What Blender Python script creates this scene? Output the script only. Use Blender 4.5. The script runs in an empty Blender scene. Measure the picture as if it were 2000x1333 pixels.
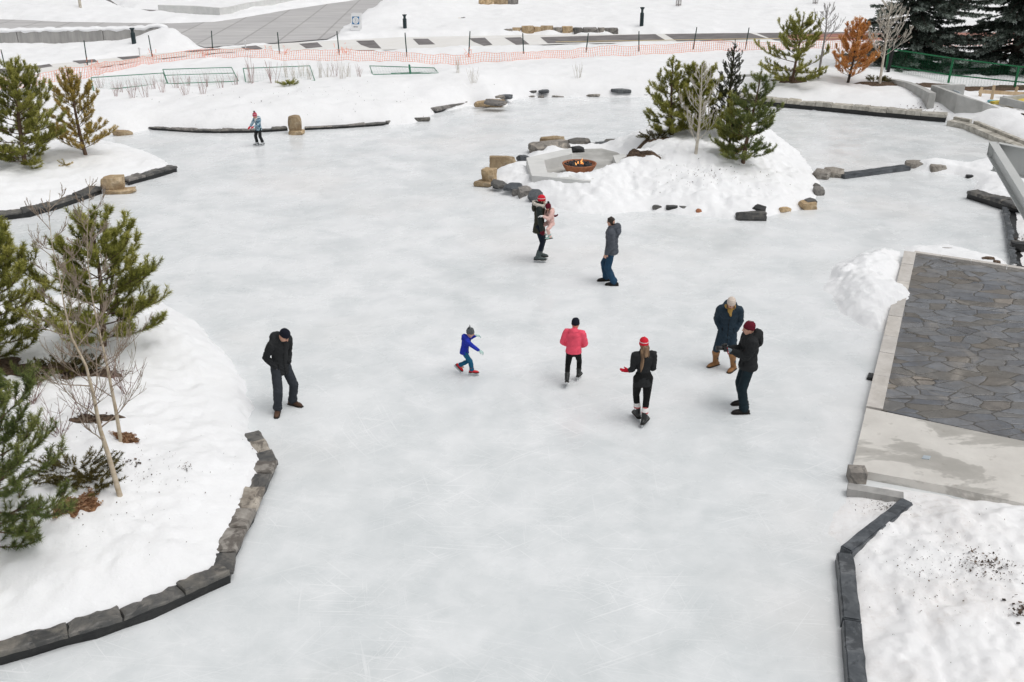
import bpy, bmesh, math, random
import numpy as np
from mathutils import Vector, Matrix, geometry

random.seed(7)
RNG = np.random.default_rng(11)
SC = bpy.context.scene
COL = SC.collection
rad = math.radians

# ------------------------------------------------------------------ camera
F_PX, PITCH, CAM_H = 1944.4, rad(24.0), 8.9
CP, SP = math.cos(PITCH), math.sin(PITCH)


def ray(px, py):
    u = (px - 1000.0) / F_PX
    v = (py - 666.5) / F_PX
    return Vector((u, CP - v * SP, -SP - v * CP))


def G(px, py, z=0.0):
    """point of the horizontal plane at height z seen at photo pixel px, py"""
    r = ray(px, py)
    t = (z - CAM_H) / r.z
    return Vector((r.x * t, r.y * t, z))


def at_depth(px, py, y):
    """point at distance y seen at photo pixel px, py"""
    r = ray(px, py)
    t = y / r.y
    return Vector((r.x * t, y, CAM_H + r.z * t))


cam_d = bpy.data.cameras.new('camera')
cam = bpy.data.objects.new('camera', cam_d)
COL.objects.link(cam)
cam.location = (0, 0, CAM_H)
cam.rotation_euler = (math.pi / 2 - PITCH, 0, 0)
cam_d.sensor_width = 36.0
cam_d.lens = F_PX / 2000.0 * 36.0
cam_d.clip_end = 2000
SC.camera = cam

# ------------------------------------------------------------------ light
SC.view_settings.view_transform = 'Standard'
SC.view_settings.look = 'None'
SC.view_settings.exposure = -0.25
SUN_EL, SUN_ROT = rad(66), rad(115)
w = bpy.data.worlds.new('World')
SC.world = w
w.use_nodes = True
nt = w.node_tree
nt.nodes.clear()
sky = nt.nodes.new('ShaderNodeTexSky')
sky.sky_type = 'NISHITA'
sky.sun_disc = False
sky.sun_elevation = SUN_EL
sky.sun_rotation = SUN_ROT
sky.air_density = 1.0
sky.dust_density = 4.0
hs = nt.nodes.new('ShaderNodeHueSaturation')
hs.inputs['Saturation'].default_value = 0.10
bg = nt.nodes.new('ShaderNodeBackground')
bg.inputs['Strength'].default_value = 0.15
wo = nt.nodes.new('ShaderNodeOutputWorld')
nt.links.new(sky.outputs[0], hs.inputs['Color'])
nt.links.new(hs.outputs[0], bg.inputs['Color'])
nt.links.new(bg.outputs[0], wo.inputs['Surface'])
sd = bpy.data.lights.new('sun', 'SUN')
sd.energy = 0.95
sd.angle = rad(50)
sd.color = (1.0, 0.97, 0.93)
so = bpy.data.objects.new('sun', sd)
COL.objects.link(so)
sdir = Vector((math.sin(SUN_ROT) * math.cos(SUN_EL), math.cos(SUN_ROT) * math.cos(SUN_EL), math.sin(SUN_EL)))
so.rotation_euler = sdir.to_track_quat('Z', 'Y').to_euler()
so.location = (0, 0, 30)


# ------------------------------------------------------------------ object helpers
def tag(o, label=None, cat=None, group=None, kind=None):
    if label:
        o['label'] = label
    if cat:
        o['category'] = cat
    if group:
        o['group'] = group
    if kind:
        o['kind'] = kind
    return o


def empty(name, loc=(0, 0, 0), rz=0.0):
    o = bpy.data.objects.new(name, None)
    o.empty_display_size = 0.2
    COL.objects.link(o)
    o.location = loc
    o.rotation_euler = (0, 0, rz)
    return o


def thing(name, label, cat, loc=(0, 0, 0), rz=0.0, group=None):
    return tag(empty(name, loc, rz), label, cat, group)


def link(name, me, m=None, parent=None, smooth=False):
    o = bpy.data.objects.new(name, me)
    COL.objects.link(o)
    if m is not None:
        for k in (m if isinstance(m, (list, tuple)) else [m]):
            me.materials.append(k)
    if parent is not None:
        o.parent = parent
    me.polygons.foreach_set('use_smooth', [smooth] * len(me.polygons))
    return o


def np_mesh(name, V, Fs, nside):
    """V (n,3) array, Fs (m,nside) array"""
    V = np.asarray(V, dtype=np.float32)
    Fs = np.asarray(Fs, dtype=np.int32)
    me = bpy.data.meshes.new(name)
    me.vertices.add(len(V))
    me.vertices.foreach_set('co', V.ravel())
    me.loops.add(Fs.size)
    me.loops.foreach_set('vertex_index', Fs.ravel())
    me.polygons.add(len(Fs))
    me.polygons.foreach_set('loop_start', np.arange(0, Fs.size, nside, dtype=np.int32))
    me.update(calc_edges=True)
    return me


class MB:
    """collects verts and faces of one mesh"""

    def __init__(self):
        self.V, self.F, self.MI = [], [], []

    def add(self, vs, fs, mi=0):
        b = len(self.V)
        self.V += [tuple(v) for v in vs]
        self.F += [tuple(i + b for i in f) for f in fs]
        self.MI += [mi] * len(fs)

    def box(self, c, s, rz=0.0, mi=0, R=None):
        x, y, z = s[0] / 2, s[1] / 2, s[2] / 2
        vs = [Vector(p) for p in ((-x, -y, -z), (x, -y, -z), (x, y, -z), (-x, y, -z), (-x, -y, z), (x, -y, z), (x, y, z), (-x, y, z))]
        M = R if R is not None else Matrix.Rotation(rz, 3, 'Z')
        self.add([M @ v + Vector(c) for v in vs], [(0, 3, 2, 1), (4, 5, 6, 7), (0, 1, 5, 4), (1, 2, 6, 5), (2, 3, 7, 6), (3, 0, 4, 7)], mi)

    def bar(self, a, b, w_, h_=None, up=Vector((0, 0, 1)), mi=0):
        """box beam from a to b"""
        a, b = Vector(a), Vector(b)
        h_ = h_ or w_
        t = (b - a)
        L = t.length
        if L < 1e-6:
            return
        t /= L
        s = t.cross(up)
        if s.length < 1e-4:
            s = t.cross(Vector((1, 0, 0)))
        s.normalize()
        o = s.cross(t)
        R = Matrix((s, t, o)).transposed()
        self.box((a + b) / 2, (w_, L, h_), R=R, mi=mi)

    def tube(self, P, R, n=10, ref=None, round_ends=True, mi=0):
        P = [Vector(p) for p in P]
        R = [(r, r) if not isinstance(r, (tuple, list)) else r for r in R]
        m = len(P)
        T = []
        for i in range(m):
            a = P[max(i - 1, 0)]
            b = P[min(i + 1, m - 1)]
            t = b - a
            T.append(t.normalized() if t.length > 1e-9 else Vector((0, 0, 1)))
        if ref is None:
            ref = Vector((1, 0, 0)) if abs(T[0].x) < 0.8 else Vector((0, 1, 0))
        rings = []
        s = Vector(ref)
        fr = []
        for i in range(m):
            s = s - T[i] * s.dot(T[i])
            if s.length < 1e-5:
                s = T[i].orthogonal()
            s = s.normalized()
            fr.append((s.copy(), T[i].cross(s).normalized()))
        seq = []
        if round_ends:
            seq.append((P[0] - T[0] * min(R[0]) * 0.7, 0.62, 0))
        for i in range(m):
            seq.append((P[i], 1.0, i))
        if round_ends:
            seq.append((P[-1] + T[-1] * min(R[-1]) * 0.7, 0.62, m - 1))
        vs = []
        for (p, k, i) in seq:
            s, o = fr[i]
            for j in range(n):
                a = 2 * math.pi * j / n
                vs.append(p + s * (math.cos(a) * R[i][0] * k) + o * (math.sin(a) * R[i][1] * k))
        q = len(seq)
        fs = []
        for i in range(q - 1):
            for j in range(n):
                a, b = i * n + j, i * n + (j + 1) % n
                fs.append((a, b, b + n, a + n))
        if round_ends:
            vs.append(P[0] - T[0] * min(R[0]) * 0.95)
            vs.append(P[-1] + T[-1] * min(R[-1]) * 0.95)
            c0, c1 = len(vs) - 2, len(vs) - 1
            for j in range(n):
                fs.append((c0, (j + 1) % n, j))
                fs.append((c1, (q - 1) * n + j, (q - 1) * n + (j + 1) % n))
        else:
            fs.append(tuple(range(n - 1, -1, -1)))
            fs.append(tuple((q - 1) * n + j for j in range(n)))
        self.add(vs, fs, mi)

    def ball(self, c, r, M=None, nu=12, nv=8, mi=0):
        c = Vector(c)
        r = (r, r, r) if not isinstance(r, (tuple, list)) else r
        vs = []
        for i in range(1, nv):
            th = math.pi * i / nv
            for j in range(nu):
                ph = 2 * math.pi * j / nu
                v = Vector((r[0] * math.sin(th) * math.cos(ph), r[1] * math.sin(th) * math.sin(ph), r[2] * math.cos(th)))
                vs.append(v)
        vs.append(Vector((0, 0, r[2])))
        vs.append(Vector((0, 0, -r[2])))
        if M is not None:
            vs = [M @ v for v in vs]
        fs = []
        for i in range(nv - 2):
            for j in range(nu):
                a, b = i * nu + j, i * nu + (j + 1) % nu
                fs.append((a, a + nu, b + nu, b))
        t, b0 = len(vs) - 2, len(vs) - 1
        for j in range(nu):
            fs.append((t, j, (j + 1) % nu))
            k = (nv - 2) * nu
            fs.append((b0, k + (j + 1) % nu, k + j))
        self.add([v + c for v in vs], fs, mi)

    def lathe(self, prof, c=(0, 0, 0), n=24, mi=0):
        c = Vector(c)
        vs, fs = [], []
        for (r, z) in prof:
            for j in range(n):
                a = 2 * math.pi * j / n
                vs.append(c + Vector((r * math.cos(a), r * math.sin(a), z)))
        for i in range(len(prof) - 1):
            for j in range(n):
                a, b = i * n + j, i * n + (j + 1) % n
                fs.append((a, b, b + n, a + n))
        self.add(vs, fs, mi)

    def prism(self, poly, z0, z1, mi=0):
        """vertical prism over a simple polygon (list of x,y)"""
        n = len(poly)
        area = sum(poly[i][0] * poly[(i + 1) % n][1] - poly[(i + 1) % n][0] * poly[i][1] for i in range(n))
        if area < 0:
            poly = poly[::-1]
        vs = [(p[0], p[1], z0) for p in poly] + [(p[0], p[1], z1) for p in poly]
        tri = geometry.tessellate_polygon([[Vector((p[0], p[1], 0)) for p in poly]])
        fs = []
        for t in tri:
            a, b, c = [Vector((poly[i][0], poly[i][1])) for i in t]
            if (b - a).cross(c - a) < 0:
                t = (t[0], t[2], t[1])
            fs.append(tuple(i + n for i in t))
            fs.append((t[0], t[2], t[1]))
        for i in range(n):
            j = (i + 1) % n
            fs.append((i, j, j + n, i + n))
        self.add(vs, fs, mi)

    def mesh(self, name):
        me = bpy.data.meshes.new(name)
        me.from_pydata(self.V, [], self.F)
        if any(self.MI):
            me.polygons.foreach_set('material_index', self.MI)
        me.update()
        return me

    def build(self, name, m, parent=None, smooth=False, bevel=0.0):
        me = self.mesh(name)
        if bevel > 0:
            bm = bmesh.new()
            bm.from_mesh(me)
            bmesh.ops.remove_doubles(bm, verts=bm.verts, dist=1e-5)
            es = [e for e in bm.edges if len(e.link_faces) == 2 and e.calc_face_angle(0) > 0.6]
            bmesh.ops.bevel(bm, geom=es, offset=bevel, segments=2, affect='EDGES', profile=0.6, clamp_overlap=True)
            bm.to_mesh(me)
            bm.free()
        return link(name, me, m, parent, smooth)

    def fused(self, name, m, parent=None, voxel=0.012, smooth_it=3, folds=0.0):
        """all shapes fused into one continuous skin"""
        me = self.mesh(name)
        o = bpy.data.objects.new(name, me)
        COL.objects.link(o)
        r = o.modifiers.new('r', 'REMESH')
        r.mode = 'VOXEL'
        r.voxel_size = voxel
        r.adaptivity = 0
        if smooth_it:
            s = o.modifiers.new('s', 'SMOOTH')
            s.factor = 0.5
            s.iterations = smooth_it
        dg = bpy.context.evaluated_depsgraph_get()
        me2 = bpy.data.meshes.new_from_object(o.evaluated_get(dg))
        bpy.data.objects.remove(o)
        bpy.data.meshes.remove(me)
        me2.name = name
        if folds:                                     # creases of the cloth
            k = len(me2.vertices)
            co = np.empty(k * 3, np.float32)
            me2.vertices.foreach_get('co', co)
            no = np.array([tuple(v.normal) for v in me2.vertices])
            co = co.reshape(-1, 3)
            u = (co[:, 0] + co[:, 1]) * 7 + co[:, 2] * 5
            v = co[:, 2] * 15 + (co[:, 0] - co[:, 1]) * 9
            n_ = vnoise(u, v, 7) + .6 * vnoise(u * 2.3, v * 2.1, 9)
            co = co + no * ((np.abs(n_) * -2 + .4) * folds)[:, None]
            me2.vertices.foreach_set('co', co.astype(np.float32).ravel())
            me2.update()
        return link(name, me2, m, parent, True)


# ------------------------------------------------------------------ materials
def new_mat(name):
    m = bpy.data.materials.new(name)
    m.use_nodes = True
    t = m.node_tree
    return m, t, t.nodes['Principled BSDF']


def N(t, kind, **kw):
    n = t.nodes.new(kind)
    for k, v in kw.items():
        if k in n.inputs:
            n.inputs[k].default_value = v
        else:
            setattr(n, k, v)
    return n


def ramp(t, fac, stops):
    r = t.nodes.new('ShaderNodeValToRGB')
    e = r.color_ramp.elements
    while len(e) > 1:
        e.remove(e[-1])
    e[0].position, e[0].color = stops[0][0], (*stops[0][1], 1) if len(stops[0][1]) == 3 else stops[0][1]
    for p, c in stops[1:]:
        x = e.new(p)
        x.color = (*c, 1) if len(c) == 3 else c
    t.links.new(fac, r.inputs[0])
    return r.outputs[0]


def mixc(t, fac, a, b, mode='MIX'):
    m = t.nodes.new('ShaderNodeMix')
    m.data_type = 'RGBA'
    m.blend_type = mode
    for k, v in ((0, fac), (6, a), (7, b)):
        if isinstance(v, (int, float)):
            m.inputs[k].default_value = v
        elif isinstance(v, (tuple, list)):
            m.inputs[k].default_value = (*v, 1) if len(v) == 3 else v
        else:
            t.links.new(v, m.inputs[k])
    return m.outputs[2]


def coords(t, scale=(1, 1, 1), rot=(0, 0, 0), kind='Object', loc=(0, 0, 0)):
    c = t.nodes.new('ShaderNodeTexCoord')
    m = t.nodes.new('ShaderNodeMapping')
    m.inputs['Scale'].default_value = scale
    m.inputs['Rotation'].default_value = rot
    m.inputs['Location'].default_value = loc
    t.links.new(c.outputs[kind], m.inputs[0])
    return m.outputs[0]


def noise(t, vec, scale, detail=4, rough=0.55, dist=0.0):
    n = N(t, 'ShaderNodeTexNoise', Scale=scale, Detail=detail, Roughness=rough, Distortion=dist)
    t.links.new(vec, n.inputs['Vector'])
    return n.outputs[0]


def bump(t, bs, height, strength=0.3, dist=0.02, prev=None):
    b = N(t, 'ShaderNodeBump', Strength=strength, Distance=dist)
    t.links.new(height, b.inputs['Height'])
    if prev is not None:
        t.links.new(prev, b.inputs['Normal'])
    t.links.new(b.outputs[0], bs.inputs['Normal'])
    return b.outputs[0]


def M(name, c1, c2=None, scale=4.0, rough=0.8, bmp=0.0, bscale=None, bdist=0.01, metal=0.0, spec=0.3, stretch=(1, 1, 1), lo=0.35, hi=0.65):
    """plain procedural material: two tones by noise, bump by noise"""
    m, t, b = new_mat(name)
    b.inputs['Roughness'].default_value = rough
    b.inputs['Metallic'].default_value = metal
    b.inputs['Specular IOR Level'].default_value = spec
    v = coords(t, stretch)
    c2 = c2 or tuple(k * 0.75 for k in c1)
    n = noise(t, v, scale)
    t.links.new(ramp(t, n, [(lo, c1), (hi, c2)]), b.inputs['Base Color'])
    if bmp:
        bump(t, b, noise(t, v, bscale or scale * 4, 5, 0.6), bmp, bdist)
    return m


def snow_mat(name, dirt=0.0, dirtcol=(0.50, 0.40, 0.31), tone=(0.865, 0.875, 0.892), grain=1.0):
    m, t, b = new_mat(name)
    b.inputs['Roughness'].default_value = 0.85
    b.inputs['Specular IOR Level'].default_value = 0.15
    v = coords(t)
    base = ramp(t, noise(t, v, 0.9, 5, 0.6), [(0.3, tuple(k * 0.955 for k in tone)), (0.7, tone)])
    if dirt > 0:
        patch = ramp(t, noise(t, v, 0.55, 3, 0.6, 0.6), [(0.45, (0, 0, 0)), (0.75, (1, 1, 1))])
        fine = ramp(t, noise(t, v, 9.0, 6, 0.7), [(0.50, (0, 0, 0)), (0.75, (1, 1, 1))])
        f = mixc(t, 1.0, patch, fine, 'MULTIPLY')
        f2 = mixc(t, 1.0, f, (dirt, dirt, dirt), 'MULTIPLY')
        wide = mixc(t, 1.0, patch, (dirt * 0.30,) * 3, 'MULTIPLY')
        base = mixc(t, wide, base, tuple(k * 1.15 for k in dirtcol))
        base = mixc(t, f2, base, dirtcol)
    t.links.new(base, b.inputs['Base Color'])
    p = bump(t, b, noise(t, v, 2.2, 4, 0.6), 0.35 * grain, 0.10)
    p = bump(t, b, noise(t, v, 11.0, 5, 0.65), 0.30 * grain, 0.03, p)
    bump(t, b, noise(t, v, 60.0, 3, 0.6), 0.20 * grain, 0.006, p)
    return m


MAT = {}
MAT['snow'] = snow_mat('snow', 0.08, tone=(0.885, 0.893, 0.905))
MAT['snow_dirty'] = snow_mat('snow_dirty', 0.60, (0.44, 0.35, 0.285), (0.92, 0.92, 0.925), 0.9)
MAT['snow_far'] = snow_mat('snow_far', 0.14, (0.62, 0.58, 0.52), (0.885, 0.89, 0.90), 1.15)
MAT['snow_packed'] = snow_mat('snow_packed', 0.75, (0.55, 0.52, 0.46), (0.80, 0.79, 0.77), 0.5)


def ice_mat():
    m, t, b = new_mat('ice')
    v = coords(t)

    def mul(a, k):
        return mixc(t, 1.0, a, k if not isinstance(k, (int, float)) else (k,) * 3, 'MULTIPLY')
    # bare ice: grey-blue, cloudy
    c = ramp(t, noise(t, v, 0.24, 5, 0.62, 0.4), [(0.30, (0.535, 0.575, 0.583)), (0.50, (0.635, 0.668, 0.677)), (0.70, (0.75, 0.775, 0.785))])
    # sky reflection painted into the colour: whiter mid-rink, darker towards camera and margins
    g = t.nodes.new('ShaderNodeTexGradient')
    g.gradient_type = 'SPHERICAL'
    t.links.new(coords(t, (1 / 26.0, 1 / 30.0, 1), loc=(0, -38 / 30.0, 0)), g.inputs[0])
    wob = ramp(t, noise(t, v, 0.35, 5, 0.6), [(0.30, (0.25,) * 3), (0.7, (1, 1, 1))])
    sky_sheen = mul(ramp(t, g.outputs[0], [(0.0, (0, 0, 0)), (0.55, (1, 1, 1))]), wob)
    c = mixc(t, mul(sky_sheen, 0.82), c, (0.872, 0.882, 0.895))
    # frost clouds
    fr = ramp(t, noise(t, v, 1.3, 5, 0.62, 0.2), [(0.33, (0, 0, 0)), (0.72, (1, 1, 1))])
    c = mixc(t, mul(fr, 0.55), c, (0.90, 0.912, 0.925))
    gr = ramp(t, noise(t, v, 0.75, 5, 0.62, 0.4), [(0.46, (0, 0, 0)), (0.76, (1, 1, 1))])
    c = mixc(t, mul(gr, 0.9), c, (0.62, 0.655, 0.667))
    wm = ramp(t, noise(t, coords(t, loc=(4, 9, 0)), 0.16, 3, 0.5), [(0.54, (0, 0, 0)), (0.70, (1, 1, 1))])
    c = mixc(t, mul(wm, 0.38), c, (0.80, 0.775, 0.755))
    # blade scratches: stretched noise in several directions, gently bent
    bend = N(t, 'ShaderNodeTexNoise', Scale=0.12, Detail=1.0)
    t.links.new(v, bend.inputs['Vector'])
    sc = None
    for k, (a, st, th, amt) in enumerate(((0.1, 26, 0.60, .8), (0.8, 20, 0.61, .7), (-0.55, 30, 0.60, .8), (1.45, 24, 0.62, .6), (0.4, 34, 0.61, .7), (-1.1, 28, 0.62, .6))):
        bv = mixc(t, 1.0, coords(t, (1, 1, 1), loc=(k * 7, k * 3, 0)), mul(bend.outputs[1], 3.0), 'ADD')
        mp = t.nodes.new('ShaderNodeMapping')
        mp.inputs['Rotation'].default_value = (0, 0, a)
        mp2 = t.nodes.new('ShaderNodeMapping')
        mp2.inputs['Scale'].default_value = (0.6, st, 1)
        t.links.new(bv, mp.inputs[0])
        t.links.new(mp.outputs[0], mp2.inputs[0])
        q = ramp(t, noise(t, mp2.outputs[0], 1.0, 4, 0.6), [(th, (0, 0, 0)), (th + 0.07, (1, 1, 1))])
        q = mul(q, amt)
        sc = q if sc is None else mixc(t, 1.0, sc, q, 'LIGHTEN')
    where = ramp(t, noise(t, v, 0.5, 4, 0.6), [(0.40, (0.15,) * 3), (0.62, (1, 1, 1))])
    c = mixc(t, mul(mul(sc, where), 0.72), c, (0.93, 0.94, 0.95))
    # shaved-ice crumbs
    sp = ramp(t, noise(t, v, 9.0, 6, 0.75), [(0.60, (0, 0, 0)), (0.70, (1, 1, 1))])
    c = mixc(t, mul(mul(sp, where), 0.7), c, (0.945, 0.95, 0.96))
    t.links.new(c, b.inputs['Base Color'])
    rg = ramp(t, noise(t, v, 1.1, 5, 0.6), [(0.35, (0.14,) * 3), (0.65, (0.38,) * 3)])
    t.links.new(rg, b.inputs['Roughness'])
    b.inputs['IOR'].default_value = 1.31
    b.inputs['Specular IOR Level'].default_value = 0.5
    p = bump(t, b, noise(t, v, 0.9, 4, 0.6), 0.12, 0.02)
    p = bump(t, b, sc, 0.15, 0.003, p)
    bump(t, b, noise(t, v, 18.0, 6, 0.7), 0.22, 0.006, p)
    return m


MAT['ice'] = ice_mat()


def slate_mat(name, cols, wet=0.45, seed=0.0, stain=0.7, vary=1.0):
    """layered slate: tone by object plus noise"""
    m, t, b = new_mat(name)
    v = coords(t, loc=(seed, seed, 0))
    oi = t.nodes.new('ShaderNodeObjectInfo')
    n1 = noise(t, v, 3.0, 6, 0.65, 0.5)
    c = ramp(t, n1, [(0.30, cols[0]), (0.5, cols[1]), (0.68, cols[2])])
    var = ramp(t, oi.outputs['Random'], [(0.0, (1 - .28 * vary,) * 3), (0.5, (1, 1, 1)), (1.0, (1 + .25 * vary, 1 + .2 * vary, 1 + .12 * vary))])
    c = mixc(t, 1.0, c, var, 'MULTIPLY')
    st = ramp(t, noise(t, v, 2.2, 6, 0.7, 0.8), [(0.50, (0, 0, 0)), (0.56, (1, 1, 1))])
    c = mixc(t, mixc(t, 1.0, st, (stain,) * 3, 'MULTIPLY'), c, tuple(k * 0.62 for k in cols[0]))
    sc = ramp(t, noise(t, v, 8.0, 6, 0.75, 0.3), [(0.60, (0, 0, 0)), (0.70, (1, 1, 1))])
    c = mixc(t, mixc(t, 1.0, sc, (0.5,) * 3, 'MULTIPLY'), c, tuple(min(.7, k * 1.35) for k in cols[2]))
    t.links.new(c, b.inputs['Base Color'])
    b.inputs['Roughness'].default_value = wet
    p = bump(t, b, noise(t, coords(t, (1, 1, 9)), 4.0, 5, 0.6), 0.5, 0.02)
    bump(t, b, noise(t, v, 30, 5, 0.7), 0.4, 0.006, p)
    return m


MAT['slate'] = slate_mat('slate', ((0.055, 0.058, 0.062), (0.115, 0.112, 0.105), (0.215, 0.20, 0.18)), 0.5)
MAT['slate_warm'] = slate_mat('slate_warm', ((0.12, 0.10, 0.085), (0.27, 0.25, 0.225), (0.40, 0.375, 0.34)), 0.6)
MAT['slate_dark'] = slate_mat('slate_dark', ((0.007, 0.008, 0.009), (0.013, 0.014, 0.015), (0.028, 0.028, 0.028)), 0.35)
MAT['slate_blue'] = slate_mat('slate_blue', ((0.045, 0.052, 0.060), (0.085, 0.095, 0.107), (0.15, 0.16, 0.172)), 0.45)
MAT['tan_stone'] = slate_mat('tan_stone', ((0.24, 0.155, 0.08), (0.44, 0.33, 0.20), (0.60, 0.49, 0.345)), 0.8, stain=.45)
MAT['grey_stone'] = slate_mat('grey_stone', ((0.13, 0.125, 0.12), (0.25, 0.235, 0.22), (0.38, 0.35, 0.315)), 0.7)
MAT['kerb_pale'] = slate_mat('kerb_pale', ((0.47, 0.44, 0.40), (0.57, 0.54, 0.505), (0.64, 0.61, 0.575)), 0.75, stain=.12, vary=.2)
MAT['edging_pale'] = slate_mat('edging_pale', ((0.26, 0.24, 0.20), (0.50, 0.475, 0.42), (0.62, 0.595, 0.54)), 0.7, stain=.4, vary=.5)
MAT['concrete'] = M('concrete', (0.40, 0.40, 0.385), (0.50, 0.50, 0.485), 2.5, 0.85, 0.2, 25, 0.006)
MAT['concrete_wet'] = M('concrete_wet', (0.36, 0.355, 0.335), (0.52, 0.515, 0.495), 1.6, 0.8, 0.2, 25, 0.006)
MAT['concrete_pale'] = M('concrete_pale', (0.62, 0.625, 0.61), (0.70, 0.70, 0.685), 2.5, 0.85, 0.2, 25, 0.006)
MAT['concrete_wall'] = M('concrete_wall', (0.30, 0.295, 0.285), (0.42, 0.41, 0.395), 1.6, 0.85, 0.2, 20, 0.006, stretch=(2.5, 2.5, 0.35))
MAT['bark'] = M('bark', (0.10, 0.062, 0.042), (0.19, 0.13, 0.095), 9, 0.95, 0.6, 30, 0.01, stretch=(1, 1, 0.3))
MAT['bark_dark'] = M('bark_dark', (0.035, 0.026, 0.022), (0.075, 0.058, 0.048), 9, 0.95, 0.6, 30, 0.01, stretch=(1, 1, 0.3))
MAT['aspen_bark'] = M('aspen_bark', (0.42, 0.335, 0.235), (0.58, 0.50, 0.39), 7, 0.8, 0.3, 30, 0.004, stretch=(1, 1, 1.6))
MAT['aspen_pale'] = M('aspen_pale', (0.50, 0.45, 0.37), (0.66, 0.62, 0.54), 7, 0.8, 0.3, 30, 0.004)
MAT['twig'] = M('twig', (0.26, 0.20, 0.155), (0.36, 0.30, 0.24), 8, 0.85)
MAT['twig_dark'] = M('twig_dark', (0.20, 0.115, 0.105), (0.30, 0.22, 0.19), 8, 0.85)
MAT['twig_pale'] = M('twig_pale', (0.50, 0.46, 0.39), (0.60, 0.56, 0.50), 8, 0.85)
MAT['twig_grey'] = M('twig_grey', (0.27, 0.25, 0.24), (0.38, 0.36, 0.35), 8, 0.85)
MAT['twig_red'] = M('twig_red', (0.34, 0.20, 0.19), (0.44, 0.34, 0.32), 8, 0.85)
MAT['mulch'] = M('mulch', (0.16, 0.075, 0.038), (0.36, 0.21, 0.115), 14, 0.95, 0.8, 20, 0.03)
MAT['dirt'] = M('dirt', (0.06, 0.042, 0.03), (0.16, 0.11, 0.075), 18, 0.95, 0.6, 40, 0.01)
MAT['green_pipe'] = M('green_pipe', (0.014, 0.14, 0.055), (0.02, 0.19, 0.078), 3, 0.5)
MAT['green_dull'] = M('green_dull', (0.035, 0.17, 0.095), (0.06, 0.24, 0.15), 3, 0.5)
MAT['green_post'] = M('green_post', (0.012, 0.035, 0.03), (0.02, 0.05, 0.042), 3, 0.55)
MAT['bollard'] = M('bollard', (0.018, 0.032, 0.036), (0.03, 0.048, 0.052), 3, 0.4)
MAT['net'] = M('net', (0.86, 0.30, 0.19), (0.90, 0.40, 0.29), 3, 0.6)
MAT['white_paint'] = M('white_paint', (0.78, 0.79, 0.80), (0.82, 0.82, 0.82), 3, 0.5)
MAT['sign_blue'] = M('sign_blue', (0.02, 0.16, 0.36), (0.03, 0.20, 0.42), 3, 0.5)
MAT['sign_grey'] = M('sign_grey', (0.50, 0.55, 0.58), (0.56, 0.60, 0.62), 3, 0.5)
MAT['black'] = M('black', (0.012, 0.012, 0.013), (0.02, 0.02, 0.021), 3, 0.5)
MAT['steel_paint'] = M('steel_paint', (0.50, 0.515, 0.505), (0.55, 0.56, 0.55), 1.5, 0.5, 0.05, 40, 0.002, spec=0.4)
MAT['steel_plate'] = M('steel_plate', (0.44, 0.50, 0.545), (0.50, 0.55, 0.59), 1.2, 0.45, spec=0.4)
MAT['timber'] = M('timber', (0.50, 0.36, 0.22), (0.62, 0.48, 0.32), 5, 0.8, 0.3, 20, 0.004, stretch=(1, 1, 0.2))
MAT['corten'] = M('corten', (0.27, 0.095, 0.045), (0.40, 0.17, 0.085), 5, 0.7, 0.2, 30, 0.004)
MAT['lava'] = M('lava', (0.028, 0.028, 0.032), (0.075, 0.075, 0.082), 9, 0.9, 0.6, 40, 0.01)
MAT['asphalt'] = M('asphalt', (0.155, 0.145, 0.145), (0.225, 0.21, 0.21), 1.2, 0.85, 0.3, 60, 0.004)
MAT['brick_red'] = M('brick_red', (0.30, 0.125, 0.095), (0.42, 0.22, 0.18), 2.0, 0.85, 0.2, 30, 0.004)
MAT['yellow_line'] = M('yellow_line', (0.66, 0.50, 0.22), (0.72, 0.60, 0.38), 4, 0.7)
MAT['joint_dark'] = M('joint_dark', (0.05, 0.045, 0.04), (0.08, 0.07, 0.06), 6, 0.9)
MAT['tarp_yellow'] = M('tarp_yellow', (0.62, 0.47, 0.08), (0.72, 0.58, 0.16), 4, 0.6, 0.5, 8, 0.05)
MAT['tarp_teal'] = M('tarp_teal', (0.10, 0.42, 0.48), (0.20, 0.52, 0.58), 4, 0.6, 0.5, 8, 0.05)
MAT['recess'] = M('recess', (0.014, 0.013, 0.03), (0.02, 0.018, 0.04), 4, 0.7)


def flame_mat():
    m, t, b = new_mat('flame')
    b.inputs['Base Color'].default_value = (0.9, 0.4, 0.1, 1)
    v = coords(t)
    c = ramp(t, noise(t, v, 12, 2), [(0.3, (1.0, 0.22, 0.03)), (0.7, (1.0, 0.62, 0.22))])
    t.links.new(c, b.inputs['Emission Color'])
    b.inputs['Emission Strength'].default_value = 1.1
    return m


MAT['flame'] = flame_mat()


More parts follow.
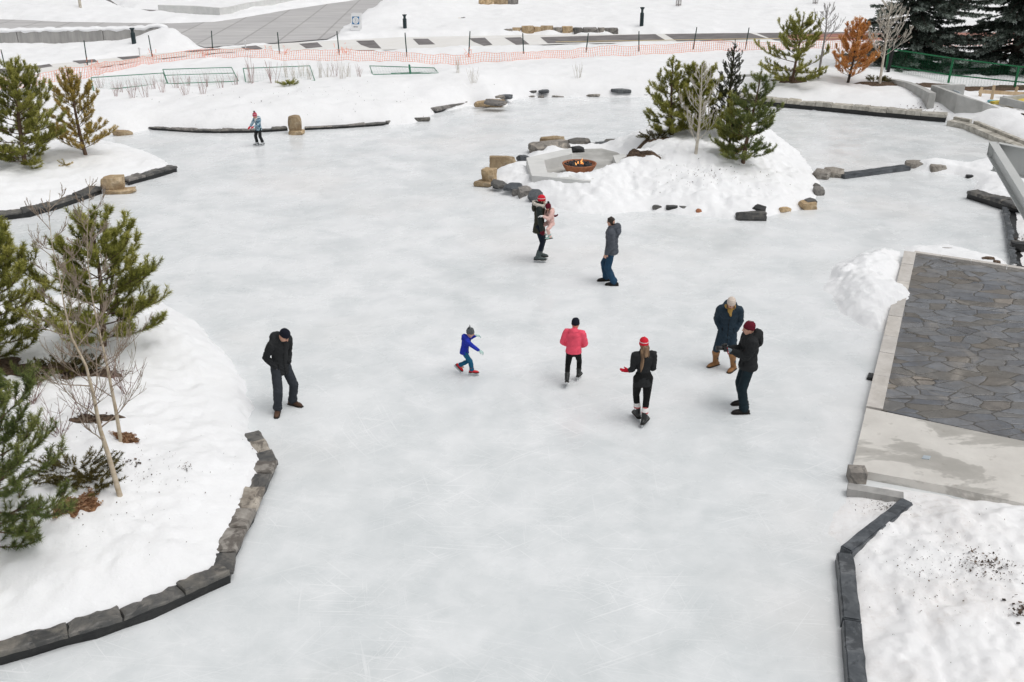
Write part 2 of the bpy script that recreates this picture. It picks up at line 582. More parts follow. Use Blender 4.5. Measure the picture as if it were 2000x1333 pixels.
def paver_mat(ang):
    m, t, b = new_mat('pavers')
    v = coords(t, (1, 1, 1), (0, 0, ang))
    br = N(t, 'ShaderNodeTexBrick', Scale=1.0)
    br.offset = 0.0
    br.inputs['Brick Width'].default_value = 4.2
    br.inputs['Row Height'].default_value = 2.5
    br.inputs['Mortar Size'].default_value = 0.075
    br.inputs['Color1'].default_value = (0.47, 0.46, 0.46, 1)
    br.inputs['Color2'].default_value = (0.53, 0.52, 0.515, 1)
    br.inputs['Mortar'].default_value = (0.36, 0.35, 0.345, 1)
    t.links.new(v, br.inputs['Vector'])
    st = ramp(t, noise(t, coords(t, (0.35, 3.0, 1)), 1.0, 5, 0.65), [(0.3, (0.84,) * 3), (0.7, (1.14,) * 3)])
    c = mixc(t, 1.0, br.outputs[0], st, 'MULTIPLY')
    dust = ramp(t, noise(t, coords(t), 0.5, 6, 0.65), [(0.56, (0, 0, 0)), (0.75, (0.5, 0.5, 0.5))])
    c = mixc(t, dust, c, (0.56, 0.55, 0.53))
    t.links.new(c, b.inputs['Base Color'])
    b.inputs['Roughness'].default_value = 0.75
    return m


def flag_mat():
    """crazy paving: irregular slate flags in earth joints"""
    m, t, b = new_mat('flagstone')
    v = coords(t, (0.85, 1.6, 1), (0, 0, rad(-24)))
    n = N(t, 'ShaderNodeTexNoise', Scale=0.9, Detail=3.0)
    t.links.new(v, n.inputs['Vector'])
    wv = mixc(t, 0.26, v, n.outputs[1])
    v1 = N(t, 'ShaderNodeTexVoronoi', Scale=2.75)
    v2 = N(t, 'ShaderNodeTexVoronoi', Scale=2.75, feature='DISTANCE_TO_EDGE')
    for q in (v1, v2):
        q.inputs['Randomness'].default_value = 1.0
        t.links.new(wv, q.inputs['Vector'])
    sepc = t.nodes.new('ShaderNodeSeparateColor')
    t.links.new(v1.outputs['Color'], sepc.inputs[0])
    c = ramp(t, sepc.outputs[0], [(0.0, (0.115, 0.122, 0.138)), (0.25, (0.155, 0.163, 0.178)), (0.5, (0.185, 0.192, 0.207)), (0.75, (0.14, 0.132, 0.12)), (0.90, (0.155, 0.14, 0.125)), (0.965, (0.20, 0.18, 0.158)), (1.0, (0.34, 0.295, 0.25))])
    grain = ramp(t, noise(t, coords(t, (1, 1, 1)), 4.0, 6, 0.7, 0.5), [(0.3, (0.72,) * 3), (0.7, (1.3,) * 3)])
    c = mixc(t, 1.0, c, grain, 'MULTIPLY')
    # mud and dried patches near the pale kerb
    dry = ramp(t, noise(t, coords(t), 0.7, 5, 0.65, 0.6), [(0.46, (0, 0, 0)), (0.66, (0.8,) * 3)])
    c = mixc(t, mixc(t, 1.0, dry, (0.6,) * 3, 'MULTIPLY'), c, (0.15, 0.132, 0.11))
    pale = ramp(t, noise(t, coords(t, loc=(11, 2, 0)), 0.8, 6, 0.7, 1.0), [(0.56, (0, 0, 0)), (0.70, (0.75,) * 3)])
    c = mixc(t, pale, c, (0.33, 0.30, 0.265))
    jt = ramp(t, v2.outputs['Distance'], [(0.006, (0.85,) * 3), (0.032, (0, 0, 0))])
    c = mixc(t, jt, c, ramp(t, noise(t, coords(t), 2.0, 4), [(0.4, (0.055, 0.047, 0.038)), (0.65, (0.12, 0.105, 0.075))]))
    t.links.new(c, b.inputs['Base Color'])
    t.links.new(ramp(t, noise(t, coords(t), 1.1, 5, 0.65), [(0.40, (0.22,) * 3), (0.62, (0.65,) * 3)]), b.inputs['Roughness'])
    edge = ramp(t, v2.outputs['Distance'], [(0.0, (0, 0, 0)), (0.05, (1, 1, 1))])
    p = bump(t, b, edge, 0.6, 0.03)
    bump(t, b, noise(t, coords(t), 7.0, 6, 0.7), 0.4, 0.015, p)
    return m


def slab_mat():
    """pale concrete slab with dark damp stains"""
    m, t, b = new_mat('slab_concrete')
    v = coords(t)
    c = ramp(t, noise(t, v, 1.3, 6, 0.65), [(0.3, (0.60, 0.575, 0.535)), (0.7, (0.74, 0.715, 0.67))])
    st = ramp(t, noise(t, coords(t, (0.55, 1.0, 1), (0, 0, -0.25), loc=(2.3, 5.1, 0)), 0.85, 5, 0.6, 0.35), [(0.485, (0, 0, 0)), (0.515, (.75, .75, .75)), (0.58, (1, 1, 1))])
    c = mixc(t, mixc(t, 1.0, st, (0.8,) * 3, 'MULTIPLY'), c, (0.36, 0.345, 0.315))
    bl = ramp(t, noise(t, v, 3.4, 5, 0.6), [(0.63, (0, 0, 0)), (0.72, (0.5,) * 3)])
    c = mixc(t, bl, c, (0.33, 0.30, 0.26))
    t.links.new(c, b.inputs['Base Color'])
    b.inputs['Roughness'].default_value = 0.7
    bump(t, b, noise(t, v, 30, 5, 0.7), 0.25, 0.004)
    return m


MAT['flagstone'] = flag_mat()
MAT['slab'] = slab_mat()


def needle_mat(name, dark, mid, light):
    m, t, b = new_mat(name)
    a = t.nodes.new('ShaderNodeVertexColor')
    a.layer_name = 'tint'
    sep = t.nodes.new('ShaderNodeSeparateColor')
    t.links.new(a.outputs[0], sep.inputs[0])
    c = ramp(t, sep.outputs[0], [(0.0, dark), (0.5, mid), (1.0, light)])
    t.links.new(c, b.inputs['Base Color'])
    b.inputs['Roughness'].default_value = 0.5
    b.inputs['Specular IOR Level'].default_value = 0.35
    tr = t.nodes.new('ShaderNodeBsdfTranslucent')
    t.links.new(c, tr.inputs['Color'])
    mx = t.nodes.new('ShaderNodeMixShader')
    mx.inputs[0].default_value = 0.38
    t.links.new(b.outputs[0], mx.inputs[1])
    t.links.new(tr.outputs[0], mx.inputs[2])
    t.links.new(mx.outputs[0], t.nodes['Material Output'].inputs['Surface'])
    return m


MAT['needle_green'] = needle_mat('needle_green', (0.085, 0.105, 0.028), (0.295, 0.305, 0.062), (0.62, 0.58, 0.18))
MAT['needle_deep'] = needle_mat('needle_deep', (0.055, 0.085, 0.032), (0.170, 0.215, 0.060), (0.40, 0.41, 0.14))
MAT['needle_gold'] = needle_mat('needle_gold', (0.14, 0.115, 0.03), (0.46, 0.35, 0.075), (0.74, 0.56, 0.22))
MAT['needle_orange'] = needle_mat('needle_orange', (0.46, 0.18, 0.045), (0.76, 0.37, 0.11), (0.85, 0.54, 0.25))
MAT['needle_spruce'] = needle_mat('needle_spruce', (0.032, 0.046, 0.036), (0.115, 0.148, 0.120), (0.52, 0.58, 0.54))
MAT['needle_young_spruce'] = needle_mat('needle_young_spruce', (0.03, 0.033, 0.018), (0.062, 0.07, 0.035), (0.12, 0.125, 0.065))
MAT['needle_juniper'] = needle_mat('needle_juniper', (0.045, 0.037, 0.012), (0.115, 0.098, 0.025), (0.21, 0.175, 0.055))
MAT['chips'] = needle_mat('chips', (0.10, 0.045, 0.022), (0.30, 0.15, 0.075), (0.55, 0.38, 0.24))
MAT['dirt_bits'] = needle_mat('dirt_bits', (0.03, 0.022, 0.018), (0.09, 0.062, 0.045), (0.22, 0.16, 0.12))


# ------------------------------------------------------------------ terrain maths
def _hash(ix, iy, s):
    h = (ix.astype(np.int64) * 374761393 + iy.astype(np.int64) * 668265263 + s * 974634) & 0x7fffffff
    h = (h ^ (h >> 13)) * 1274126177 & 0x7fffffff
    return ((h ^ (h >> 16)) & 0xffff) / 65535.0


def vnoise(x, y, s=0):
    ix, iy = np.floor(x), np.floor(y)
    fx, fy = x - ix, y - iy
    fx = fx * fx * (3 - 2 * fx)
    fy = fy * fy * (3 - 2 * fy)
    a, b = _hash(ix, iy, s), _hash(ix + 1, iy, s)
    c, d = _hash(ix, iy + 1, s), _hash(ix + 1, iy + 1, s)
    return (a + (b - a) * fx) * (1 - fy) + (c + (d - c) * fx) * fy - 0.5


def fbm(x, y, f, o=4, s=0, g=0.5):
    r = 0
    a = 1.0
    for k in range(o):
        r = r + a * vnoise(x * f + 17.3 * k, y * f - 9.1 * k, s + k)
        f *= 2.03
        a *= g
    return r


def sdist(X, Y, poly):
    """signed distance to a polygon, positive inside"""
    d2 = np.full(X.shape, 1e18)
    ins = np.zeros(X.shape, bool)
    n = len(poly)
    for i in range(n):
        ax, ay = poly[i][0], poly[i][1]
        bx, by = poly[(i + 1) % n][0], poly[(i + 1) % n][1]
        ex, ey = bx - ax, by - ay
        L = ex * ex + ey * ey + 1e-12
        t = np.clip(((X - ax) * ex + (Y - ay) * ey) / L, 0, 1)
        d2 = np.minimum(d2, (X - ax - t * ex) ** 2 + (Y - ay - t * ey) ** 2)
        if abs(ey) > 1e-12:
            c = ((ay > Y) != (by > Y)) & (X < ex * (Y - ay) / ey + ax)
            ins ^= c
    return np.where(ins, 1, -1) * np.sqrt(d2)


def W(pts, z=0.0):
    return [(G(x, y, z).x, G(x, y, z).y) for x, y in pts]


def sstep(a, b, x):
    t = np.clip((x - a) / (b - a), 0, 1)
    return t * t * (3 - 2 * t)


def gauss(X, Y, c, sx, sy=None, rot=0.0):
    sy = sy or sx
    dx, dy = X - c[0], Y - c[1]
    cr, sr = math.cos(rot), math.sin(rot)
    u, v = dx * cr + dy * sr, -dx * sr + dy * cr
    return np.exp(-(u / sx) ** 2 - (v / sy) ** 2)


def scal(fn, x, y):
    return float(fn(np.array([x]), np.array([y]))[0])


def surf(fn, px, py):
    """point of a height field seen at a photo pixel"""
    r = ray(px, py)
    z = 0.0
    p = G(px, py, 0)
    # march from far above down the ray
    t0 = (3.0 - CAM_H) / r.z
    t1 = (-0.3 - CAM_H) / r.z
    prev = t0
    for k in range(1, 161):
        t = t0 + (t1 - t0) * k / 160
        x, y, zz = r.x * t, r.y * t, CAM_H + r.z * t
        if zz <= scal(fn, x, y):
            lo, hi = prev, t
            for _ in range(12):
                mid = (lo + hi) / 2
                if CAM_H + r.z * mid <= scal(fn, r.x * mid, r.y * mid):
                    hi = mid
                else:
                    lo = mid
            return Vector((r.x * hi, r.y * hi, CAM_H + r.z * hi))
        prev = t
    return Vector((r.x * t1, r.y * t1, 0.0))


def field(name, fn, x0, x1, y0, y1, step, m, floor=-0.06, ys=None):
    xs = np.arange(x0, x1 + step, step)
    ys = np.arange(y0, y1 + step, step) if ys is None else ys
    X, Y = np.meshgrid(xs, ys)
    Z = fn(X.ravel(), Y.ravel())
    nx, ny = len(xs), len(ys)
    idx = np.arange(nx * ny).reshape(ny, nx)
    Fq = np.stack([idx[:-1, :-1], idx[:-1, 1:], idx[1:, 1:], idx[1:, :-1]], -1).reshape(-1, 4)
    keep = (Z[Fq] > floor).any(1)
    Fq = Fq[keep]
    used = np.unique(Fq)
    mp = np.full(nx * ny, -1)
    mp[used] = np.arange(len(used))
    V = np.stack([X.ravel(), Y.ravel(), Z], 1)[used]
    o = link(name, np_mesh(name, V, mp[Fq], 4), m, None, True)
    return tag(o, kind='structure')


def bounds(poly, pad=0.6):
    xs = [p[0] for p in poly]
    ys = [p[1] for p in poly]
    return min(xs) - pad, max(xs) + pad, min(ys) - pad, max(ys) + pad


ZR = 0.30      # level of the far paths

# --- the near left island
POLY_A = W([(-420, 1470), (0, 1302), (190, 1250), (300, 1212), (452, 1140), (457, 1100), (497, 1020), (522, 960), (540, 920), (517, 875),
            (500, 850), (495, 826), (503, 800), (484, 745), (448, 690), (400, 640), (330, 600), (200, 590), (60, 590), (-160, 600), (-500, 700), (-700, 1000)])


def HA(X, Y):
    d = sdist(X, Y, POLY_A) + 0.10 * fbm(X, Y, 1.7, 3, 5) + 0.05 * fbm(X, Y, 7, 2, 6)
    h = np.interp(d, [-.4, 0, .17, .27, .36, .9, 2.2, 4.0], [-.3, -.10, .12, .23, .29, .46, .72, .84])
    k = sstep(0.1, 1.0, d)
    c = G(300, 700)
    h = h + k * (0.30 * gauss(X, Y, (c.x, c.y), 1.8, 1.5))
    pit = sstep(.24, .42, vnoise(X * 2.3, Y * 2.3, 421)) * .04
    return h - k * pit + k * (0.14 * fbm(X, Y, 0.7, 3, 1) + 0.07 * fbm(X, Y, 2.4, 3, 2) + 0.035 * fbm(X, Y, 6, 4, 3))


# --- the island behind it
POLY_B = W([(-420, 500), (-150, 455), (0, 432), (60, 425), (130, 405), (200, 379), (250, 362), (346, 337), (346, 328), (322, 314), (275, 296), (225, 284), (150, 276),
            (50, 272), (-200, 270), (-420, 290)])


def HB(X, Y):
    d = sdist(X, Y, POLY_B) + 0.12 * fbm(X, Y, 1.3, 3, 15) + 0.05 * fbm(X, Y, 6, 2, 16)
    h = np.interp(d, [-.4, 0, .22, .40, 1.0, 2.5, 5.0], [-.3, -.10, .10, .26, .40, .62, .70])
    k = sstep(0.1, 1.2, d)
    return h + k * (0.16 * fbm(X, Y, 0.6, 3, 11) + 0.08 * fbm(X, Y, 2.1, 3, 12) + 0.03 * fbm(X, Y, 7, 2, 13))


# --- the far bank with the paths
ICE_C = [(-420, 262), (150, 262), (245, 263), (290, 254), (400, 260), (500, 259), (600, 254), (760, 246), (815, 241), (850, 223), (920, 206),
         (945, 209), (990, 209), (1000, 191), (1100, 189), (1255, 190), (1350, 195), (1440, 200), (1510, 209), (1600, 217), (1700, 227), (1850, 239), (1880, 244), (1990, 287), (2160, 352)]
POLY_C = W(ICE_C) + [(34, 22), (110, 22), (140, 150), (-140, 150), (-110, 44)]
PROM = W([(-80, 36), (0, 38), (60, 40), (120, 43), (250, 45), (330, 46), (420, 43), (480, 34), (560, 20), (640, 8), (720, -3), (750, -14), (850, -14), (795, 0), (762, 12), (740, 20),
          (704, 36), (672, 52), (660, 66), (640, 76), (560, 83), (480, 87), (400, 93), (380, 86), (345, 74), (322, 66), (300, 64), (0, 70), (-80, 72)], ZR)
TRACK = W([(-300, 172), (0, 134), (150, 121), (280, 107), (400, 97), (560, 84), (780, 73), (1000, 69), (1300, 66), (1600, 63), (2100, 58),
           (2100, 80), (1600, 81), (1300, 83), (1100, 86), (960, 91), (740, 98), (560, 100), (430, 103), (300, 116), (150, 138), (0, 152), (-300, 190)], ZR)
LANE = W([(195, -12), (215, 0), (232, 12), (262, 18), (330, 21), (430, 24), (430, 30), (300, 24), (245, 18), (212, 8), (180, -12)], ZR)


def HC(X, Y):
    d0 = sdist(X, Y, POLY_C)
    d = d0 + 0.22 * fbm(X, Y, 0.9, 3, 25) + 0.06 * fbm(X, Y, 5, 2, 26)
    h = np.interp(d, [-.6, 0, .25, .5, 1.4, 3.5, 7, 12], [-.4, -.10, .12, .30, .55, .68, .55, .45])
    k = sstep(0.2, 1.6, d)
    h = h + k * (0.22 * fbm(X, Y, 0.35, 3, 21) + 0.10 * fbm(X, Y, 1.3, 3, 22) + 0.035 * fbm(X, Y, 5, 2, 23))
    for (px, py, hh, sx, sy, rt) in ((800, 20, 1.1, 4.5, 9.0, 0.1), (735, 45, 0.45, 2.0, 3.0, 0.0), (250, 92, 0.15, 3.0, 1.4, 0.0), (318, 84, 0.50, 1.6, 1.8, 0.0), (352, 88, 0.40, 1.6, 2.2, 0.0),
                                     (1660, 160, 0.35, 3.0, 3.0, 0.0), (1560, 170, 0.25, 2.6, 2.6, 0.0), (1100, 45, 0.35, 12.0, 7.0, 0.0), (1150, 150, 0.25, 7, 4, 0),
                                     (640, 175, 0.22, 5, 3, 0), (930, 170, 0.35, 2.5, 2.5, 0), (480, 215, 0.2, 5, 2.5, 0), (150, 20, 0.45, 5, 6, 0), (500, 0, .3, 9, 5, 0)):
        c = G(px, py, 0.3)
        h = h + hh * gauss(X, Y, (c.x, c.y), sx, sy, rt)
    for poly, nz in ((PROM, 0.5), (TRACK, 0.7), (LANE, 0.5)):
        dp = sdist(X, Y, poly) + nz * fbm(X, Y, 0.8, 3, 31)
        q = sstep(-1.0, 0.15, dp)
        h = h * (1 - q) + (ZR - 0.07) * q
    return h


# --- the fire pit island
POLY_D = W([(945, 366), (985, 380), (1030, 394), (1060, 399), (1090, 409), (1130, 417), (1200, 420), (1270, 414), (1350, 423), (1440, 430), (1490, 431), (1530, 418), (1596, 404), (1606, 378),
            (1604, 350), (1590, 325), (1566, 296), (1535, 272), (1480, 262), (1400, 256), (1310, 254), (1245, 262), (1205, 275), (1165, 287), (1085, 288), (1032, 298), (1010, 318), (955, 336)])
PATIO = W([(1040, 312), (1120, 292), (1180, 288), (1215, 300), (1236, 322), (1180, 345), (1150, 352), (1045, 342)], 0.25)


def HD(X, Y):
    d = sdist(X, Y, POLY_D) + 0.16 * fbm(X, Y, 1.2, 3, 45) + 0.08 * fbm(X, Y, 5, 2, 46)
    h = np.interp(d, [-.5, 0, .25, .5, 1.2, 3.0, 5], [-.3, -.06, .10, .22, .42, .85, 1.05])
    k = sstep(0.1, 1.2, d)
    c = G(1385, 290)
    h = h + k * 0.62 * gauss(X, Y, (c.x, c.y), 2.6, 1.9)
    c = G(1088, 382)
    h = h + k * 0.15 * gauss(X, Y, (c.x, c.y), 1.5, .42, -.10)
    c = G(1300, 345)
    h = h + k * 0.12 * gauss(X, Y, (c.x, c.y), 2.4, 1.2)
    h = h + k * (0.14 * fbm(X, Y, 0.8, 3, 41) + 0.13 * fbm(X, Y, 2.6, 3, 42) + 0.05 * fbm(X, Y, 8, 3, 43))
    dp = sdist(X, Y, PATIO) + 0.15 * fbm(X, Y, 2, 2, 47)
    q = sstep(-0.75, 0.05, dp)
    pit = sstep(.16, .36, vnoise(X * 2.6, Y * 2.6, 401)) * .06 + sstep(.2, .4, vnoise(X * 4.3 + 9, Y * 4.3, 402)) * .035
    return (h - k * pit) * (1 - q) + 0.19 * q


# --- the spit at the right
POLY_E = W([(1765, 318), (1830, 318), (1880, 322), (1920, 312), (1965, 300), (2160, 285), (2300, 500), (2150, 476), (2000, 424), (1960, 412), (1886, 388), (1888, 376), (1906, 354), (1860, 342), (1800, 337), (1772, 328)])


def HE(X, Y):
    d = sdist(X, Y, POLY_E) + 0.10 * fbm(X, Y, 1.2, 3, 55) + 0.05 * fbm(X, Y, 5, 2, 56)
    h = np.interp(d, [-.4, 0, .25, .45, 1.2, 3], [-.3, -.06, .10, .24, .36, .5])
    k = sstep(0.1, 1.0, d)
    return h + k * (0.14 * fbm(X, Y, 0.8, 3, 51) + 0.08 * fbm(X, Y, 2.6, 3, 52) + 0.03 * fbm(X, Y, 9, 2, 53))


# --- right of the slate strip
POLY_F = W([(1976, 412), (2300, 505), (2300, 580), (1985, 524)])


def HF(X, Y):
    d = sdist(X, Y, POLY_F) + 0.06 * fbm(X, Y, 4, 2, 65)
    return np.interp(d, [-.4, 0, .3, 1], [-.2, .02, .10, .14]) + sstep(0, .5, d) * (0.08 * fbm(X, Y, 1.4, 3, 61) + 0.05 * fbm(X, Y, 6, 3, 62))


# --- the bank at lower right
POLY_G = W([(1636, 1100), (1656, 1360), (1668, 1500), (2500, 1500), (2500, 1090), (2010, 984), (1780, 958), (1700, 950), (1655, 966), (1628, 1000), (1612, 1040), (1640, 1088)])


def HG(X, Y):
    d = sdist(X, Y, POLY_G) + 0.14 * fbm(X, Y, 1.8, 3, 75) + 0.06 * fbm(X, Y, 7, 2, 76)
    h = np.interp(d, [-.4, 0, .25, .8, 2.5], [-.2, -.03, .07, .18, .24])
    k = sstep(0.0, 0.7, d)
    a, b = G(1650, 1090), G(1775, 990)
    # snow lies lower outside the slate beam
    side = (b.x - a.x) * (Y - a.y) - (b.y - a.y) * (X - a.x)
    low = sstep(0.0, 0.5, side / (b - a).length) * sstep(0.9, 0.0, np.abs(Y - (a.y + b.y) / 2) - 0.6)
    pit = sstep(.16, .36, vnoise(X * 2.2, Y * 2.2, 411)) * .05 + sstep(.2, .4, vnoise(X * 4.6 + 9, Y * 4.6, 412)) * .03
    return (h + k * (0.10 * fbm(X, Y, 1.0, 3, 71) + 0.06 * fbm(X, Y, 3.2, 3, 72) + 0.045 * fbm(X, Y, 9, 4, 73) - pit)) * (1 - 0.55 * low)


# --- snow heaps by the terrace
POLY_P = W([(1606, 560), (1628, 518), (1690, 494), (1756, 492), (1760, 530), (1752, 560), (1790, 585), (1776, 606), (1748, 622), (1726, 648), (1690, 640), (1645, 612)])
POLY_L = W([(1765, 482), (1850, 478), (1955, 505), (1975, 520), (1960, 532), (1850, 512), (1768, 495)])


def HP(X, Y):
    d = sdist(X, Y, POLY_P) + 0.10 * fbm(X, Y, 1.6, 2, 85) + 0.04 * fbm(X, Y, 8, 2, 86)
    h = np.interp(d, [-.5, 0, .15, .35, .7, 1.0], [-.12, .0, .11, .24, .35, .40])
    return h + sstep(-.2, .4, d) * (0.16 * fbm(X, Y, 1.5, 3, 81) + 0.08 * fbm(X, Y, 6, 4, 82))


def HL(X, Y):
    d = sdist(X, Y, POLY_L) + 0.06 * fbm(X, Y, 3.0, 3, 95)
    return np.interp(d, [-.3, 0, .2, .5], [-.10, -.01, .08, .14]) + 0.03 * fbm(X, Y, 7, 2, 91) * sstep(0, .2, d)


def build_terrain():
    b = bounds(POLY_A)
    field('snow_mound', HA, b[0], b[1], b[2], b[3], 0.055, MAT['snow'])
    b = bounds(POLY_B)
    field('snow_mound', HB, b[0], b[1], b[2], b[3], 0.08, MAT['snow'])
    b = bounds(POLY_D)
    field('snow_mound', HD, b[0], b[1], b[2], b[3], 0.065, MAT['snow'])
    b = bounds(POLY_E)
    field('snow_mound', HE, b[0], b[1], b[2], b[3], 0.08, MAT['snow'])
    b = bounds(POLY_F)
    field('snow_patch', HF, b[0], b[1], b[2], b[3], 0.06, MAT['snow_dirty'])
    b = bounds(POLY_G)
    field('snow_bank', HG, b[0], min(b[1], 14), max(b[2], 7.0), b[3], 0.045, MAT['snow_dirty'])
    b = bounds(POLY_P)
    field('snow_heap', HP, b[0], b[1], b[2], b[3], 0.05, MAT['snow'])
    b = bounds(POLY_L)
    field('snow_heap', HL, b[0], b[1], b[2], b[3], 0.06, MAT['snow'])
    ys = [24.0]
    while ys[-1] < 135:
        ys.append(ys[-1] + 0.13 + max(0, ys[-1] - 45) * 0.004)
    field('snow_ground', HC, -75, 80, 0, 0, 0.2, MAT['snow_far'], ys=np.array(ys))
    # ice and the wide ground beneath and beyond
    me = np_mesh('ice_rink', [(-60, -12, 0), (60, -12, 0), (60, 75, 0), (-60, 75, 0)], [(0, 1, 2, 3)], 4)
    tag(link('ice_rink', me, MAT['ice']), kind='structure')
    me = np_mesh('ground', [(-700, -300, -.45), (700, -300, -.45), (700, 900, -.45), (-700, 900, -.45)], [(0, 1, 2, 3)], 4)
    tag(link('ground', me, MAT['snow_far']), kind='structure')


build_terrain()


def sheet(name, poly, z, m, kind='structure', parent=None, thick=0.0):
    mb = MB()
    if thick:
        mb.prism(list(poly), z - thick, z)
    else:
        tri = geometry.tessellate_polygon([[Vector((p[0], p[1], 0)) for p in poly]])
        fs = []
        for t in tri:
            a, b, c = [Vector((poly[i][0], poly[i][1])) for i in t]
            fs.append(t if (b - a).cross(c - a) > 0 else (t[0], t[2], t[1]))
        mb.add([(p[0], p[1], z) for p in poly], fs)
    o = mb.build(name, m, parent)
    if kind:
        o['kind'] = kind
    return o


# ------------------------------------------------------------------ far paths
_a, _b = G(470, 45, ZR), G(385, 92, ZR)
_pang = math.atan2(_b.y - _a.y, _b.x - _a.x)
MAT['pavers'] = paver_mat(-_pang)
sheet('promenade', PROM, ZR, MAT['pavers'])
sheet('path', TRACK, ZR - 0.006, MAT['snow_packed'])
sheet('lane', LANE, ZR, MAT['asphalt'])
patches = [[(-200, 150), (0, 135), (95, 124), (103, 130), (40, 139), (0, 143), (-200, 162)], [(142, 119), (185, 116), (191, 121), (155, 125)], [(228, 112), (272, 109), (274, 113), (240, 117)],
           [(352, 101), (400, 97), (430, 95), (430, 97), (375, 102)], [(470, 92), (500, 89), (515, 96), (480, 98)], [(584, 86), (620, 83), (630, 92), (598, 95)], [(695, 80), (730, 79), (745, 95), (722, 94), (705, 88)],
           [(806, 76), (836, 76), (850, 87), (818, 88)], [(915, 75), (947, 74), (962, 88), (945, 90), (925, 82)], [(985, 74), (1017, 73), (1034, 87), (1008, 88)],
           [(1055, 73), (1200, 69), (1280, 67), (1300, 79), (1200, 82), (1070, 85)], [(1298, 67), (1420, 65), (1465, 65), (1500, 76), (1400, 80), (1322, 81)], [(1478, 65), (1640, 63), (1900, 61), (1900, 74), (1640, 78), (1515, 80)]]
mb = MB()
for pp in patches:
    poly = W(pp, ZR)
    tri = geometry.tessellate_polygon([[Vector((p[0], p[1], 0)) for p in poly]])
    mb.add([(p[0], p[1], ZR) for p in poly], [t if (Vector(poly[t[1]]) - Vector(poly[t[0]])).cross(Vector(poly[t[2]]) - Vector(poly[t[0]])) > 0 else (t[0], t[2], t[1]) for t in tri])
tag(mb.build('road', MAT['asphalt']), kind='structure')
sheet('brick_paving', W([(1535, 69), (1640, 66), (2080, 63), (2080, 74), (1640, 79), (1545, 79)], ZR), ZR + 0.006, MAT['brick_red'])
ln = [(1085, 82.5), (1300, 79), (1500, 76), (1650, 74.5), (1990, 73)]
mb = MB()
for i in range(len(ln) - 1):
    a, b = G(*ln[i], ZR), G(*ln[i + 1], ZR)
    n = Vector((-(b - a).y, (b - a).x, 0)).normalized() * 0.11
    zz = Vector((0, 0, 0.012))
    mb.add([a - n + zz, b - n + zz, b + n + zz, a + n + zz], [(0, 1, 2, 3)])
tag(mb.build('road_line', MAT['yellow_line']), kind='structure')


# ------------------------------------------------------------------ stones
def rock_mesh(size, seed, boxy=0.6, rough=0.10, cuts=9):
    """angular quarried stone: superellipsoid, chipped by planes, roughened"""
    r = random.Random(seed)
    bm = bmesh.new()
    bmesh.ops.create_cube(bm, size=2.0)
    bmesh.ops.subdivide_edges(bm, edges=bm.edges, cuts=7, use_grid_fill=True)
    planes = []
    for _ in range(cuts):
        n = Vector((r.uniform(-1, 1), r.uniform(-1, 1), r.uniform(-.7, .7))).normalized()
        planes.append((n, r.uniform(0.86, 1.12) * (abs(n.x) + abs(n.y) + abs(n.z)) * .72))
    off = r.uniform(0, 50)
    for v in bm.verts:
        p = v.co.lerp(v.co.normalized() * 1.12, .55 * (1 - boxy))
        for n, d in planes:
            q = p.dot(n)
            if q > d:
                p = p - n * (q - d)
        nz = float(vnoise(np.array([p.x * 2.3 + off]), np.array([p.y * 2.3 + p.z * 3.1]), seed)[0]) + 0.5 * float(vnoise(np.array([p.x * 6 + off]), np.array([p.y * 6 + p.z * 8]), seed + 3)[0])
        p = p * (1 + rough * nz)
        v.co = Vector((p.x * size[0] / 2, p.y * size[1] / 2, p.z * size[2] / 2))
    me = bpy.data.meshes.new('rock')
    bm.to_mesh(me)
    bm.free()
    return me


_seed = [100]


def stone(px, py, size, rz, mat, label, name='stone', cat='stone', z=0.0, boxy=0.6, tilt=(0, 0), fn=None, sink=0.03, group=None, rough=0.10):
    _seed[0] += 1
    p = surf(fn, px, py) if fn else G(px, py, z)
    me = rock_mesh(size, _seed[0], boxy, rough)
    o = link(name, me, MAT[mat])
    o.location = (p.x, p.y, p.z + size[2] / 2 - sink)
    o.rotation_euler = (tilt[0], tilt[1], rz)
    return tag(o, label, cat, group)


def resample(P, step):
    out = [Vector(P[0])]
    for a, b in zip(P[:-1], P[1:]):
        n = max(1, int(round((Vector(b) - Vector(a)).length / step)))
        for k in range(1, n + 1):
            out.append(Vector(a).lerp(Vector(b), k / n))
    return out


def path_at(P, s):
    for a, b in zip(P[:-1], P[1:]):
        L = (b - a).length
        if s <= L:
            return a.lerp(b, s / L), (b - a) / L
        s -= L
    return P[-1].copy(), (P[-1] - P[-2]).normalized()


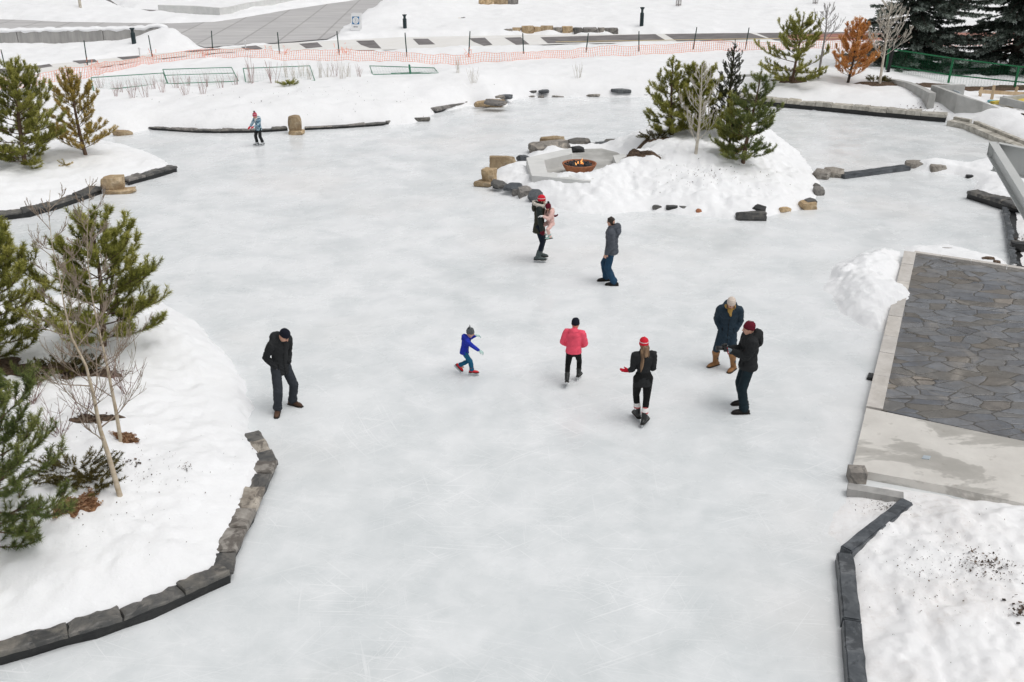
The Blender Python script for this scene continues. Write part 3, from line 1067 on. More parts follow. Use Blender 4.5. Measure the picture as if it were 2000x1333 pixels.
def slab_stone(quad, z0, z1, seed, jag=0.03):
    """flat split slab over a quad (4 world xy corners): broken outline, uneven top, chipped edges"""
    r = random.Random(seed)
    out = []
    for i in range(4):
        a, b = quad[i], quad[(i + 1) % 4]
        L = (b - a).length
        n = max(2, int(L / .085))
        for k in range(n):
            p = a.lerp(b, k / n)
            j = jag * (1.2 if i == 2 else .35) * (.4 if k == 0 else 1)
            out.append(p + Vector((r.uniform(-j, j), r.uniform(-j, j), 0)))
    c = sum(out, Vector()) / len(out)
    n = len(out)
    V, Fc = [], []
    tx, ty = r.uniform(-.05, .05), r.uniform(-.05, .05)

    def top(p, k):
        return Vector((p.x, p.y, z1 + (p.x - c.x) * tx + (p.y - c.y) * ty + r.uniform(-.007, .007) - k))
    for p in out:                                      # underside, mid, upper rim, inset top
        V.append(Vector((p.x, p.y, z0)))
    for p in out:
        q = p + (c - p) * r.uniform(-.03, .02)
        V.append(Vector((q.x, q.y, z0 + (z1 - z0) * r.uniform(.4, .7))))
    for p in out:
        q = p + (c - p).normalized() * r.uniform(.004, .022)
        V.append(top(q, .010))
    for p in out:
        q = p + (c - p).normalized() * min(.05 + r.uniform(-.015, .02), (c - p).length * .5)
        V.append(top(q, 0))
    V.append(top(c, -.004))
    for ring in range(3):
        for i in range(n):
            j = (i + 1) % n
            a, b = ring * n + i, ring * n + j
            Fc.append((a, b, b + n, a + n))
    for i in range(n):
        Fc.append((3 * n + i, 3 * n + (i + 1) % n, 4 * n))
    mb = MB()
    mb.add(V, Fc)
    me = mb.mesh('stone')
    bm = bmesh.new()
    bm.from_mesh(me)
    bmesh.ops.recalc_face_normals(bm, faces=bm.faces)
    bm.to_mesh(me)
    bm.free()
    return me


def kerb(name, label, px_path, slen, depth, mat, base_mat='slate_dark', z0=0.10, z1=0.24, side=1, cat='stone edging', seed=1, group=None, over=0.03, base_h=None, gap=0.012, zpath=0.0):
    """edging of laid slabs over a darker recessed base course; the stones lie on `side` (+1 left of travel) of the path"""
    P = [G(x, y, zpath) for x, y in px_path]
    root = thing(name, label, cat, P[0], group=group)
    r = random.Random(seed)
    tot = sum((b - a).length for a, b in zip(P[:-1], P[1:]))
    s = 0.0
    o0 = P[0]
    n_ = 0
    while s < tot - 0.1 and n_ < 95:
        L = r.uniform(*slen)
        e = min(s + L, tot)
        if tot - e < slen[0] * 0.5:
            e = tot
        a, ta = path_at(P, s + gap)
        b, tb = path_at(P, e - gap)
        m, tm = path_at(P, (s + e) / 2)
        na = Vector((-ta.y, ta.x, 0)) * side
        nb = Vector((-tb.y, tb.x, 0)) * side
        nm = (na + nb).normalized()
        na, nb = (na + nm).normalized(), (nb + nm).normalized()
        d1, d2 = r.uniform(*depth), r.uniform(*depth)
        q = [a - na * over - o0, b - nb * over - o0, b + nb * d2 - o0, a + na * d1 - o0]
        me = slab_stone(q, z0 + r.uniform(-.01, .01), z1 + r.uniform(-.03, .03), seed * 100 + n_)
        mm = mat if isinstance(mat, str) else r.choice(mat)
        o = link('stone', me, MAT[mm], root)
        n_ += 1
        s = e
    # base course under the slabs
    R = resample(P, 0.35)
    mb = MB()
    r2 = random.Random(seed + 5)
    off = []
    for i, p in enumerate(R):
        t = (R[min(i + 1, len(R) - 1)] - R[max(i - 1, 0)]).normalized()
        n = Vector((-t.y, t.x, 0)) * side
        off.append((p + n * (0.03 + r2.uniform(-.02, .02)) - o0, p + n * 0.28 - o0))
    bh = z0 + 0.02 if base_h is None else base_h
    for i in range(len(off) - 1):
        a, b = off[i], off[i + 1]
        vs = [(*a[0][:2], -.1), (*b[0][:2], -.1), (*b[1][:2], -.1), (*a[1][:2], -.1), (*a[0][:2], bh), (*b[0][:2], bh), (*b[1][:2], bh), (*a[1][:2], bh)]
        fs = [(4, 5, 6, 7), (0, 1, 5, 4), (2, 3, 7, 6)]
        if side < 0:
            fs = [f[::-1] for f in fs]
        mb.add(vs, fs)
    mb.build('base_course', MAT[base_mat], root)
    return root


# slate edging round the near left island: long slabs in front, broad ones at the right
kerb('slate_edging', 'long dark slate edging with a black face, fronting the near left mound', [(-260, 1390), (0, 1302), (190, 1250), (300, 1212), (452, 1140)],
     (0.62, 0.95), (0.17, 0.27), 'slate', z0=0.17, z1=0.235, side=1, seed=3)
kerb('slate_edging', 'broad brown-grey slate edging down the right side of the near left snow mound', [(454, 1138), (459, 1098), (497, 1020), (522, 960), (541, 921)],
     (0.42, 0.70), (0.26, 0.42), ['slate_warm', 'slate_warm', 'slate_warm', 'slate'], z0=0.14, z1=0.215, side=1, seed=4)
kerb('slate_edging', 'narrow half-buried slate edging above the bend of the near left snow mound', [(541, 919), (520, 878), (504, 853)],
     (0.34, 0.5), (0.22, 0.36), ['slate', 'slate_warm'], z0=0.08, z1=0.18, side=1, seed=5)
kerb('slate_edging', 'curved black-faced slate edging left of the tan boulder on the far left mound', [(-260, 470), (-150, 455), (0, 432), (60, 425), (130, 405), (200, 379)],
     (0.75, 1.15), (0.30, 0.42), ['slate', 'slate', 'grey_stone'], z0=0.15, z1=0.23, side=1, seed=6)
kerb('slate_edging', 'short slate edging right of the tan boulder, ending at a point on the ice', [(252, 363), (300, 350), (347, 336)],
     (0.6, 0.95), (0.30, 0.42), ['slate', 'grey_stone'], z0=0.15, z1=0.23, side=1, seed=7)
kerb('slate_edging', 'slate edging running left behind the child skater on the far shore', [(290, 254), (400, 261), (500, 260), (562, 256)],
     (0.8, 1.4), (0.16, 0.34), ['slate', 'grey_stone'], z0=0.085, z1=0.14, side=1, seed=8)
kerb('slate_edging', 'slate edging right of the upright tan boulder on the far shore', [(596, 255), (680, 251), (760, 245), (768, 241)],
     (0.8, 1.5), (0.16, 0.34), ['slate', 'grey_stone'], z0=0.085, z1=0.15, side=1, seed=9)
kerb('slate_edging', 'short dark slate edging climbing to the stone pile on the far shore', [(852, 222), (885, 213), (919, 204)],
     (0.8, 1.3), (0.25, 0.45), ['slate', 'grey_stone'], z0=0.10, z1=0.19, side=1, seed=10)
kerb('slate_edging', 'long pale-topped stone edging below the orange dead tree', [(1440, 200), (1510, 209), (1600, 217), (1700, 227), (1846, 240)],
     (0.6, 1.15), (0.42, 0.6), 'edging_pale', z0=0.20, z1=0.36, side=1, seed=11)
kerb('slate_edging', 'black slate edging of the snowy spit under the steel frame', [(1886, 388), (1960, 412), (2000, 425), (2150, 476)],
     (0.55, 0.9), (0.32, 0.5), 'slate', z0=0.18, z1=0.30, side=1, seed=12)
kerb('stone_strip', 'straight blue-grey stone strip between the ice and a dirty snow patch', [(1984, 524), (1976, 470), (1966, 414)],
     (0.55, 0.75), (0.0, 0.02), 'slate_blue', z0=0.10, z1=0.17, side=-1, seed=13, over=0.15, base_h=0.05)


# long heavy slate beams
def beam_stone(a, b, w_, h, mat, label, seed, parent=None, name='slate_beam', cat='slate beam', zc=None):
    r = random.Random(seed)
    a, b = Vector(a), Vector(b)
    c = (a + b) / 2
    t = (b - a).normalized()
    L = (b - a).length
    mb = MB()
    k = max(4, int(L / 0.16))
    P, R = [], []
    s = Vector((-t.y, t.x, 0))
    bm = bmesh.new()
    rows = []
    for i in range(k + 1):
        f = i / k - 0.5
        q = t * (f * L)
        ww, hh = w_ / 2 * (1 + r.uniform(-.03, .03)), h * (1 + r.uniform(-.07, .04))
        j = Vector((r.uniform(-.005, .005), r.uniform(-.005, .005), 0))
        rows.append([bm.verts.new(q + j - s * ww), bm.verts.new(q + j + s * ww), bm.verts.new(q + j + s * ww * .93 + Vector((0, 0, hh))), bm.verts.new(q + j - s * ww * .93 + Vector((0, 0, hh * r.uniform(.93, 1.05))))])
    for i in range(k):
        for q in range(4):
            bm.faces.new((rows[i][q], rows[i + 1][q], rows[i + 1][(q + 1) % 4], rows[i][(q + 1) % 4]))
    bm.faces.new(rows[0][::-1])
    bm.faces.new(rows[-1])
    bmesh.ops.recalc_face_normals(bm, faces=bm.faces)
    es = [e for e in bm.edges if len(e.link_faces) == 2 and e.calc_face_angle(0) > 0.6]
    bmesh.ops.bevel(bm, geom=es, offset=0.02, segments=2, affect='EDGES', clamp_overlap=True)
    me = bpy.data.meshes.new(name)
    bm.to_mesh(me)
    bm.free()
    o = link(name, me, MAT[mat], parent)
    o.location = c if zc is None else (c.x, c.y, zc)
    if parent is None:
        tag(o, label, cat)
    return o


beam_stone(G(1650, 1090), G(1770, 995), 0.21, 0.20, 'slate_blue', 'slate beam lying slanted across the snow at lower right', 31, zc=-0.02)
beam_stone(G(1648, 1098), G(1661, 1230), 0.25, 0.20, 'slate_blue', 'shorter upper piece of the straight slate edge at the bottom right', 32, zc=-0.02)
beam_stone(G(1661, 1233), G(1677, 1420), 0.25, 0.20, 'slate_blue', 'long lower piece of the straight slate edge, cut by the bottom of the picture', 34, zc=-0.02)
beam_stone(G(1641, 348), G(1771, 331), 0.42, 0.14, 'slate_blue', 'long blue-grey slate plank bridging from the fire pit island', 33, zc=0.0)

# tan and grey boulders and loose slabs
T = rad
stone(236, 377, (0.95, 0.42, 0.16), 0.25, 'tan_stone', 'thin tan slab on the ice edge under the tan boulder', 'stone_slab', 'stone slab', boxy=0.8)
stone(222, 368, (0.74, 0.52, 0.42), 0.15, 'tan_stone', 'square tan boulder on the edging of the far left snow mound', 'boulder', 'boulder', z=0.12, boxy=0.85, rough=.06)
stone(579, 262, (0.62, 0.5, 0.18), 0.0, 'tan_stone', 'flat tan block at the foot of the upright tan boulder', 'stone_block', 'stone block', boxy=0.9)
stone(577, 256, (0.54, 0.48, 0.66), 0.2, 'tan_stone', 'upright rounded tan boulder on the far shore by the child skater', 'boulder', 'boulder', z=0.10, boxy=0.45, rough=.07)
stone(240, 264, (0.75, 0.35, 0.22), 0.6, 'tan_stone', 'tan slab sloping into the ice behind the golden pine', 'stone_slab', 'stone slab', boxy=0.85, tilt=(0.1, 0.2))
stone(967, 209, (0.92, 0.45, 0.36), 0.03, 'tan_stone', 'brick-shaped tan block at the front of the stone pile on the far shore', 'stone_block', 'stone block', boxy=0.95, rough=.05)
stone(968, 203, (1.0, 0.6, 0.15), -0.2, 'grey_stone', 'dark slate slab tipped on the tan block of the far stone pile', 'stone_slab', 'stone slab', z=0.32, boxy=0.7, tilt=(0.15, 0.05))
stone(941, 207, (0.75, 0.32, 0.24), 0.6, 'tan_stone', 'slim tan block left of the far stone pile', 'stone_block', 'stone block', z=0.1, boxy=0.9)
stone(972, 193, (0.6, 0.5, 0.18), 0.3, 'grey_stone', 'grey slate lump behind the far stone pile, beside a second one', 'stone', 'stone', z=0.25, boxy=0.6)
stone(987, 192, (0.65, 0.5, 0.18), -0.2, 'slate_blue', 'bluish slate lump at the right back of the far stone pile', 'stone', 'stone', z=0.25, boxy=0.6)
far = [(1004, 184, .35, .3, .2, 'tan_stone', 'small tan stone right of the far stone pile'), (1041, 180, .42, .3, .16, 'slate', 'small dark slate chip on the far snow edge, left of the thick wedge'),
       (1062, 181, .62, .4, .24, 'slate_blue', 'thick dark slate wedge on the far snow edge'), (1057, 190, .34, .3, .16, 'grey_stone', 'round grey stone at the far ice edge below the slate wedge'),
       (1030, 189, .9, .25, .10, 'slate_warm', 'thin flat stone at the far ice edge, first right of the stone pile'), (1122, 184, .5, .3, .10, 'slate_warm', 'thin slate flake in the middle of the far ice edge'),
       (1090, 189, .7, .25, .09, 'slate_warm', 'low brownish stone flush with the far ice edge'), (1145, 184, .45, .4, .18, 'slate', 'broken slate lump at the far ice edge, paired with a longer one'),
       (1160, 188, .85, .4, .20, 'slate_warm', 'long brownish slate stone at the far ice edge'), (1188, 186, .72, .45, .28, 'slate', 'chunky black slate at the far ice edge beside the long brownish one'),
       (1213, 180, 1.15, .6, .30, 'slate_blue', 'largest boat-shaped slate on the snow behind the far ice edge'), (1243, 187, .55, .4, .2, 'grey_stone', 'snow-topped grey stone at the far ice edge near the pines'),
       (1262, 188, .42, .35, .2, 'slate', 'last dark stone of the far ice edge before the pines'), (822, 236, .95, .35, .28, 'slate', 'lone slate block on the far ice edge between two edgings')]
for i, (px, py, l, w_, h, m_, lab) in enumerate(far):
    stone(px, py, (l * .85, w_ * .8, h * .62), random.uniform(-.25, .25), m_, lab, 'stone', 'stone', z=0.02 if py > 183 else 0.2, boxy=0.6, fn=None, tilt=(random.uniform(-.1, .2), random.uniform(-.1, .1)))
# fire pit island
isl = [(982, 327, .92, .36, .42, 0.0, 'tan_stone', 'long tan bench-shaped block left of the concrete fire pit seat', .95, 0.05, (0, 0)),
       (957, 355, .50, .42, .46, -0.3, 'tan_stone', 'cube-shaped tan block below the bench-shaped one', .95, 0.12, (0, 0)),
       (948, 363, .66, .50, .20, -0.3, 'tan_stone', 'flat tan slab at the left tip of the fire pit island', .95, 0.0, (0, 0)),
       (984, 371, .80, .30, .22, -0.55, 'slate_dark', 'black slate slab at the left tip of the fire pit island', .8, 0.0, (0.3, 0.1)),
       (975, 362, .55, .35, .12, -0.3, 'slate', 'thin slate flake leaning on the snow below the cube-shaped tan block', .7, 0.2, (0.25, 0.1)),
       (1003, 367, .62, .42, .12, -0.2, 'slate_blue', 'flat bluish slate flake on the snow above the grey lumps', .7, 0.22, (0.2, 0.0)),
       (1009, 383, .30, .30, .26, 0.1, 'grey_stone', 'small pale round stone left of two grey lumps', .4, 0.0, (0, 0)),
       (1026, 385, .48, .42, .34, 0.2, 'grey_stone', 'larger grey lump in the left shore of the fire pit island', .6, 0.0, (0.2, 0)),
       (1046, 393, .46, .40, .34, -0.2, 'slate_blue', 'square blue-grey lump behind the woman in the olive parka', .75, 0.0, (0.3, 0)),
       (1072, 296, 1.55, .95, .38, 0.12, 'grey_stone', 'large flat grey rock behind the concrete fire pit seat', .6, 0.08, (0.1, -0.08)),
       (1079, 283, .95, .5, .34, 0.1, 'tan_stone', 'tan rock hidden behind the large flat grey rock', .6, 0.1, (0, 0)),
       (1130, 286, .85, .55, .30, 0.2, 'slate', 'dark ringed slate rock right of the large flat grey rock', .55, 0.1, (0.1, 0)),
       (1128, 299, .52, .35, .25, 0.35, 'slate_dark', 'black wedge of slate at the end of the concrete back seat', .6, 0.2, (0.2, 0.1)),
       (1157, 291, .55, .4, .20, 0.2, 'slate', 'flat slate stone behind the fire bowl, left of a row', .7, 0.1, (0.2, 0)),
       (1176, 287, .60, .4, .20, 0.3, 'slate_blue', 'bluish flat stone in the row behind the fire bowl', .7, 0.1, (0.2, 0)),
       (1194, 282, .55, .4, .20, 0.35, 'slate', 'last flat slate stone of the row behind the fire bowl', .7, 0.12, (0.1, 0)),
       (1022, 319, .45, .35, .30, 0.5, 'slate_blue', 'slate lump at the left end of the concrete seat', .6, 0.1, (0.1, 0.2)),
       (1013, 326, .55, .30, .20, 0.1, 'slate', 'dark slate stone between the bench-shaped tan block and the concrete seat', .7, 0.05, (0, 0)),
       (1283, 407, .28, .2, .12, 0, 'slate', 'tiny dark stone in the front shore, left of a slightly larger one', .6, 0.05, (0, 0)),
       (1312, 410, .36, .2, .16, 0, 'slate_dark', 'small black stone in the front shore of the fire pit island', .6, 0.05, (0, 0)),
       (1337, 411, .36, .2, .16, 0.1, 'slate', 'small slate stone left of the brown ball-shaped one', .6, 0.05, (0, 0)),
       (1364, 419, .20, .2, .20, 0, 'corten', 'round rust-brown stone in the front shore of the fire pit island', .1, 0.0, (0, 0)),
       (1383, 412, .42, .2, .14, -0.1, 'slate_dark', 'flat black stone right of the brown ball-shaped one', .6, 0.05, (0, 0)),
       (1466, 429, .88, .36, .28, -0.05, 'slate', 'big log-shaped grey slate at the front shore of the fire pit island', .85, 0.0, (0, 0)),
       (1481, 416, .42, .3, .24, -0.4, 'slate_dark', 'dark slate wedge behind the log-shaped one', .6, 0.06, (0.2, 0.2)),
       (1533, 413, .42, .16, .16, 0.45, 'tan_stone', 'slim tan stone lying slanted at the island shore', .8, 0.02, (0, 0.1)),
       (1578, 407, .55, .40, .26, 0.15, 'tan_stone', 'broken tan rock at the right corner of the fire pit island', .65, 0.0, (0.1, 0)),
       (1582, 396, .36, .30, .14, 0.25, 'slate', 'grey slate cap behind the broken tan rock', .7, 0.16, (0.1, 0)),
       (1598, 380, .36, .36, .26, 0.1, 'grey_stone', 'single grey lump on the right shore of the fire pit island', .6, 0.0, (0.1, 0)),
       (1594, 367, .30, .22, .16, 0.8, 'slate', 'narrow slate stone above the single grey lump', .6, 0.06, (0.1, 0)),
       (1602, 348, .62, .42, .30, -0.35, 'slate_warm', 'brown layered rock at the left end of the slate plank', .6, 0.0, (0.15, 0.1)),
       (1627, 345, .70, .40, .30, -0.35, 'slate_warm', 'second brown layered rock, touching the slate plank', .6, 0.0, (0.15, 0.1)),
       (1787, 327, .70, .46, .24, -0.15, 'slate_warm', 'broad tan-topped rock just past the right end of the slate plank', .65, 0.0, (0.1, 0)),
       (1830, 335, .56, .44, .26, -0.1, 'slate_warm', 'brown cube-like rock on the spit right of the broad tan-topped one', .75, 0.0, (0.1, 0)),
       (1864, 337, .42, .26, .20, -0.5, 'slate', 'dark pointed stone on the spit shore', .6, 0.0, (0.1, 0)),
       (1893, 348, .24, .18, .14, -0.2, 'slate_dark', 'small black stone at the ice edge of the spit', .6, 0.0, (0, 0)),
       (1991, 487, .5, .28, .22, -0.2, 'slate_dark', 'black rock in the dirty snow right of the blue-grey strip', .6, 0.1, (0, 0)),
       (1993, 478, .5, .2, .14, -0.2, 'slate', 'flat dark stone behind the black rock at the right edge', .6, 0.1, (0, 0)),
       (1700, 739, .16, .24, .10, -0.35, 'slate_dark', 'small dark stone lying on the ice against the terrace kerb', .5, 0.0, (0, 0)),
       (1848, 486, .55, .08, .05, -0.15, 'dirt', 'thin brown stick on the snow behind the terrace', .5, 0.12, (0, 0)),
       (1930, 506, .32, .14, .08, -0.25, 'dirt', 'brown lump of frozen soil on the snow behind the terrace', .5, 0.12, (0, 0)),
       (1946, 513, .18, .14, .08, 0.2, 'dirt', 'smaller brown lump right of the frozen soil', .5, 0.12, (0, 0))]
for (px, py, l, w_, h, rz, m_, lab, bx, z, tl) in isl:
    nm = 'stick' if 'stick' in lab else ('soil_lump' if 'soil' in lab and 'small' not in lab else 'stone')
    stone(px, py, (l, w_, h), rz, m_, lab, 'soil_lump' if 'brown lump' in lab or 'smaller brown' in lab else nm, 'stick' if nm == 'stick' else ('soil' if m_ == 'dirt' else 'stone'), z=z, boxy=bx, tilt=tl)

# concrete blocks at the terrace corner
mb = MB()
p = G(1672, 938)
mb.box((0, 0, .10), (.28, .26, .24))
o = mb.build('corner_stone', MAT['grey_stone'], None, bevel=.012)
o.location, o.rotation_euler = p, (0, 0, rad(-6))
tag(o, 'square grey corner stone at the near corner of the concrete slab', 'stone block')
a, b = G(1653, 965), G(1762, 984)
mb = MB()
mb.bar((0, 0, 0), b - a, .20, .15)
o = mb.build('concrete_block', MAT['concrete_wall'], None, bevel=.01)
o.location = (a.x, a.y, .085)
tag(o, 'low tapering concrete block half buried below the corner stone', 'concrete block')

# ------------------------------------------------------------------ terrace at the right
ZT = 0.15
TER = W([(1781, 497), (2250, 572), (2250, 925), (2000, 862), (1716, 800)], ZT)
sheet('terrace', TER, ZT, MAT['flagstone'], thick=0.3)
SLAB = W([(1692, 797), (2000, 862), (2250, 925), (2250, 1052), (2000, 984), (1850, 950), (1664, 916)], ZT + .004)
o = sheet('concrete_slab', [(x, y) for x, y in SLAB], ZT + .004, MAT['slab'], thick=0.25)
mb = MB()
q = [G(1804, 891, ZT), G(1818, 893, ZT), G(1815, 899, ZT), G(1800, 897, ZT)]
mb.prism([(v.x, v.y) for v in q], ZT - .01, ZT + .018)
tag(mb.build('cover_plate', MAT['steel_plate']), 'small pale metal cover plate set in the concrete slab', 'cover plate')


def block_row(name, label, px_a, px_b, w_, n, mat, z0, z1, seed, side=1, cat='kerb'):
    a, b = G(*px_a, ZT), G(*px_b, ZT)
    root = thing(name, label, cat, (a.x, a.y, 0))
    t = (b - a) / n
    nrm = Vector((-t.y, t.x, 0)).normalized() * side
    r = random.Random(seed)
    cut = [0] + sorted((i + r.uniform(-.2, .2)) / n for i in range(1, n)) + [1]
    for i in range(n):
        p0 = (b - a) * cut[i] + t.normalized() * .006
        p1 = (b - a) * cut[i + 1] - t.normalized() * .006
        m_ = MB()
        qd = [p0, p1, p1 + nrm * w_, p0 + nrm * w_]
        m_.prism([(v.x, v.y) for v in qd], z0, z1 + r.uniform(-.004, .004))
        m_.build('stone', MAT[mat], root, bevel=.008)
    return root


block_row('terrace_kerb', 'pale stone kerb along the ice side of the flagstone terrace', (1766, 492), (1691, 796), .30, 8, 'kerb_pale', -.05, ZT + .03, 3, side=1)
block_row('terrace_kerb', 'narrow pale kerb along the back of the flagstone terrace', (1786, 492), (2240, 560), .16, 7, 'kerb_pale', -.05, ZT + .03, 4, side=-1)

# ------------------------------------------------------------------ fire pit
ZF = 0.25
sheet('patio', W([(1030, 315), (1118, 292), (1175, 290), (1206, 298), (1242, 324), (1180, 348), (1150, 356), (1040, 346)], ZF), ZF - .004, MAT['concrete_wet'], thick=.2)
zt = 0.62
U = [(1028, 308), (1116, 289), (1118, 300), (1063, 313), (1069, 337), (1120, 341), (1172, 340), (1153, 354), (1038, 343)]
uw = W(U, zt)
mb = MB()
mb.prism(uw, ZF - .15, zt)
tag(mb.build('concrete_bench', MAT['concrete_pale'], None, bevel=.015), 'U-shaped pale concrete seat wrapping the fire bowl', 'bench')
mb = MB()
mb.prism(W([(1197, 304), (1220, 300), (1238, 320), (1207, 329)], .45), .1, .45)
tag(mb.build('concrete_bench', MAT['concrete_pale'], None, bevel=.015), 'square pale concrete seat block right of the fire bowl', 'bench')
c = G(1131, 340, ZF)
bowl = thing('fire_bowl', 'round rust-coloured fire bowl of dark lava rock with small flames', 'fire bowl', (c.x, c.y, ZF))
rb = 0.59
mb = MB()
mb.lathe([(.30, 0), (.36, 0), (.44, .10), (.55, .27), (rb, .36), (rb, .375), (rb - .05, .375), (rb - .06, .34), (.46, .27), (0.001, .25)], n=40)
mb.build('bowl', MAT['corten'], bowl, smooth=True)
mb = MB()
for i in range(150):
    a = random.uniform(0, 6.283)
    r_ = rb * .83 * math.sqrt(random.random())
    s = random.uniform(.03, .06)
    q = Matrix.Rotation(random.uniform(0, 6), 3, Vector((random.random() + .1, random.random(), random.random())))
    mb.ball((r_ * math.cos(a), r_ * math.sin(a), .30 + random.uniform(0, .035) + .03 * (1 - r_ / rb)), (s, s * .8, s * .7), M=q, nu=6, nv=4)
o = mb.build('lava_rocks', MAT['lava'], bowl)
o['kind'] = 'stuff'
for i, (x, y, h, w_) in enumerate([(.06, -.03, .22, .030), (.10, .02, .14, .028), (-.05, .01, .10, .03), (.0, .06, .11, .026), (.13, -.05, .09, .022), (-.11, -.04, .08, .024), (-.02, -.08, .10, .026), (.10, .08, .07, .02)]):
    m_ = MB()
    lx, ly = random.uniform(-.05, .05), random.uniform(-.03, .03)
    m_.tube([(x, y, .32), (x + lx * .2, y + ly * .2, .32 + h * .25), (x + lx * .7, y + ly, .32 + h * .6), (x + lx * 1.6, y + ly * 1.4, .32 + h)], [w_ * .6, w_, w_ * .55, .004], n=8)
    m_.build('flame', MAT['flame'], bowl, smooth=True)

# ------------------------------------------------------------------ far walls and street things
# concrete wall at top left with snow on its top
a, b = G(-150, 97, .25), G(326, 87, .25)
wl = thing('concrete_wall', 'long low concrete wall with a strip of snow on top, at the upper left', 'wall', (a.x, a.y, .2))
d = (b - a)
d.z = 0
L = d.length
t = d / L
n_ = Vector((-t.y, t.x, 0))
for (s0, s1) in ((0, .385), (.3875, .737), (.7395, 1.0)):
    m_ = MB()
    p0, p1 = d * s0, d * s1
    qd = [p0, p1, p1 + n_ * .35, p0 + n_ * .35]
    m_.prism([(v.x, v.y) for v in qd], -.4, 1.02)
    m_.build('wall', MAT['concrete_wall'], wl, bevel=.02)
m_ = MB()
P, R = [], []
for k in range(60):
    f = k / 59
    P.append(d * f + n_ * (.34 + .05 * math.sin(k * .9)) + Vector((0, 0, 1.04 + .03 * math.sin(k * 1.7) + (.12 if f > .93 and f < .985 else 0))))
    R.append((.42 + .04 * math.sin(k * 2.3), .15 + .02 * math.sin(k * 1.1)))
m_.tube(P, R, n=10, ref=n_)
o = m_.build('snow_cap', MAT['snow'], wl, smooth=True)

# curved low wall near the top edge
cw = [(310, 26), (345, 27), (380, 28), (430, 32), (452, 30), (490, 21), (545, 13), (600, 5), (650, -6)]
P = [G(x, y, .3) for x, y in cw]
P = resample(P, 1.2)
m_ = MB()
o0 = P[0].copy()
ring = []
for i, p in enumerate(P):
    t = (P[min(i + 1, len(P) - 1)] - P[max(i - 1, 0)]).normalized()
    n_ = Vector((-t.y, t.x, 0))
    q = p - o0
    ring += [q, q + n_ * .3, q + n_ * .3 + Vector((0, 0, .62)), q + Vector((0, 0, .62))]
fs = []
for i in range(len(P) - 1):
    for k in range(4):
        fs.append((i * 4 + k, i * 4 + 4 + k, i * 4 + 4 + (k + 1) % 4, i * 4 + (k + 1) % 4))
fs += [(0, 1, 2, 3), tuple(len(ring) - 4 + k for k in (3, 2, 1, 0))]
m_.add(ring, [f[::-1] for f in fs])
o = m_.build('curved_wall', MAT['concrete_pale'], None, smooth=False)
o.location = o0
tag(o, 'low curved pale grey wall sweeping along the promenade at the top', 'wall')


def bollard(px, py, h, label):
    p = surf(HC, px, py)
    r = thing('bollard', label, 'bollard', (p.x, p.y, p.z - .03), group='dark bollards along the promenade')
    m_ = MB()
    m_.lathe([(.135, -.1), (.135, h * .66), (.125, h * .70), (.085, h * .73), (.085, h * .86), (.001, h * .86)], n=16)
    m_.build('post', MAT['bollard'], r, smooth=True)
    m_ = MB()
    m_.lathe([(.001, h * .86), (.09, h * .87), (.16, h * .97), (.165, h), (.001, h + .015)], n=16)
    m_.build('cap', MAT['bollard'], r, smooth=True)


bollard(262, 85, .95, 'short dark bollard in the snow before the long concrete wall')
bollard(791, 55, .92, 'dark bollard on the snow heap right of the white sign board')
bollard(1253, 51, 1.28, 'tallest dark bollard, on the open snow above the path')

# sandwich board
p = surf(HC, 697, 58)
sg = thing('sign_board', 'white A-frame sign board with a blue panel and pale round emblem', 'sign', (p.x, p.y, p.z - .05), rad(-6))
for s in (-1, 1):
    m_ = MB()
    ang = rad(14) * s
    Rm = Matrix.Rotation(-ang, 3, 'X')
    # front leaf leans away from the viewer towards the ridge
    m_.box((0, s * -.0 + (.17 * -s), .57), (.66, .04, 1.16), R=Matrix.Rotation(rad(-14) * s, 3, 'X') if s > 0 else Matrix.Rotation(rad(14), 3, 'X').inverted())
    m_.build('board', MAT['white_paint'], sg, bevel=.015)


def on_leaf(x, z, off):
    """point on the front leaf (leans back with height)"""
    a_ = rad(14)
    R_ = Matrix.Rotation(-a_, 3, 'X')
    return R_ @ Vector((x, -.02 - off, z)) + Vector((0, -.17, .57))


def leaf_poly(pts, off, m, name):
    m_ = MB()
    m_.add([on_leaf(x, z, off) for x, z in pts], [tuple(range(len(pts)))])
    return m_.build(name, m, sg)


leaf_poly([(-.25, -.16), (.25, -.16), (.25, .36), (-.25, .36)], .003, MAT['sign_blue'], 'panel')
circ = [(math.cos(k * math.pi / 16), math.sin(k * math.pi / 16)) for k in range(32)]
leaf_poly([(.215 * x, .10 + .235 * z) for x, z in circ], .006, MAT['white_paint'], 'emblem')
leaf_poly([(.145 * x, .10 + .165 * z) for x, z in circ], .009, MAT['sign_grey'], 'emblem_ring')
leaf_poly([(.115 * x, .10 + .135 * z) for x, z in circ], .012, MAT['white_paint'], 'emblem_core')
leaf_poly([(-.02, .0), (.02, .0), (.05, .16), (0, .21), (-.05, .16)], .015, MAT['sign_grey'], 'emblem_mark')
m_ = MB()
for x in (-.13, -.075, -.02, .06, .11):
    m_.add([on_leaf(x - .02, -.36, .004), on_leaf(x + .022, -.36, .004), on_leaf(x + .022, -.30, .004), on_leaf(x - .02, -.30, .004)], [(0, 1, 2, 3)])
m_.build('lettering', MAT['black'], sg)


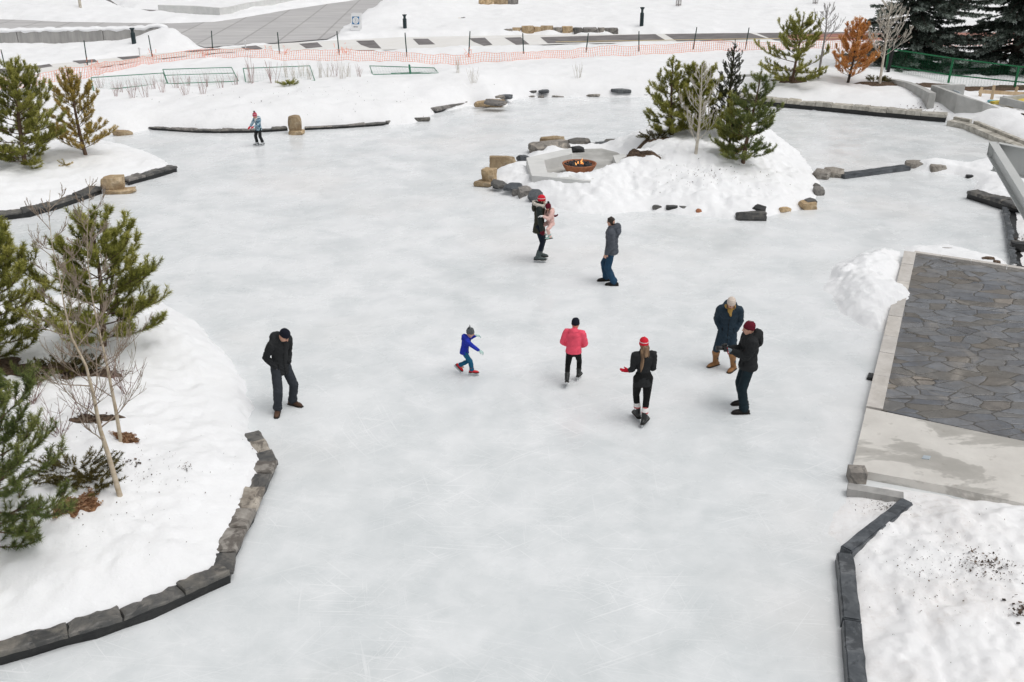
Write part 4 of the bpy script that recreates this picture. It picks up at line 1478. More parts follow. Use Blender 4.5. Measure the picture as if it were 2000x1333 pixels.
# natural stone walls showing through the snow beyond the path
def stone_wall(label, px0, px1, n, h, mats, seed, z=.3, depth=.6):
    a, b = G(*px0, z), G(*px1, z)
    root = thing('stone_wall', label, 'stone wall', (a.x, a.y, z))
    r = random.Random(seed)
    cuts = [0] + sorted((i + r.uniform(-.25, .25)) / n for i in range(1, n)) + [1]
    ang = math.atan2((b - a).y, (b - a).x)
    for i in range(n):
        l = (b - a).length * (cuts[i + 1] - cuts[i])
        hh = h * r.uniform(.85, 1.1)
        me = rock_mesh((l * .99, depth, hh), seed * 50 + i, .88, .07, 3)
        o = link('stone', me, MAT[r.choice(mats) if isinstance(mats[0], str) else mats[0]], root)
        o.location = (b - a) * ((cuts[i] + cuts[i + 1]) / 2) + Vector((0, 0, hh / 2 - .22 + r.uniform(0, .06)))
        o.rotation_euler = (0, 0, ang + r.uniform(-.04, .04))


stone_wall('topmost tan and grey stone block row half sunk in snow at the top edge', (936, 14), (1012, 11), 3, .75, ['tan_stone', 'grey_stone', 'tan_stone'], 5, .45)
stone_wall('thin tan stone row fading into the snow right of the sign', (861, 43), (948, 40), 5, .42, ['tan_stone', 'tan_stone', 'grey_stone'], 6, .45)
stone_wall('tan rough stone wall directly above the asphalt path', (983, 66), (1118, 65), 7, .62, ['tan_stone', 'tan_stone', 'grey_stone'], 7, .3)
stone_wall('dark grey end of the stone wall above the asphalt path', (1120, 66), (1206, 65), 4, .58, ['slate', 'grey_stone', 'slate'], 8, .3)

# young trees in guards cut by the top edge
for (px, py, lab) in ((1325, 12, 'grey tube tree guard with a thin stem at the top edge, left of the other'), (1592, 8, 'grey tube tree guard at the top edge near the big spruces')):
    p = surf(HC, px, py)
    r = thing('tree_guard', lab, 'tree guard', p)
    m_ = MB()
    m_.tube([(0, 0, -.1), (0, 0, 3.4)], [.05, .03], n=6)
    m_.build('trunk', MAT['twig_grey'], r, smooth=True)
    m_ = MB()
    for k in range(10):
        a = k * .628
        m_.tube([(.22 * math.cos(a), .22 * math.sin(a), -.1), (.22 * math.cos(a), .22 * math.sin(a), 1.3)], [.014, .014], n=4, round_ends=False)
    for z in (.1, .5, .9, 1.25):
        m_.lathe([(.215, z), (.23, z), (.23, z + .03), (.215, z + .03), (.215, z)], n=16)
    m_.build('cage', MAT['twig_grey'], r)
p = surf(HC, 157, 15)
r = thing('young_tree', 'pale young tree stem cut by the top edge above the concrete wall', 'tree', p)
m_ = MB()
m_.tube([(0, 0, -.2), (.03, 0, 1.5), (.0, 0, 4)], [.13, .10, .07], n=8)
m_.build('trunk', MAT['aspen_pale'], r, smooth=True)

# orange safety net on thin stakes
stakes = [((10, 131), (2, 98)), ((171, 130), (164, 80)), ((298, 114), (290, 70)), ((415, 100), (413, 61)), ((546, 105), (542, 64)), ((663, 108), (658, 62)), ((795, 111), (791, 65)),
          ((915, 111), (918, 62)), ((1023, 105), (1021, 66)), ((1144, 103), (1149, 66)), ((1248, 101), (1248, 62)), ((1353, 97), (1361, 54)), ((1455, 97), (1463, 55))]
s0 = surf(HC, 546, 105)
nf = thing('safety_fence', 'sagging orange plastic safety net strung along thin dark stakes', 'safety fence', s0)
for (bx, by), (tx, ty) in stakes:
    p = surf(HC, bx, by)
    q = at_depth(tx, ty, p.y)
    m_ = MB()
    m_.tube([p - s0 - Vector((0, 0, .2)), q - s0], [.035, .03], n=6)
    m_.build('stake', MAT['green_post'], nf)
netp = [(-120, 188), (0, 173), (100, 161), (170, 153), (240, 136), (300, 124), (360, 117), (420, 113), (546, 118), (600, 117), (663, 118), (730, 119), (800, 121), (1000, 119), (1060, 115), (1130, 112), (1250, 107), (1353, 102), (1455, 99),
        (1560, 96), (1700, 92), (1850, 90), (2050, 88)]
P = [surf(HC, x, y) for x, y in netp]
P = resample(P, .14)
m_ = MB()
Hn = .46


def net_pt(i, f):
    p = P[i]
    sag = .06 * math.sin(i * .043) + .05 * math.sin(i * .11 + 1)
    z = scal_cache[i]
    return Vector((p.x + .03 * math.sin(i * .31 + f * 3), p.y + .22 * f + .05 * math.sin(i * .17), z + (Hn + sag) * f)) - s0


scal_cache = HC(np.array([p.x for p in P]), np.array([p.y for p in P]))
for i in range(len(P)):
    pts = [net_pt(i, f) for f in (0, .35, .7, 1.0)]
    w_ = .012
    for a, b in zip(pts[:-1], pts[1:]):
        ex = Vector((w_, 0, 0))
        m_.add([a - ex, a + ex, b + ex, b - ex], [(0, 1, 2, 3)])
for f in (0.02, .25, .5, .75, 1.0):
    hw = .010 if f in (0.02, 1.0) else .005
    for i in range(len(P) - 1):
        a, b = net_pt(i, f), net_pt(i + 1, f)
        ez = Vector((0, 0, hw))
        m_.add([a - ez, b - ez, b + ez, a + ez], [(0, 1, 2, 3)])
m_.build('net', MAT['net'], nf)
# bunched knots of net at some stakes
for (px, py, s) in ((663, 108, .30), (530, 106, .22), (560, 108, .18), (678, 112, .16), (180, 136, .16), (298, 115, .14), (915, 112, .13), (400, 113, .12)):
    p = surf(HC, px, py)
    m_ = MB()
    for k in range(14):
        v = Vector((random.gauss(0, s), random.gauss(0, s * .4), random.gauss(.2, s * .8)))
        m_.bar(v, v + Vector((random.uniform(-.2, .2), random.uniform(-.1, .1), random.uniform(-.3, .3))), .03, .008)
    o = m_.build('net_knot', MAT['net'], nf)
    o.location = p - s0 + Vector((0, -.05, .05))
for (px, py, lab) in ((43, 136, 'short white marker post beside the path near the left pines'), (274, 112, 'short white marker post by the path left of the promenade'), (480, 97, 'short white marker post at the edge of the promenade')):
    p = surf(HC, px, py)
    m_ = MB()
    m_.tube([(0, 0, -.1), (0, 0, .55)], [.035, .035], n=6)
    m_.tube([(-.06, 0, .50), (.06, 0, .50)], [.03, .03], n=6)
    o = m_.build('marker_post', MAT['white_paint'])
    o.location = p
    tag(o, lab, 'marker post')


# toppled green mesh panels in the snow
def frame_panel(label, px, lifts, mid=None, rpipe=.022):
    """px: four corners TL TR BR BL; lifts: heights above the snow"""
    C = []
    for (x, y), h in zip(px, lifts):
        p = surf(HC, x, y)
        if h > 0:
            base = p.z
            p = G(x, y, base + h)
        C.append(p)
    o0 = C[3].copy()
    root = thing('fence_panel', label, 'fence panel', o0, group='green mesh panels lying in the snow')
    m_ = MB()
    for i in (0, 1, 2, 3):
        if i == 2 and lifts[2] < 0:
            continue
        m_.tube([C[i] - o0, C[(i + 1) % 4] - o0], [rpipe, rpipe], n=6)
    if mid:
        m_.tube([C[0].lerp(C[3], mid) - o0, C[1].lerp(C[2], mid) - o0], [rpipe * .8, rpipe * .8], n=6)
    m_.build('frame', MAT['green_dull'], root)
    m_ = MB()
    nw = 22
    for k in range(1, nw):
        m_.tube([C[0].lerp(C[1], k / nw) - o0, C[3].lerp(C[2], k / nw) - o0], [.002, .002], n=3, round_ends=False)
    for k in range(1, 9):
        m_.tube([C[0].lerp(C[3], k / 9) - o0, C[1].lerp(C[2], k / 9) - o0], [.002, .002], n=3, round_ends=False)
    m_.build('mesh', MAT['green_dull'], root)


frame_panel('green panel with an open mesh, leftmost behind the golden pine', [(178, 152), (319, 143), (327, 163), (183, 178)], [.45, .45, .0, .0])
frame_panel('green panel with a second middle rail, right of the leftmost', [(318, 136), (452, 132), (466, 159), (328, 164)], [.55, .5, 0, 0], mid=.42)
frame_panel('green panel behind the thicker twig shrubs in the middle of the far bank', [(475, 134), (605, 129), (615, 158), (480, 161)], [.5, .5, 0, 0])
frame_panel('nearly buried green panel with a leaning post, farthest right', [(722, 129), (848, 133), (856, 143), (728, 146)], [.25, .15, 0, 0])
m_ = MB()
p = surf(HC, 802, 144)
m_.tube([(0, 0, -.1), (-.05, 0, .42)], [.05, .05], n=6)
m_.bar((-1.0, -.1, .03), (.8, .1, .05), .03)
o = m_.build('bent_post', MAT['green_dull'])
o.location = p
tag(o, 'short dull green post with a rail, sticking out of the snow', 'post')

# ------------------------------------------------------------------ concrete walls, fence and barrier at the upper right
def wall_strip(label, pts, h, th, mat, name='concrete_wall', zb=None, cat='wall', side=1):
    """wall along px points seen at its top edge; pts = (px, py, top z)"""
    P = [G(x, y, z) for x, y, z in pts]
    o0 = Vector((P[0].x, P[0].y, 0))
    m_ = MB()
    rows = []
    for i, p in enumerate(P):
        a = P[max(i - 1, 0)]
        b = P[min(i + 1, len(P) - 1)]
        t = (b - a)
        t.z = 0
        t.normalize()
        n = Vector((-t.y, t.x, 0)) * th * side
        q = p - o0
        rows += [Vector((q.x, q.y, q.z - h)), Vector((q.x + n.x, q.y + n.y, q.z - h)), Vector((q.x + n.x, q.y + n.y, q.z)), q]
    fs = []
    for i in range(len(P) - 1):
        for k in range(4):
            fs.append((i * 4 + k, i * 4 + (k + 1) % 4, i * 4 + 4 + (k + 1) % 4, i * 4 + 4 + k))
    fs += [(3, 2, 1, 0), tuple(len(rows) - 4 + k for k in range(4))]
    if side < 0:
        fs = [f[::-1] for f in fs]
    m_.add(rows, [f[::-1] for f in fs])
    o = m_.build(name, MAT[mat], None, bevel=.015)
    o.location = o0
    return tag(o, label, cat)


wall_strip('curved concrete retaining wall behind the golden and orange trees', [(1440, 148, .85), (1500, 146, .85), (1545, 143, .85), (1590, 143, .88), (1640, 146, .88), (1700, 151, .88), (1745, 156, .98), (1768, 161, 1.02), (1790, 169, 1.05), (1815, 182, 1.08)], 1.0, .30, 'concrete')
# entrance: angled wall block, blue-grey plate, step
wall_strip('concrete wall with an angled return, before the green fence', [(1886, 166, 1.25), (1829, 167, 1.25), (1876, 184, 1.12), (1920, 199, .88), (1958, 213, .58)], .95, .22, 'concrete', side=-1)
mb = MB()
a, b = G(1848, 199, .4), G(1873, 208, .4)
d = b - a
d.z = 0
n_ = Vector((d.y, -d.x, 0)).normalized()
mb.prism([(v.x, v.y) for v in (a * 0 + n_ * .05, d + n_ * .05, d + n_ * .09, n_ * .09)], -.1, .78)
o = mb.build('steel_plate', MAT['steel_plate'], None, bevel=.006)
o.location = (a.x, a.y, .25)
tag(o, 'pale blue-grey metal plate fixed on the concrete wall', 'metal plate')
sheet('step', W([(1816, 190), (1850, 196), (1880, 209), (1825, 207)], .42), .42, MAT['steel_plate'], thick=.3)
# second block at the right edge
wall_strip('concrete planter corner at the right edge above a dark opening', [(2080, 178, 1.0), (1964, 190, 1.0), (2090, 219, .95)], .32, .22, 'concrete', side=-1)
mb = MB()
p = G(1961, 209, .45)
mb.box((.75, .12, .22), (1.5, .25, .42), rz=-.30)
o = mb.build('recess', MAT['recess'], None, bevel=.02)
o.location = (p.x, p.y, .42)
tag(o, 'dark opening under the concrete planter corner', 'opening')
for (px, py, s, m__, lab) in ((1992, 208, (1.1, .6, .35), 'tarp_yellow', 'crumpled yellow tarpaulin beside the dark opening'), (1983, 206, (.5, .35, .3), 'tarp_teal', 'small teal cloth bundle between the dark opening and the yellow tarpaulin'),
                          (1952, 203, (.8, .4, .14), 'tarp_yellow', 'flat yellow sheet behind the timber barrier'), (1940, 200, (.5, .25, .10), 'tarp_teal', 'teal strip of sheet next to the flat yellow one')):
    me = rock_mesh(s, int(px), .2, .35, 2)
    o = link('tarpaulin', me, MAT[m__], None, True)
    q = surf(HC, px, py)
    o.location = (q.x, q.y, q.z + s[2] * .35)
    tag(o, lab, 'tarpaulin')
# timber barrier
p0 = G(1914, 196, .45)
tb = thing('timber_barrier', 'rough pale timber barrier of three posts and one rail', 'barrier', p0)
for (bx, by, tx, ty) in ((1912, 195, 1918, 171), (1935, 203, 1942, 167), (1980, 192, 1987, 170)):
    p = G(bx, by, .42)
    q = at_depth(tx, ty, p.y)
    m_ = MB()
    m_.bar(p - p0, q - p0, .10, .10, up=Vector((0, 1, 0)))
    m_.build('post', MAT['timber'], tb, bevel=.008)
a, b = at_depth(1912, 179, G(1912, 195, .42).y - .1), at_depth(2040, 186, G(1980, 192, .42).y - .1)
m_ = MB()
m_.bar(a - p0, b - p0, .05, .16)
m_.build('rail', MAT['timber'], tb, bevel=.006)


# green welded mesh fence
def mesh_fence(label, posts, group=None):
    """posts: (px,py bottom),(px,py top) pairs; mesh panels hang between neighbours"""
    B = [G(x, y, .35) for (x, y), _ in posts]
    Tt = [at_depth(x, y, B[i].y) for i, (_, (x, y)) in enumerate(posts)]
    o0 = B[0].copy()
    root = thing('mesh_fence', label, 'fence', o0)
    for b, t_ in zip(B, Tt):
        m_ = MB()
        m_.bar(b - o0, t_ - o0, .085, .085)
        m_.build('post', MAT['green_pipe'], root)
    for i in range(len(B) - 1):
        m_ = MB()
        b0, b1, t0, t1 = B[i] - o0, B[i + 1] - o0, Tt[i] - o0, Tt[i + 1] - o0
        for f in (.02, .44, .99):
            m_.tube([b0.lerp(t0, f), b1.lerp(t1, f)], [.035, .035], n=6, round_ends=False)
        nv = int((b1 - b0).length / .13)
        for k in range(1, nv):
            m_.bar(b0.lerp(b1, k / nv), t0.lerp(t1, k / nv), .004, .004)
        for k in range(1, 26):
            m_.bar(b0.lerp(t0, k / 26), b1.lerp(t1, k / 26), .0035, .0035)
        m_.build('mesh_panel', MAT['green_pipe'], root)


mesh_fence('bright green wire mesh fence in front of the big spruces', [((1729, 153), (1736, 95)), ((1850, 172), (1862, 114)), ((1979, 183), (1990, 130)), ((2110, 196), (2124, 142))])
p = G(1731, 153, .5)
m_ = MB()
m_.tube([(0, 0, -.2), (.12, 0, 1.5)], [.09, .09], n=8)
o = m_.build('dark_post', MAT['black'], None, smooth=True)
o.location = p
tag(o, 'thick black post at the left end of the green mesh fence', 'post')
# concrete kerb running along the right bank
a_, b_ = [(1850, 236), (1882, 242), (1935, 264), (1990, 287), (2160, 350)], None
P = [G(x, y, .22) for x, y in a_]
m_ = MB()
o0 = Vector((P[0].x, P[0].y, 0))
for i in range(len(P) - 1):
    a, b = P[i] - o0, P[i + 1] - o0
    t = (b - a).normalized()
    n = Vector((-t.y, t.x, 0))
    e = .003 if i % 2 else 0
    m_.prism([(v.x, v.y) for v in (a, b, b + n * .42, a + n * .42)], -.1, .22 + e)
    m_.prism([(v.x, v.y) for v in (a + n * .42, b + n * .42, b + n * .60, a + n * .60)], -.1, .33 + e)
o = m_.build('concrete_kerb', MAT['edging_pale'], None, bevel=.01)
o.location = o0
tag(o, 'stepped concrete kerb between the ice and the snow at the upper right', 'kerb')
m_ = MB()
a, b = G(1968, 217, .6), G(2040, 236, .6)
m_.bar(a, b, .12, .10)
tag(m_.build('plank', MAT['bark_dark']), 'dark plank lying on the snow at the right edge below the planter', 'plank')

# steel canopy frame
ZB = 4.0
c0, c1, c2 = G(1940, 277, ZB), G(2010, 388, ZB), G(2010, 291, ZB)
sf = thing('steel_canopy', 'grey painted steel beam frame jutting in at the right edge', 'steel frame', (c0.x, c0.y, 0))
d1 = (c1 - c0).normalized()
d2 = (c2 - c0).normalized()
Z = Vector((0, 0, 1))
o0 = Vector((c0.x, c0.y, 0))


def ibeam(name, p, q, h, wf, tf, tw, cutend=False):
    m_ = MB()
    p, q = p - o0, q - o0
    m_.bar(p - Z * tf / 2, q - Z * tf / 2, wf, tf)
    m_.bar(p - Z * (h - tf / 2), q - Z * (h - tf / 2), wf, tf)
    t = (q - p).normalized()
    m_.bar(p - Z * (h / 2), q - Z * (h / 2), tw, h - 2 * tf)
    return m_.build(name, MAT['steel_paint'], sf)


ibeam('beam', c0, c0 + d1 * 15.5, .30, .17, .018, .014)
# stiffener plates at the tip of the beam
m_ = MB()
s1 = Vector((d1.y, -d1.x, 0))
for off in (.004, .30):
    m_.bar(c0 - o0 + d1 * off - Z * .15 - s1 * .08, c0 - o0 + d1 * off - Z * .15 + s1 * .08, .012, .262)
m_.build('end_plate', MAT['steel_paint'], sf)
st = c0 + d2 * .11
ibeam('beam', st, c0 + d2 * 9.0, .62, .15, .018, .014)
m_ = MB()
m_.bar(c0 - o0 + d1 * 14.6 - Z * .32, Vector(((c0 - o0 + d1 * 14.6).x + .0, (c0 - o0 + d1 * 14.6).y, 0)), .2, .2)
m_.build('column', MAT['steel_paint'], sf)
m_ = MB()
e = c0 - o0 + d2 * 6.5
m_.bar(e - Z * .64, Vector((e.x, e.y, 0)), .2, .2)
m_.build('column', MAT['steel_paint'], sf)
e1, e2 = c0 + d1 * 9.0, c0 + d2 * 8.6
ibeam('beam', e1 - Z * .01, e2 - Z * .01, .28, .15, .018, .014)


# ------------------------------------------------------------------ vegetation
def unit(v):
    return v / (np.linalg.norm(v, axis=-1, keepdims=True) + 1e-9)


def needles(segs, per_m, length, width, lean=(0.35, 0.95), jitter=0.25, rng=None):
    """segs: list of (p0, p1, tint0) -> triangles of needles bristling round each segment"""
    rng = rng or RNG
    Vs, Ts = [], []
    for p0, p1, tint in segs:
        p0, p1 = np.array(p0), np.array(p1)
        ax = p1 - p0
        L = np.linalg.norm(ax)
        if L < 1e-4:
            continue
        ax = ax / L
        n = max(3, int(per_m * L))
        t = rng.random(n)
        base = p0 + np.outer(t, p1 - p0)
        rd = rng.normal(size=(n, 3))
        rd = unit(rd - np.outer(rd @ ax, ax))
        k = rng.uniform(lean[0], lean[1], n)[:, None]
        d = unit(ax * k + rd * (1.15 - k * .6) + rng.normal(size=(n, 3)) * jitter * .4)
        ln = length * rng.uniform(.7, 1.15, n)[:, None]
        side = unit(np.cross(d, rng.normal(size=(n, 3)))) * width / 2
        tip = base + d * ln
        V = np.stack([base - side, base + side, tip], 1).reshape(-1, 3)
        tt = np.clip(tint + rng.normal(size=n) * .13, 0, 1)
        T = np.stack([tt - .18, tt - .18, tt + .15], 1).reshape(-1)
        Vs.append(V)
        Ts.append(T)
    return np.concatenate(Vs), np.clip(np.concatenate(Ts), 0, 1)


def tri_obj(name, V, tint, m, parent):
    me = np_mesh(name, V, np.arange(len(V)).reshape(-1, 3), 3)
    ca = me.color_attributes.new('tint', 'FLOAT_COLOR', 'POINT')
    c = np.ones((len(V), 4), np.float32)
    c[:, 0] = c[:, 1] = c[:, 2] = tint
    ca.data.foreach_set('color', c.ravel())
    return link(name, me, m, parent)


def arc_branch(p, az, el, L, lift, n=6, wob=.05, rnd=None):
    """branch polyline from p, azimuth az, elevation el, turning upward by lift along its length"""
    rnd = rnd or random
    pts = [Vector(p)]
    for i in range(n):
        f = (i + .5) / n
        e = el + lift * f * f
        a = az + rnd.uniform(-wob, wob) * 2
        pts.append(pts[-1] + Vector((math.cos(a) * math.cos(e), math.sin(a) * math.cos(e), math.sin(e))) * (L / n))
    return pts


def pine(label, base, H, crown_r, seed, mat='needle_green', bark='bark', lean=(0, 0), openness=0.0, whorl=0.34, low=0.08, nlen=.105, dens=260, nw=.0075, group=None, profile=None, tipbend=None, az_skip=None, tuft=.24, el0=.06, name='pine_tree', cat='pine tree', extra=None):
    r = random.Random(seed)
    rng = np.random.default_rng(seed)
    root = thing(name, label, cat, base, group=group)
    k = 12
    TP, TR = [], []
    for i in range(k + 1):
        f = i / k
        q = Vector((lean[0] * f + .03 * math.sin(f * 5 + seed), lean[1] * f + .03 * math.cos(f * 4 + seed), H * f))
        if tipbend and f > .72:
            g = (f - .72) / .28
            q += Vector((tipbend[0] * g * g, tipbend[1] * g * g, -tipbend[2] * g * g))
        TP.append(q)
        TR.append(max(.012, .022 * H * (1 - f) ** .8 + .008))
    m_ = MB()
    TP2 = [TP[0] - Vector((0, 0, .3))] + TP
    m_.tube(TP2, [TR[0] * 1.15] + TR, n=8)
    m_.build('trunk', MAT[bark], root, smooth=True)

    def tr(f):
        x = f * k
        i = min(int(x), k - 1)
        return TP[i].lerp(TP[i + 1], x - i)
    bm_ = MB()
    segs = []
    prof = profile or (lambda f: (1 - f) ** .75 * (0.55 + .45 * min(1, f / .25)) + .06)
    f = low
    step = whorl / H
    wi = 0
    while f < .97:
        nb = r.randint(4, 6) if f < .8 else r.randint(3, 5)
        a0 = r.uniform(0, 6.28)
        for b in range(nb):
            az = a0 + b * 2 * math.pi / nb + r.uniform(-.35, .35)
            if az_skip and az_skip(f, az):
                continue
            if r.random() < openness * .5:
                continue
            L = crown_r * prof(f) * r.uniform(.72, 1.15)
            if L < .10:
                L = .10
            ff = min(.99, f + r.uniform(-.02, .02))
            el = el0 + .50 * f + r.uniform(-.16, .16)
            pts = arc_branch(tr(ff), az, el, L, .60, 6, .08, r)
            br = max(.005, .008 * L + .003)
            bm_.tube(pts, [br * (1 - .75 * i / 6) for i in range(7)], n=5, round_ends=False)
            tint = .36 + .34 * r.random()
            # tip tuft and needles over the outer stretch
            tl = min(tuft * r.uniform(.85, 1.3), L * .8)
            start = max(.16, 1 - (tl + L * .45) / L)
            for i in range(6):
                g = (i + .5) / 6
                if g >= start:
                    segs.append((pts[i], pts[i + 1], tint + .22 * (g - .6)))
            # side shoots
            ns = int(L / (.072 + .12 * openness))
            for s in range(ns):
                g = r.uniform(.18, .97)
                if g < .40 and r.random() < openness:
                    continue
                i = min(int(g * 6), 5)
                q = pts[i].lerp(pts[i + 1], g * 6 - i)
                dv = (pts[i + 1] - pts[i]).normalized()
                saz = math.atan2(dv.y, dv.x) + r.choice((-1, 1)) * r.uniform(.45, 1.05)
                sel = math.asin(max(-1, min(1, dv.z))) + r.uniform(-.05, .55)
                sl = min(L * .45, tuft * r.uniform(.8, 1.7)) * (1.1 - .4 * g)
                sp = arc_branch(q, saz, sel, sl, .35, 3, .06, r)
                bm_.tube(sp, [br * .45, br * .4, br * .35, br * .25], n=4, round_ends=False)
                t2 = tint + r.uniform(-.16, .18) + .25 * (g - .55)
                segs.append((sp[1], sp[2], t2 - .05))
                segs.append((sp[2], sp[3], t2 + .08))
                if sl > tuft * 1.2 and r.random() < .7:
                    sp2 = arc_branch(sp[1], saz + r.choice((-1, 1)) * r.uniform(.5, .9), sel + .2, sl * .55, .3, 2, .05, r)
                    segs.append((sp2[0], sp2[1], t2))
                    segs.append((sp2[1], sp2[2], t2 + .08))
        f += step * r.uniform(.8, 1.2) * (1 - .25 * f)
        wi += 1
    # leader candles
    for i in range(k - 2, k):
        segs.append((TP[i], TP[i + 1], .6))
    top = TP[-1]
    dv = (TP[-1] - TP[-2]).normalized()
    segs.append((top, top + dv * .14, .7))
    if extra:
        segs += extra(r, bm_)
    bm_.build('branches', MAT[bark], root, smooth=True)
    V, Tn = needles(segs, dens, nlen, nw, rng=rng)
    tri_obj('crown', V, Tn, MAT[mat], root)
    return root


def top_of(base, px, py):
    """height and sideways lean of a stem whose tip is seen at the pixel, taken at the base's distance"""
    q = at_depth(px, py, base.y)
    return q.z - base.z, q.x - base.x


def pine_px(label, fn, bpx, tpx, cr, seed, **kw):
    b = surf(fn, *bpx) if fn else G(*bpx, .5)
    b.z -= .04
    H, lx = top_of(b, *tpx)
    return pine(label, b, H, cr, seed, lean=(lx, kw.pop('ly', 0.0)), **kw)


GP = 'young pines on the snow mounds'
pine_px('bushy green pine at the left edge of the far left mound', HB, (48, 322), (27, 122), 2.25, 21, mat='needle_green', dens=270, group=GP, low=.02, nw=.014, whorl=.25)
pine_px('sparse golden-brown pine leaning left beside the bushy one', HB, (168, 302), (128, 138), 1.65, 22, mat='needle_gold', openness=.05, whorl=.27, dens=300, group=GP, tuft=.17, nlen=.09, nw=.013, low=.07, el0=.26)
pine_px('green pine cut by the left edge, behind the bare aspens', HA, (-42, 715), (-12, 438), 1.75, 23, mat='needle_green', dens=330, group=GP, low=.05, nw=.012, whorl=.28)
pine_px('wide green pine on the near left mound with bare aspens before it', HA, (204, 676), (181, 424), 1.85, 24, mat='needle_green', dens=330, group=GP, low=.08, nw=.012, el0=.10, whorl=.27)
pine_px('deep green pine nearest the camera, at the lower left edge', HA, (-46, 1068), (-8, 742), 1.8, 25, mat='needle_deep', dens=420, group=GP, low=.02, nlen=.085, tuft=.22, nw=.009, whorl=.27)
pine_px('upright green pine at the left of the clump by the fire pit', HD, (1307, 262), (1316, 117), 1.35, 26, mat='needle_green', dens=260, group=GP, low=.05, nw=.015, whorl=.27)
pine_px('green pine with its tip bent over to the left, behind the white aspen', HD, (1362, 258), (1372, 122), 1.45, 27, mat='needle_green', dens=300, group=GP, tipbend=(-.62, -.1, .18), low=.05, nw=.015, whorl=.27)
pine_px('dark narrow spruce standing behind the pines by the fire pit', HD, (1420, 264), (1434, 86), 1.0, 28, mat='needle_young_spruce', bark='bark_dark', dens=420, group=GP, nlen=.045, nw=.013, whorl=.17, tuft=.14, low=.03, el0=.05, name='spruce_tree', cat='spruce')
pine_px('short yellowish pine between the dark spruce and the tall one in front', HD, (1424, 300), (1430, 186), .8, 37, mat='needle_green', dens=260, group=GP, low=.05, nw=.015)
pine_px('tall green pine leaning right, in front of the clump by the fire pit', HD, (1452, 318), (1486, 140), 1.4, 29, mat='needle_deep', dens=300, group=GP, low=.08, nw=.013, nlen=.10)
pine_px('crooked olive pine behind the pale stone edging', HC, (1548, 160), (1570, 30), 2.3, 30, mat='needle_green', openness=.30, dens=240, group=GP, tuft=.28, nw=.019, nlen=.12, low=.06)
pine_px('dead orange pine behind the pale stone edging', HC, (1657, 162), (1680, 38), 1.65, 31, mat='needle_orange', bark='bark_dark', openness=.15, dens=200, group=GP, tuft=.24, nw=.019, low=.10, el0=.30, whorl=.30)


def big_spruce(label, base, H, R, seed, low=.01):
    """tall conifer of drooping layered boughs"""
    r = random.Random(seed)
    rng = np.random.default_rng(seed)
    root = thing('spruce_tree', label, 'spruce', base, group='big dark spruces at the upper right')
    m_ = MB()
    m_.tube([(0, 0, -.5), (0, 0, H * .3), (0, 0, H * .7), (0, 0, H)], [.34, .25, .12, .02], n=10)
    m_.build('trunk', MAT['bark_dark'], root, smooth=True)
    bm_ = MB()
    segs = []
    z = H * low
    while z < H * .98:
        f = z / H
        L0 = R * (1 - f) ** .85 + .15
        nb = r.randint(7, 10)
        a0 = r.uniform(0, 6.28)
        for b in range(nb):
            az = a0 + b * 6.283 / nb + r.uniform(-.3, .3)
            L = L0 * r.uniform(.5, 1.12)
            n = 8
            pts = arc_branch((0, 0, z + r.uniform(-.35, .35)), az, .10 - .45 * (1 - f) + r.uniform(-.22, .22), L, r.uniform(.05, .45), n, .10, r)
            bm_.tube(pts, [max(.012, .02 * L * (1 - .85 * i / n)) for i in range(n + 1)], n=4, round_ends=False)
            tone = r.uniform(.05, .35)
            for s in range(int(L / .065)):
                g = r.uniform(.16, 1.0)
                i = min(int(g * n), n - 1)
                q = pts[i].lerp(pts[i + 1], g * n - i)
                dv = (pts[i + 1] - pts[i]).normalized()
                saz = math.atan2(dv.y, dv.x) + r.choice((-1, 1)) * r.uniform(.4, 1.1)
                sl = (.22 + .55 * (1 - g) * L * .28) * r.uniform(.6, 1.2)
                sp = arc_branch(q, saz, -.10 + r.uniform(-.30, .12), sl, -.25, 2, .05, r)
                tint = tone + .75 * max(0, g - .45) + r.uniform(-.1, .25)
                segs.append((sp[0], sp[1], tint - .05))
                segs.append((sp[1], sp[2], tint + .14))
        z += H * .018 * r.uniform(.8, 1.3) + .08
    V, Tn = needles(segs, 70, .14, .062, lean=(.4, 1.0), rng=rng)
    bm_.build('branches', MAT['bark_dark'], root, smooth=True)
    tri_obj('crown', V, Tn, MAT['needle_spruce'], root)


b = G(1778, 141, .3)
big_spruce('big dark spruce behind the green fence, left of the other giant', b, 13.5, 4.1, 61, .015)
b = G(1978, 146, .3)
big_spruce('giant dark spruce at the right edge behind the green fence', b, 15.0, 4.6, 62, .015)


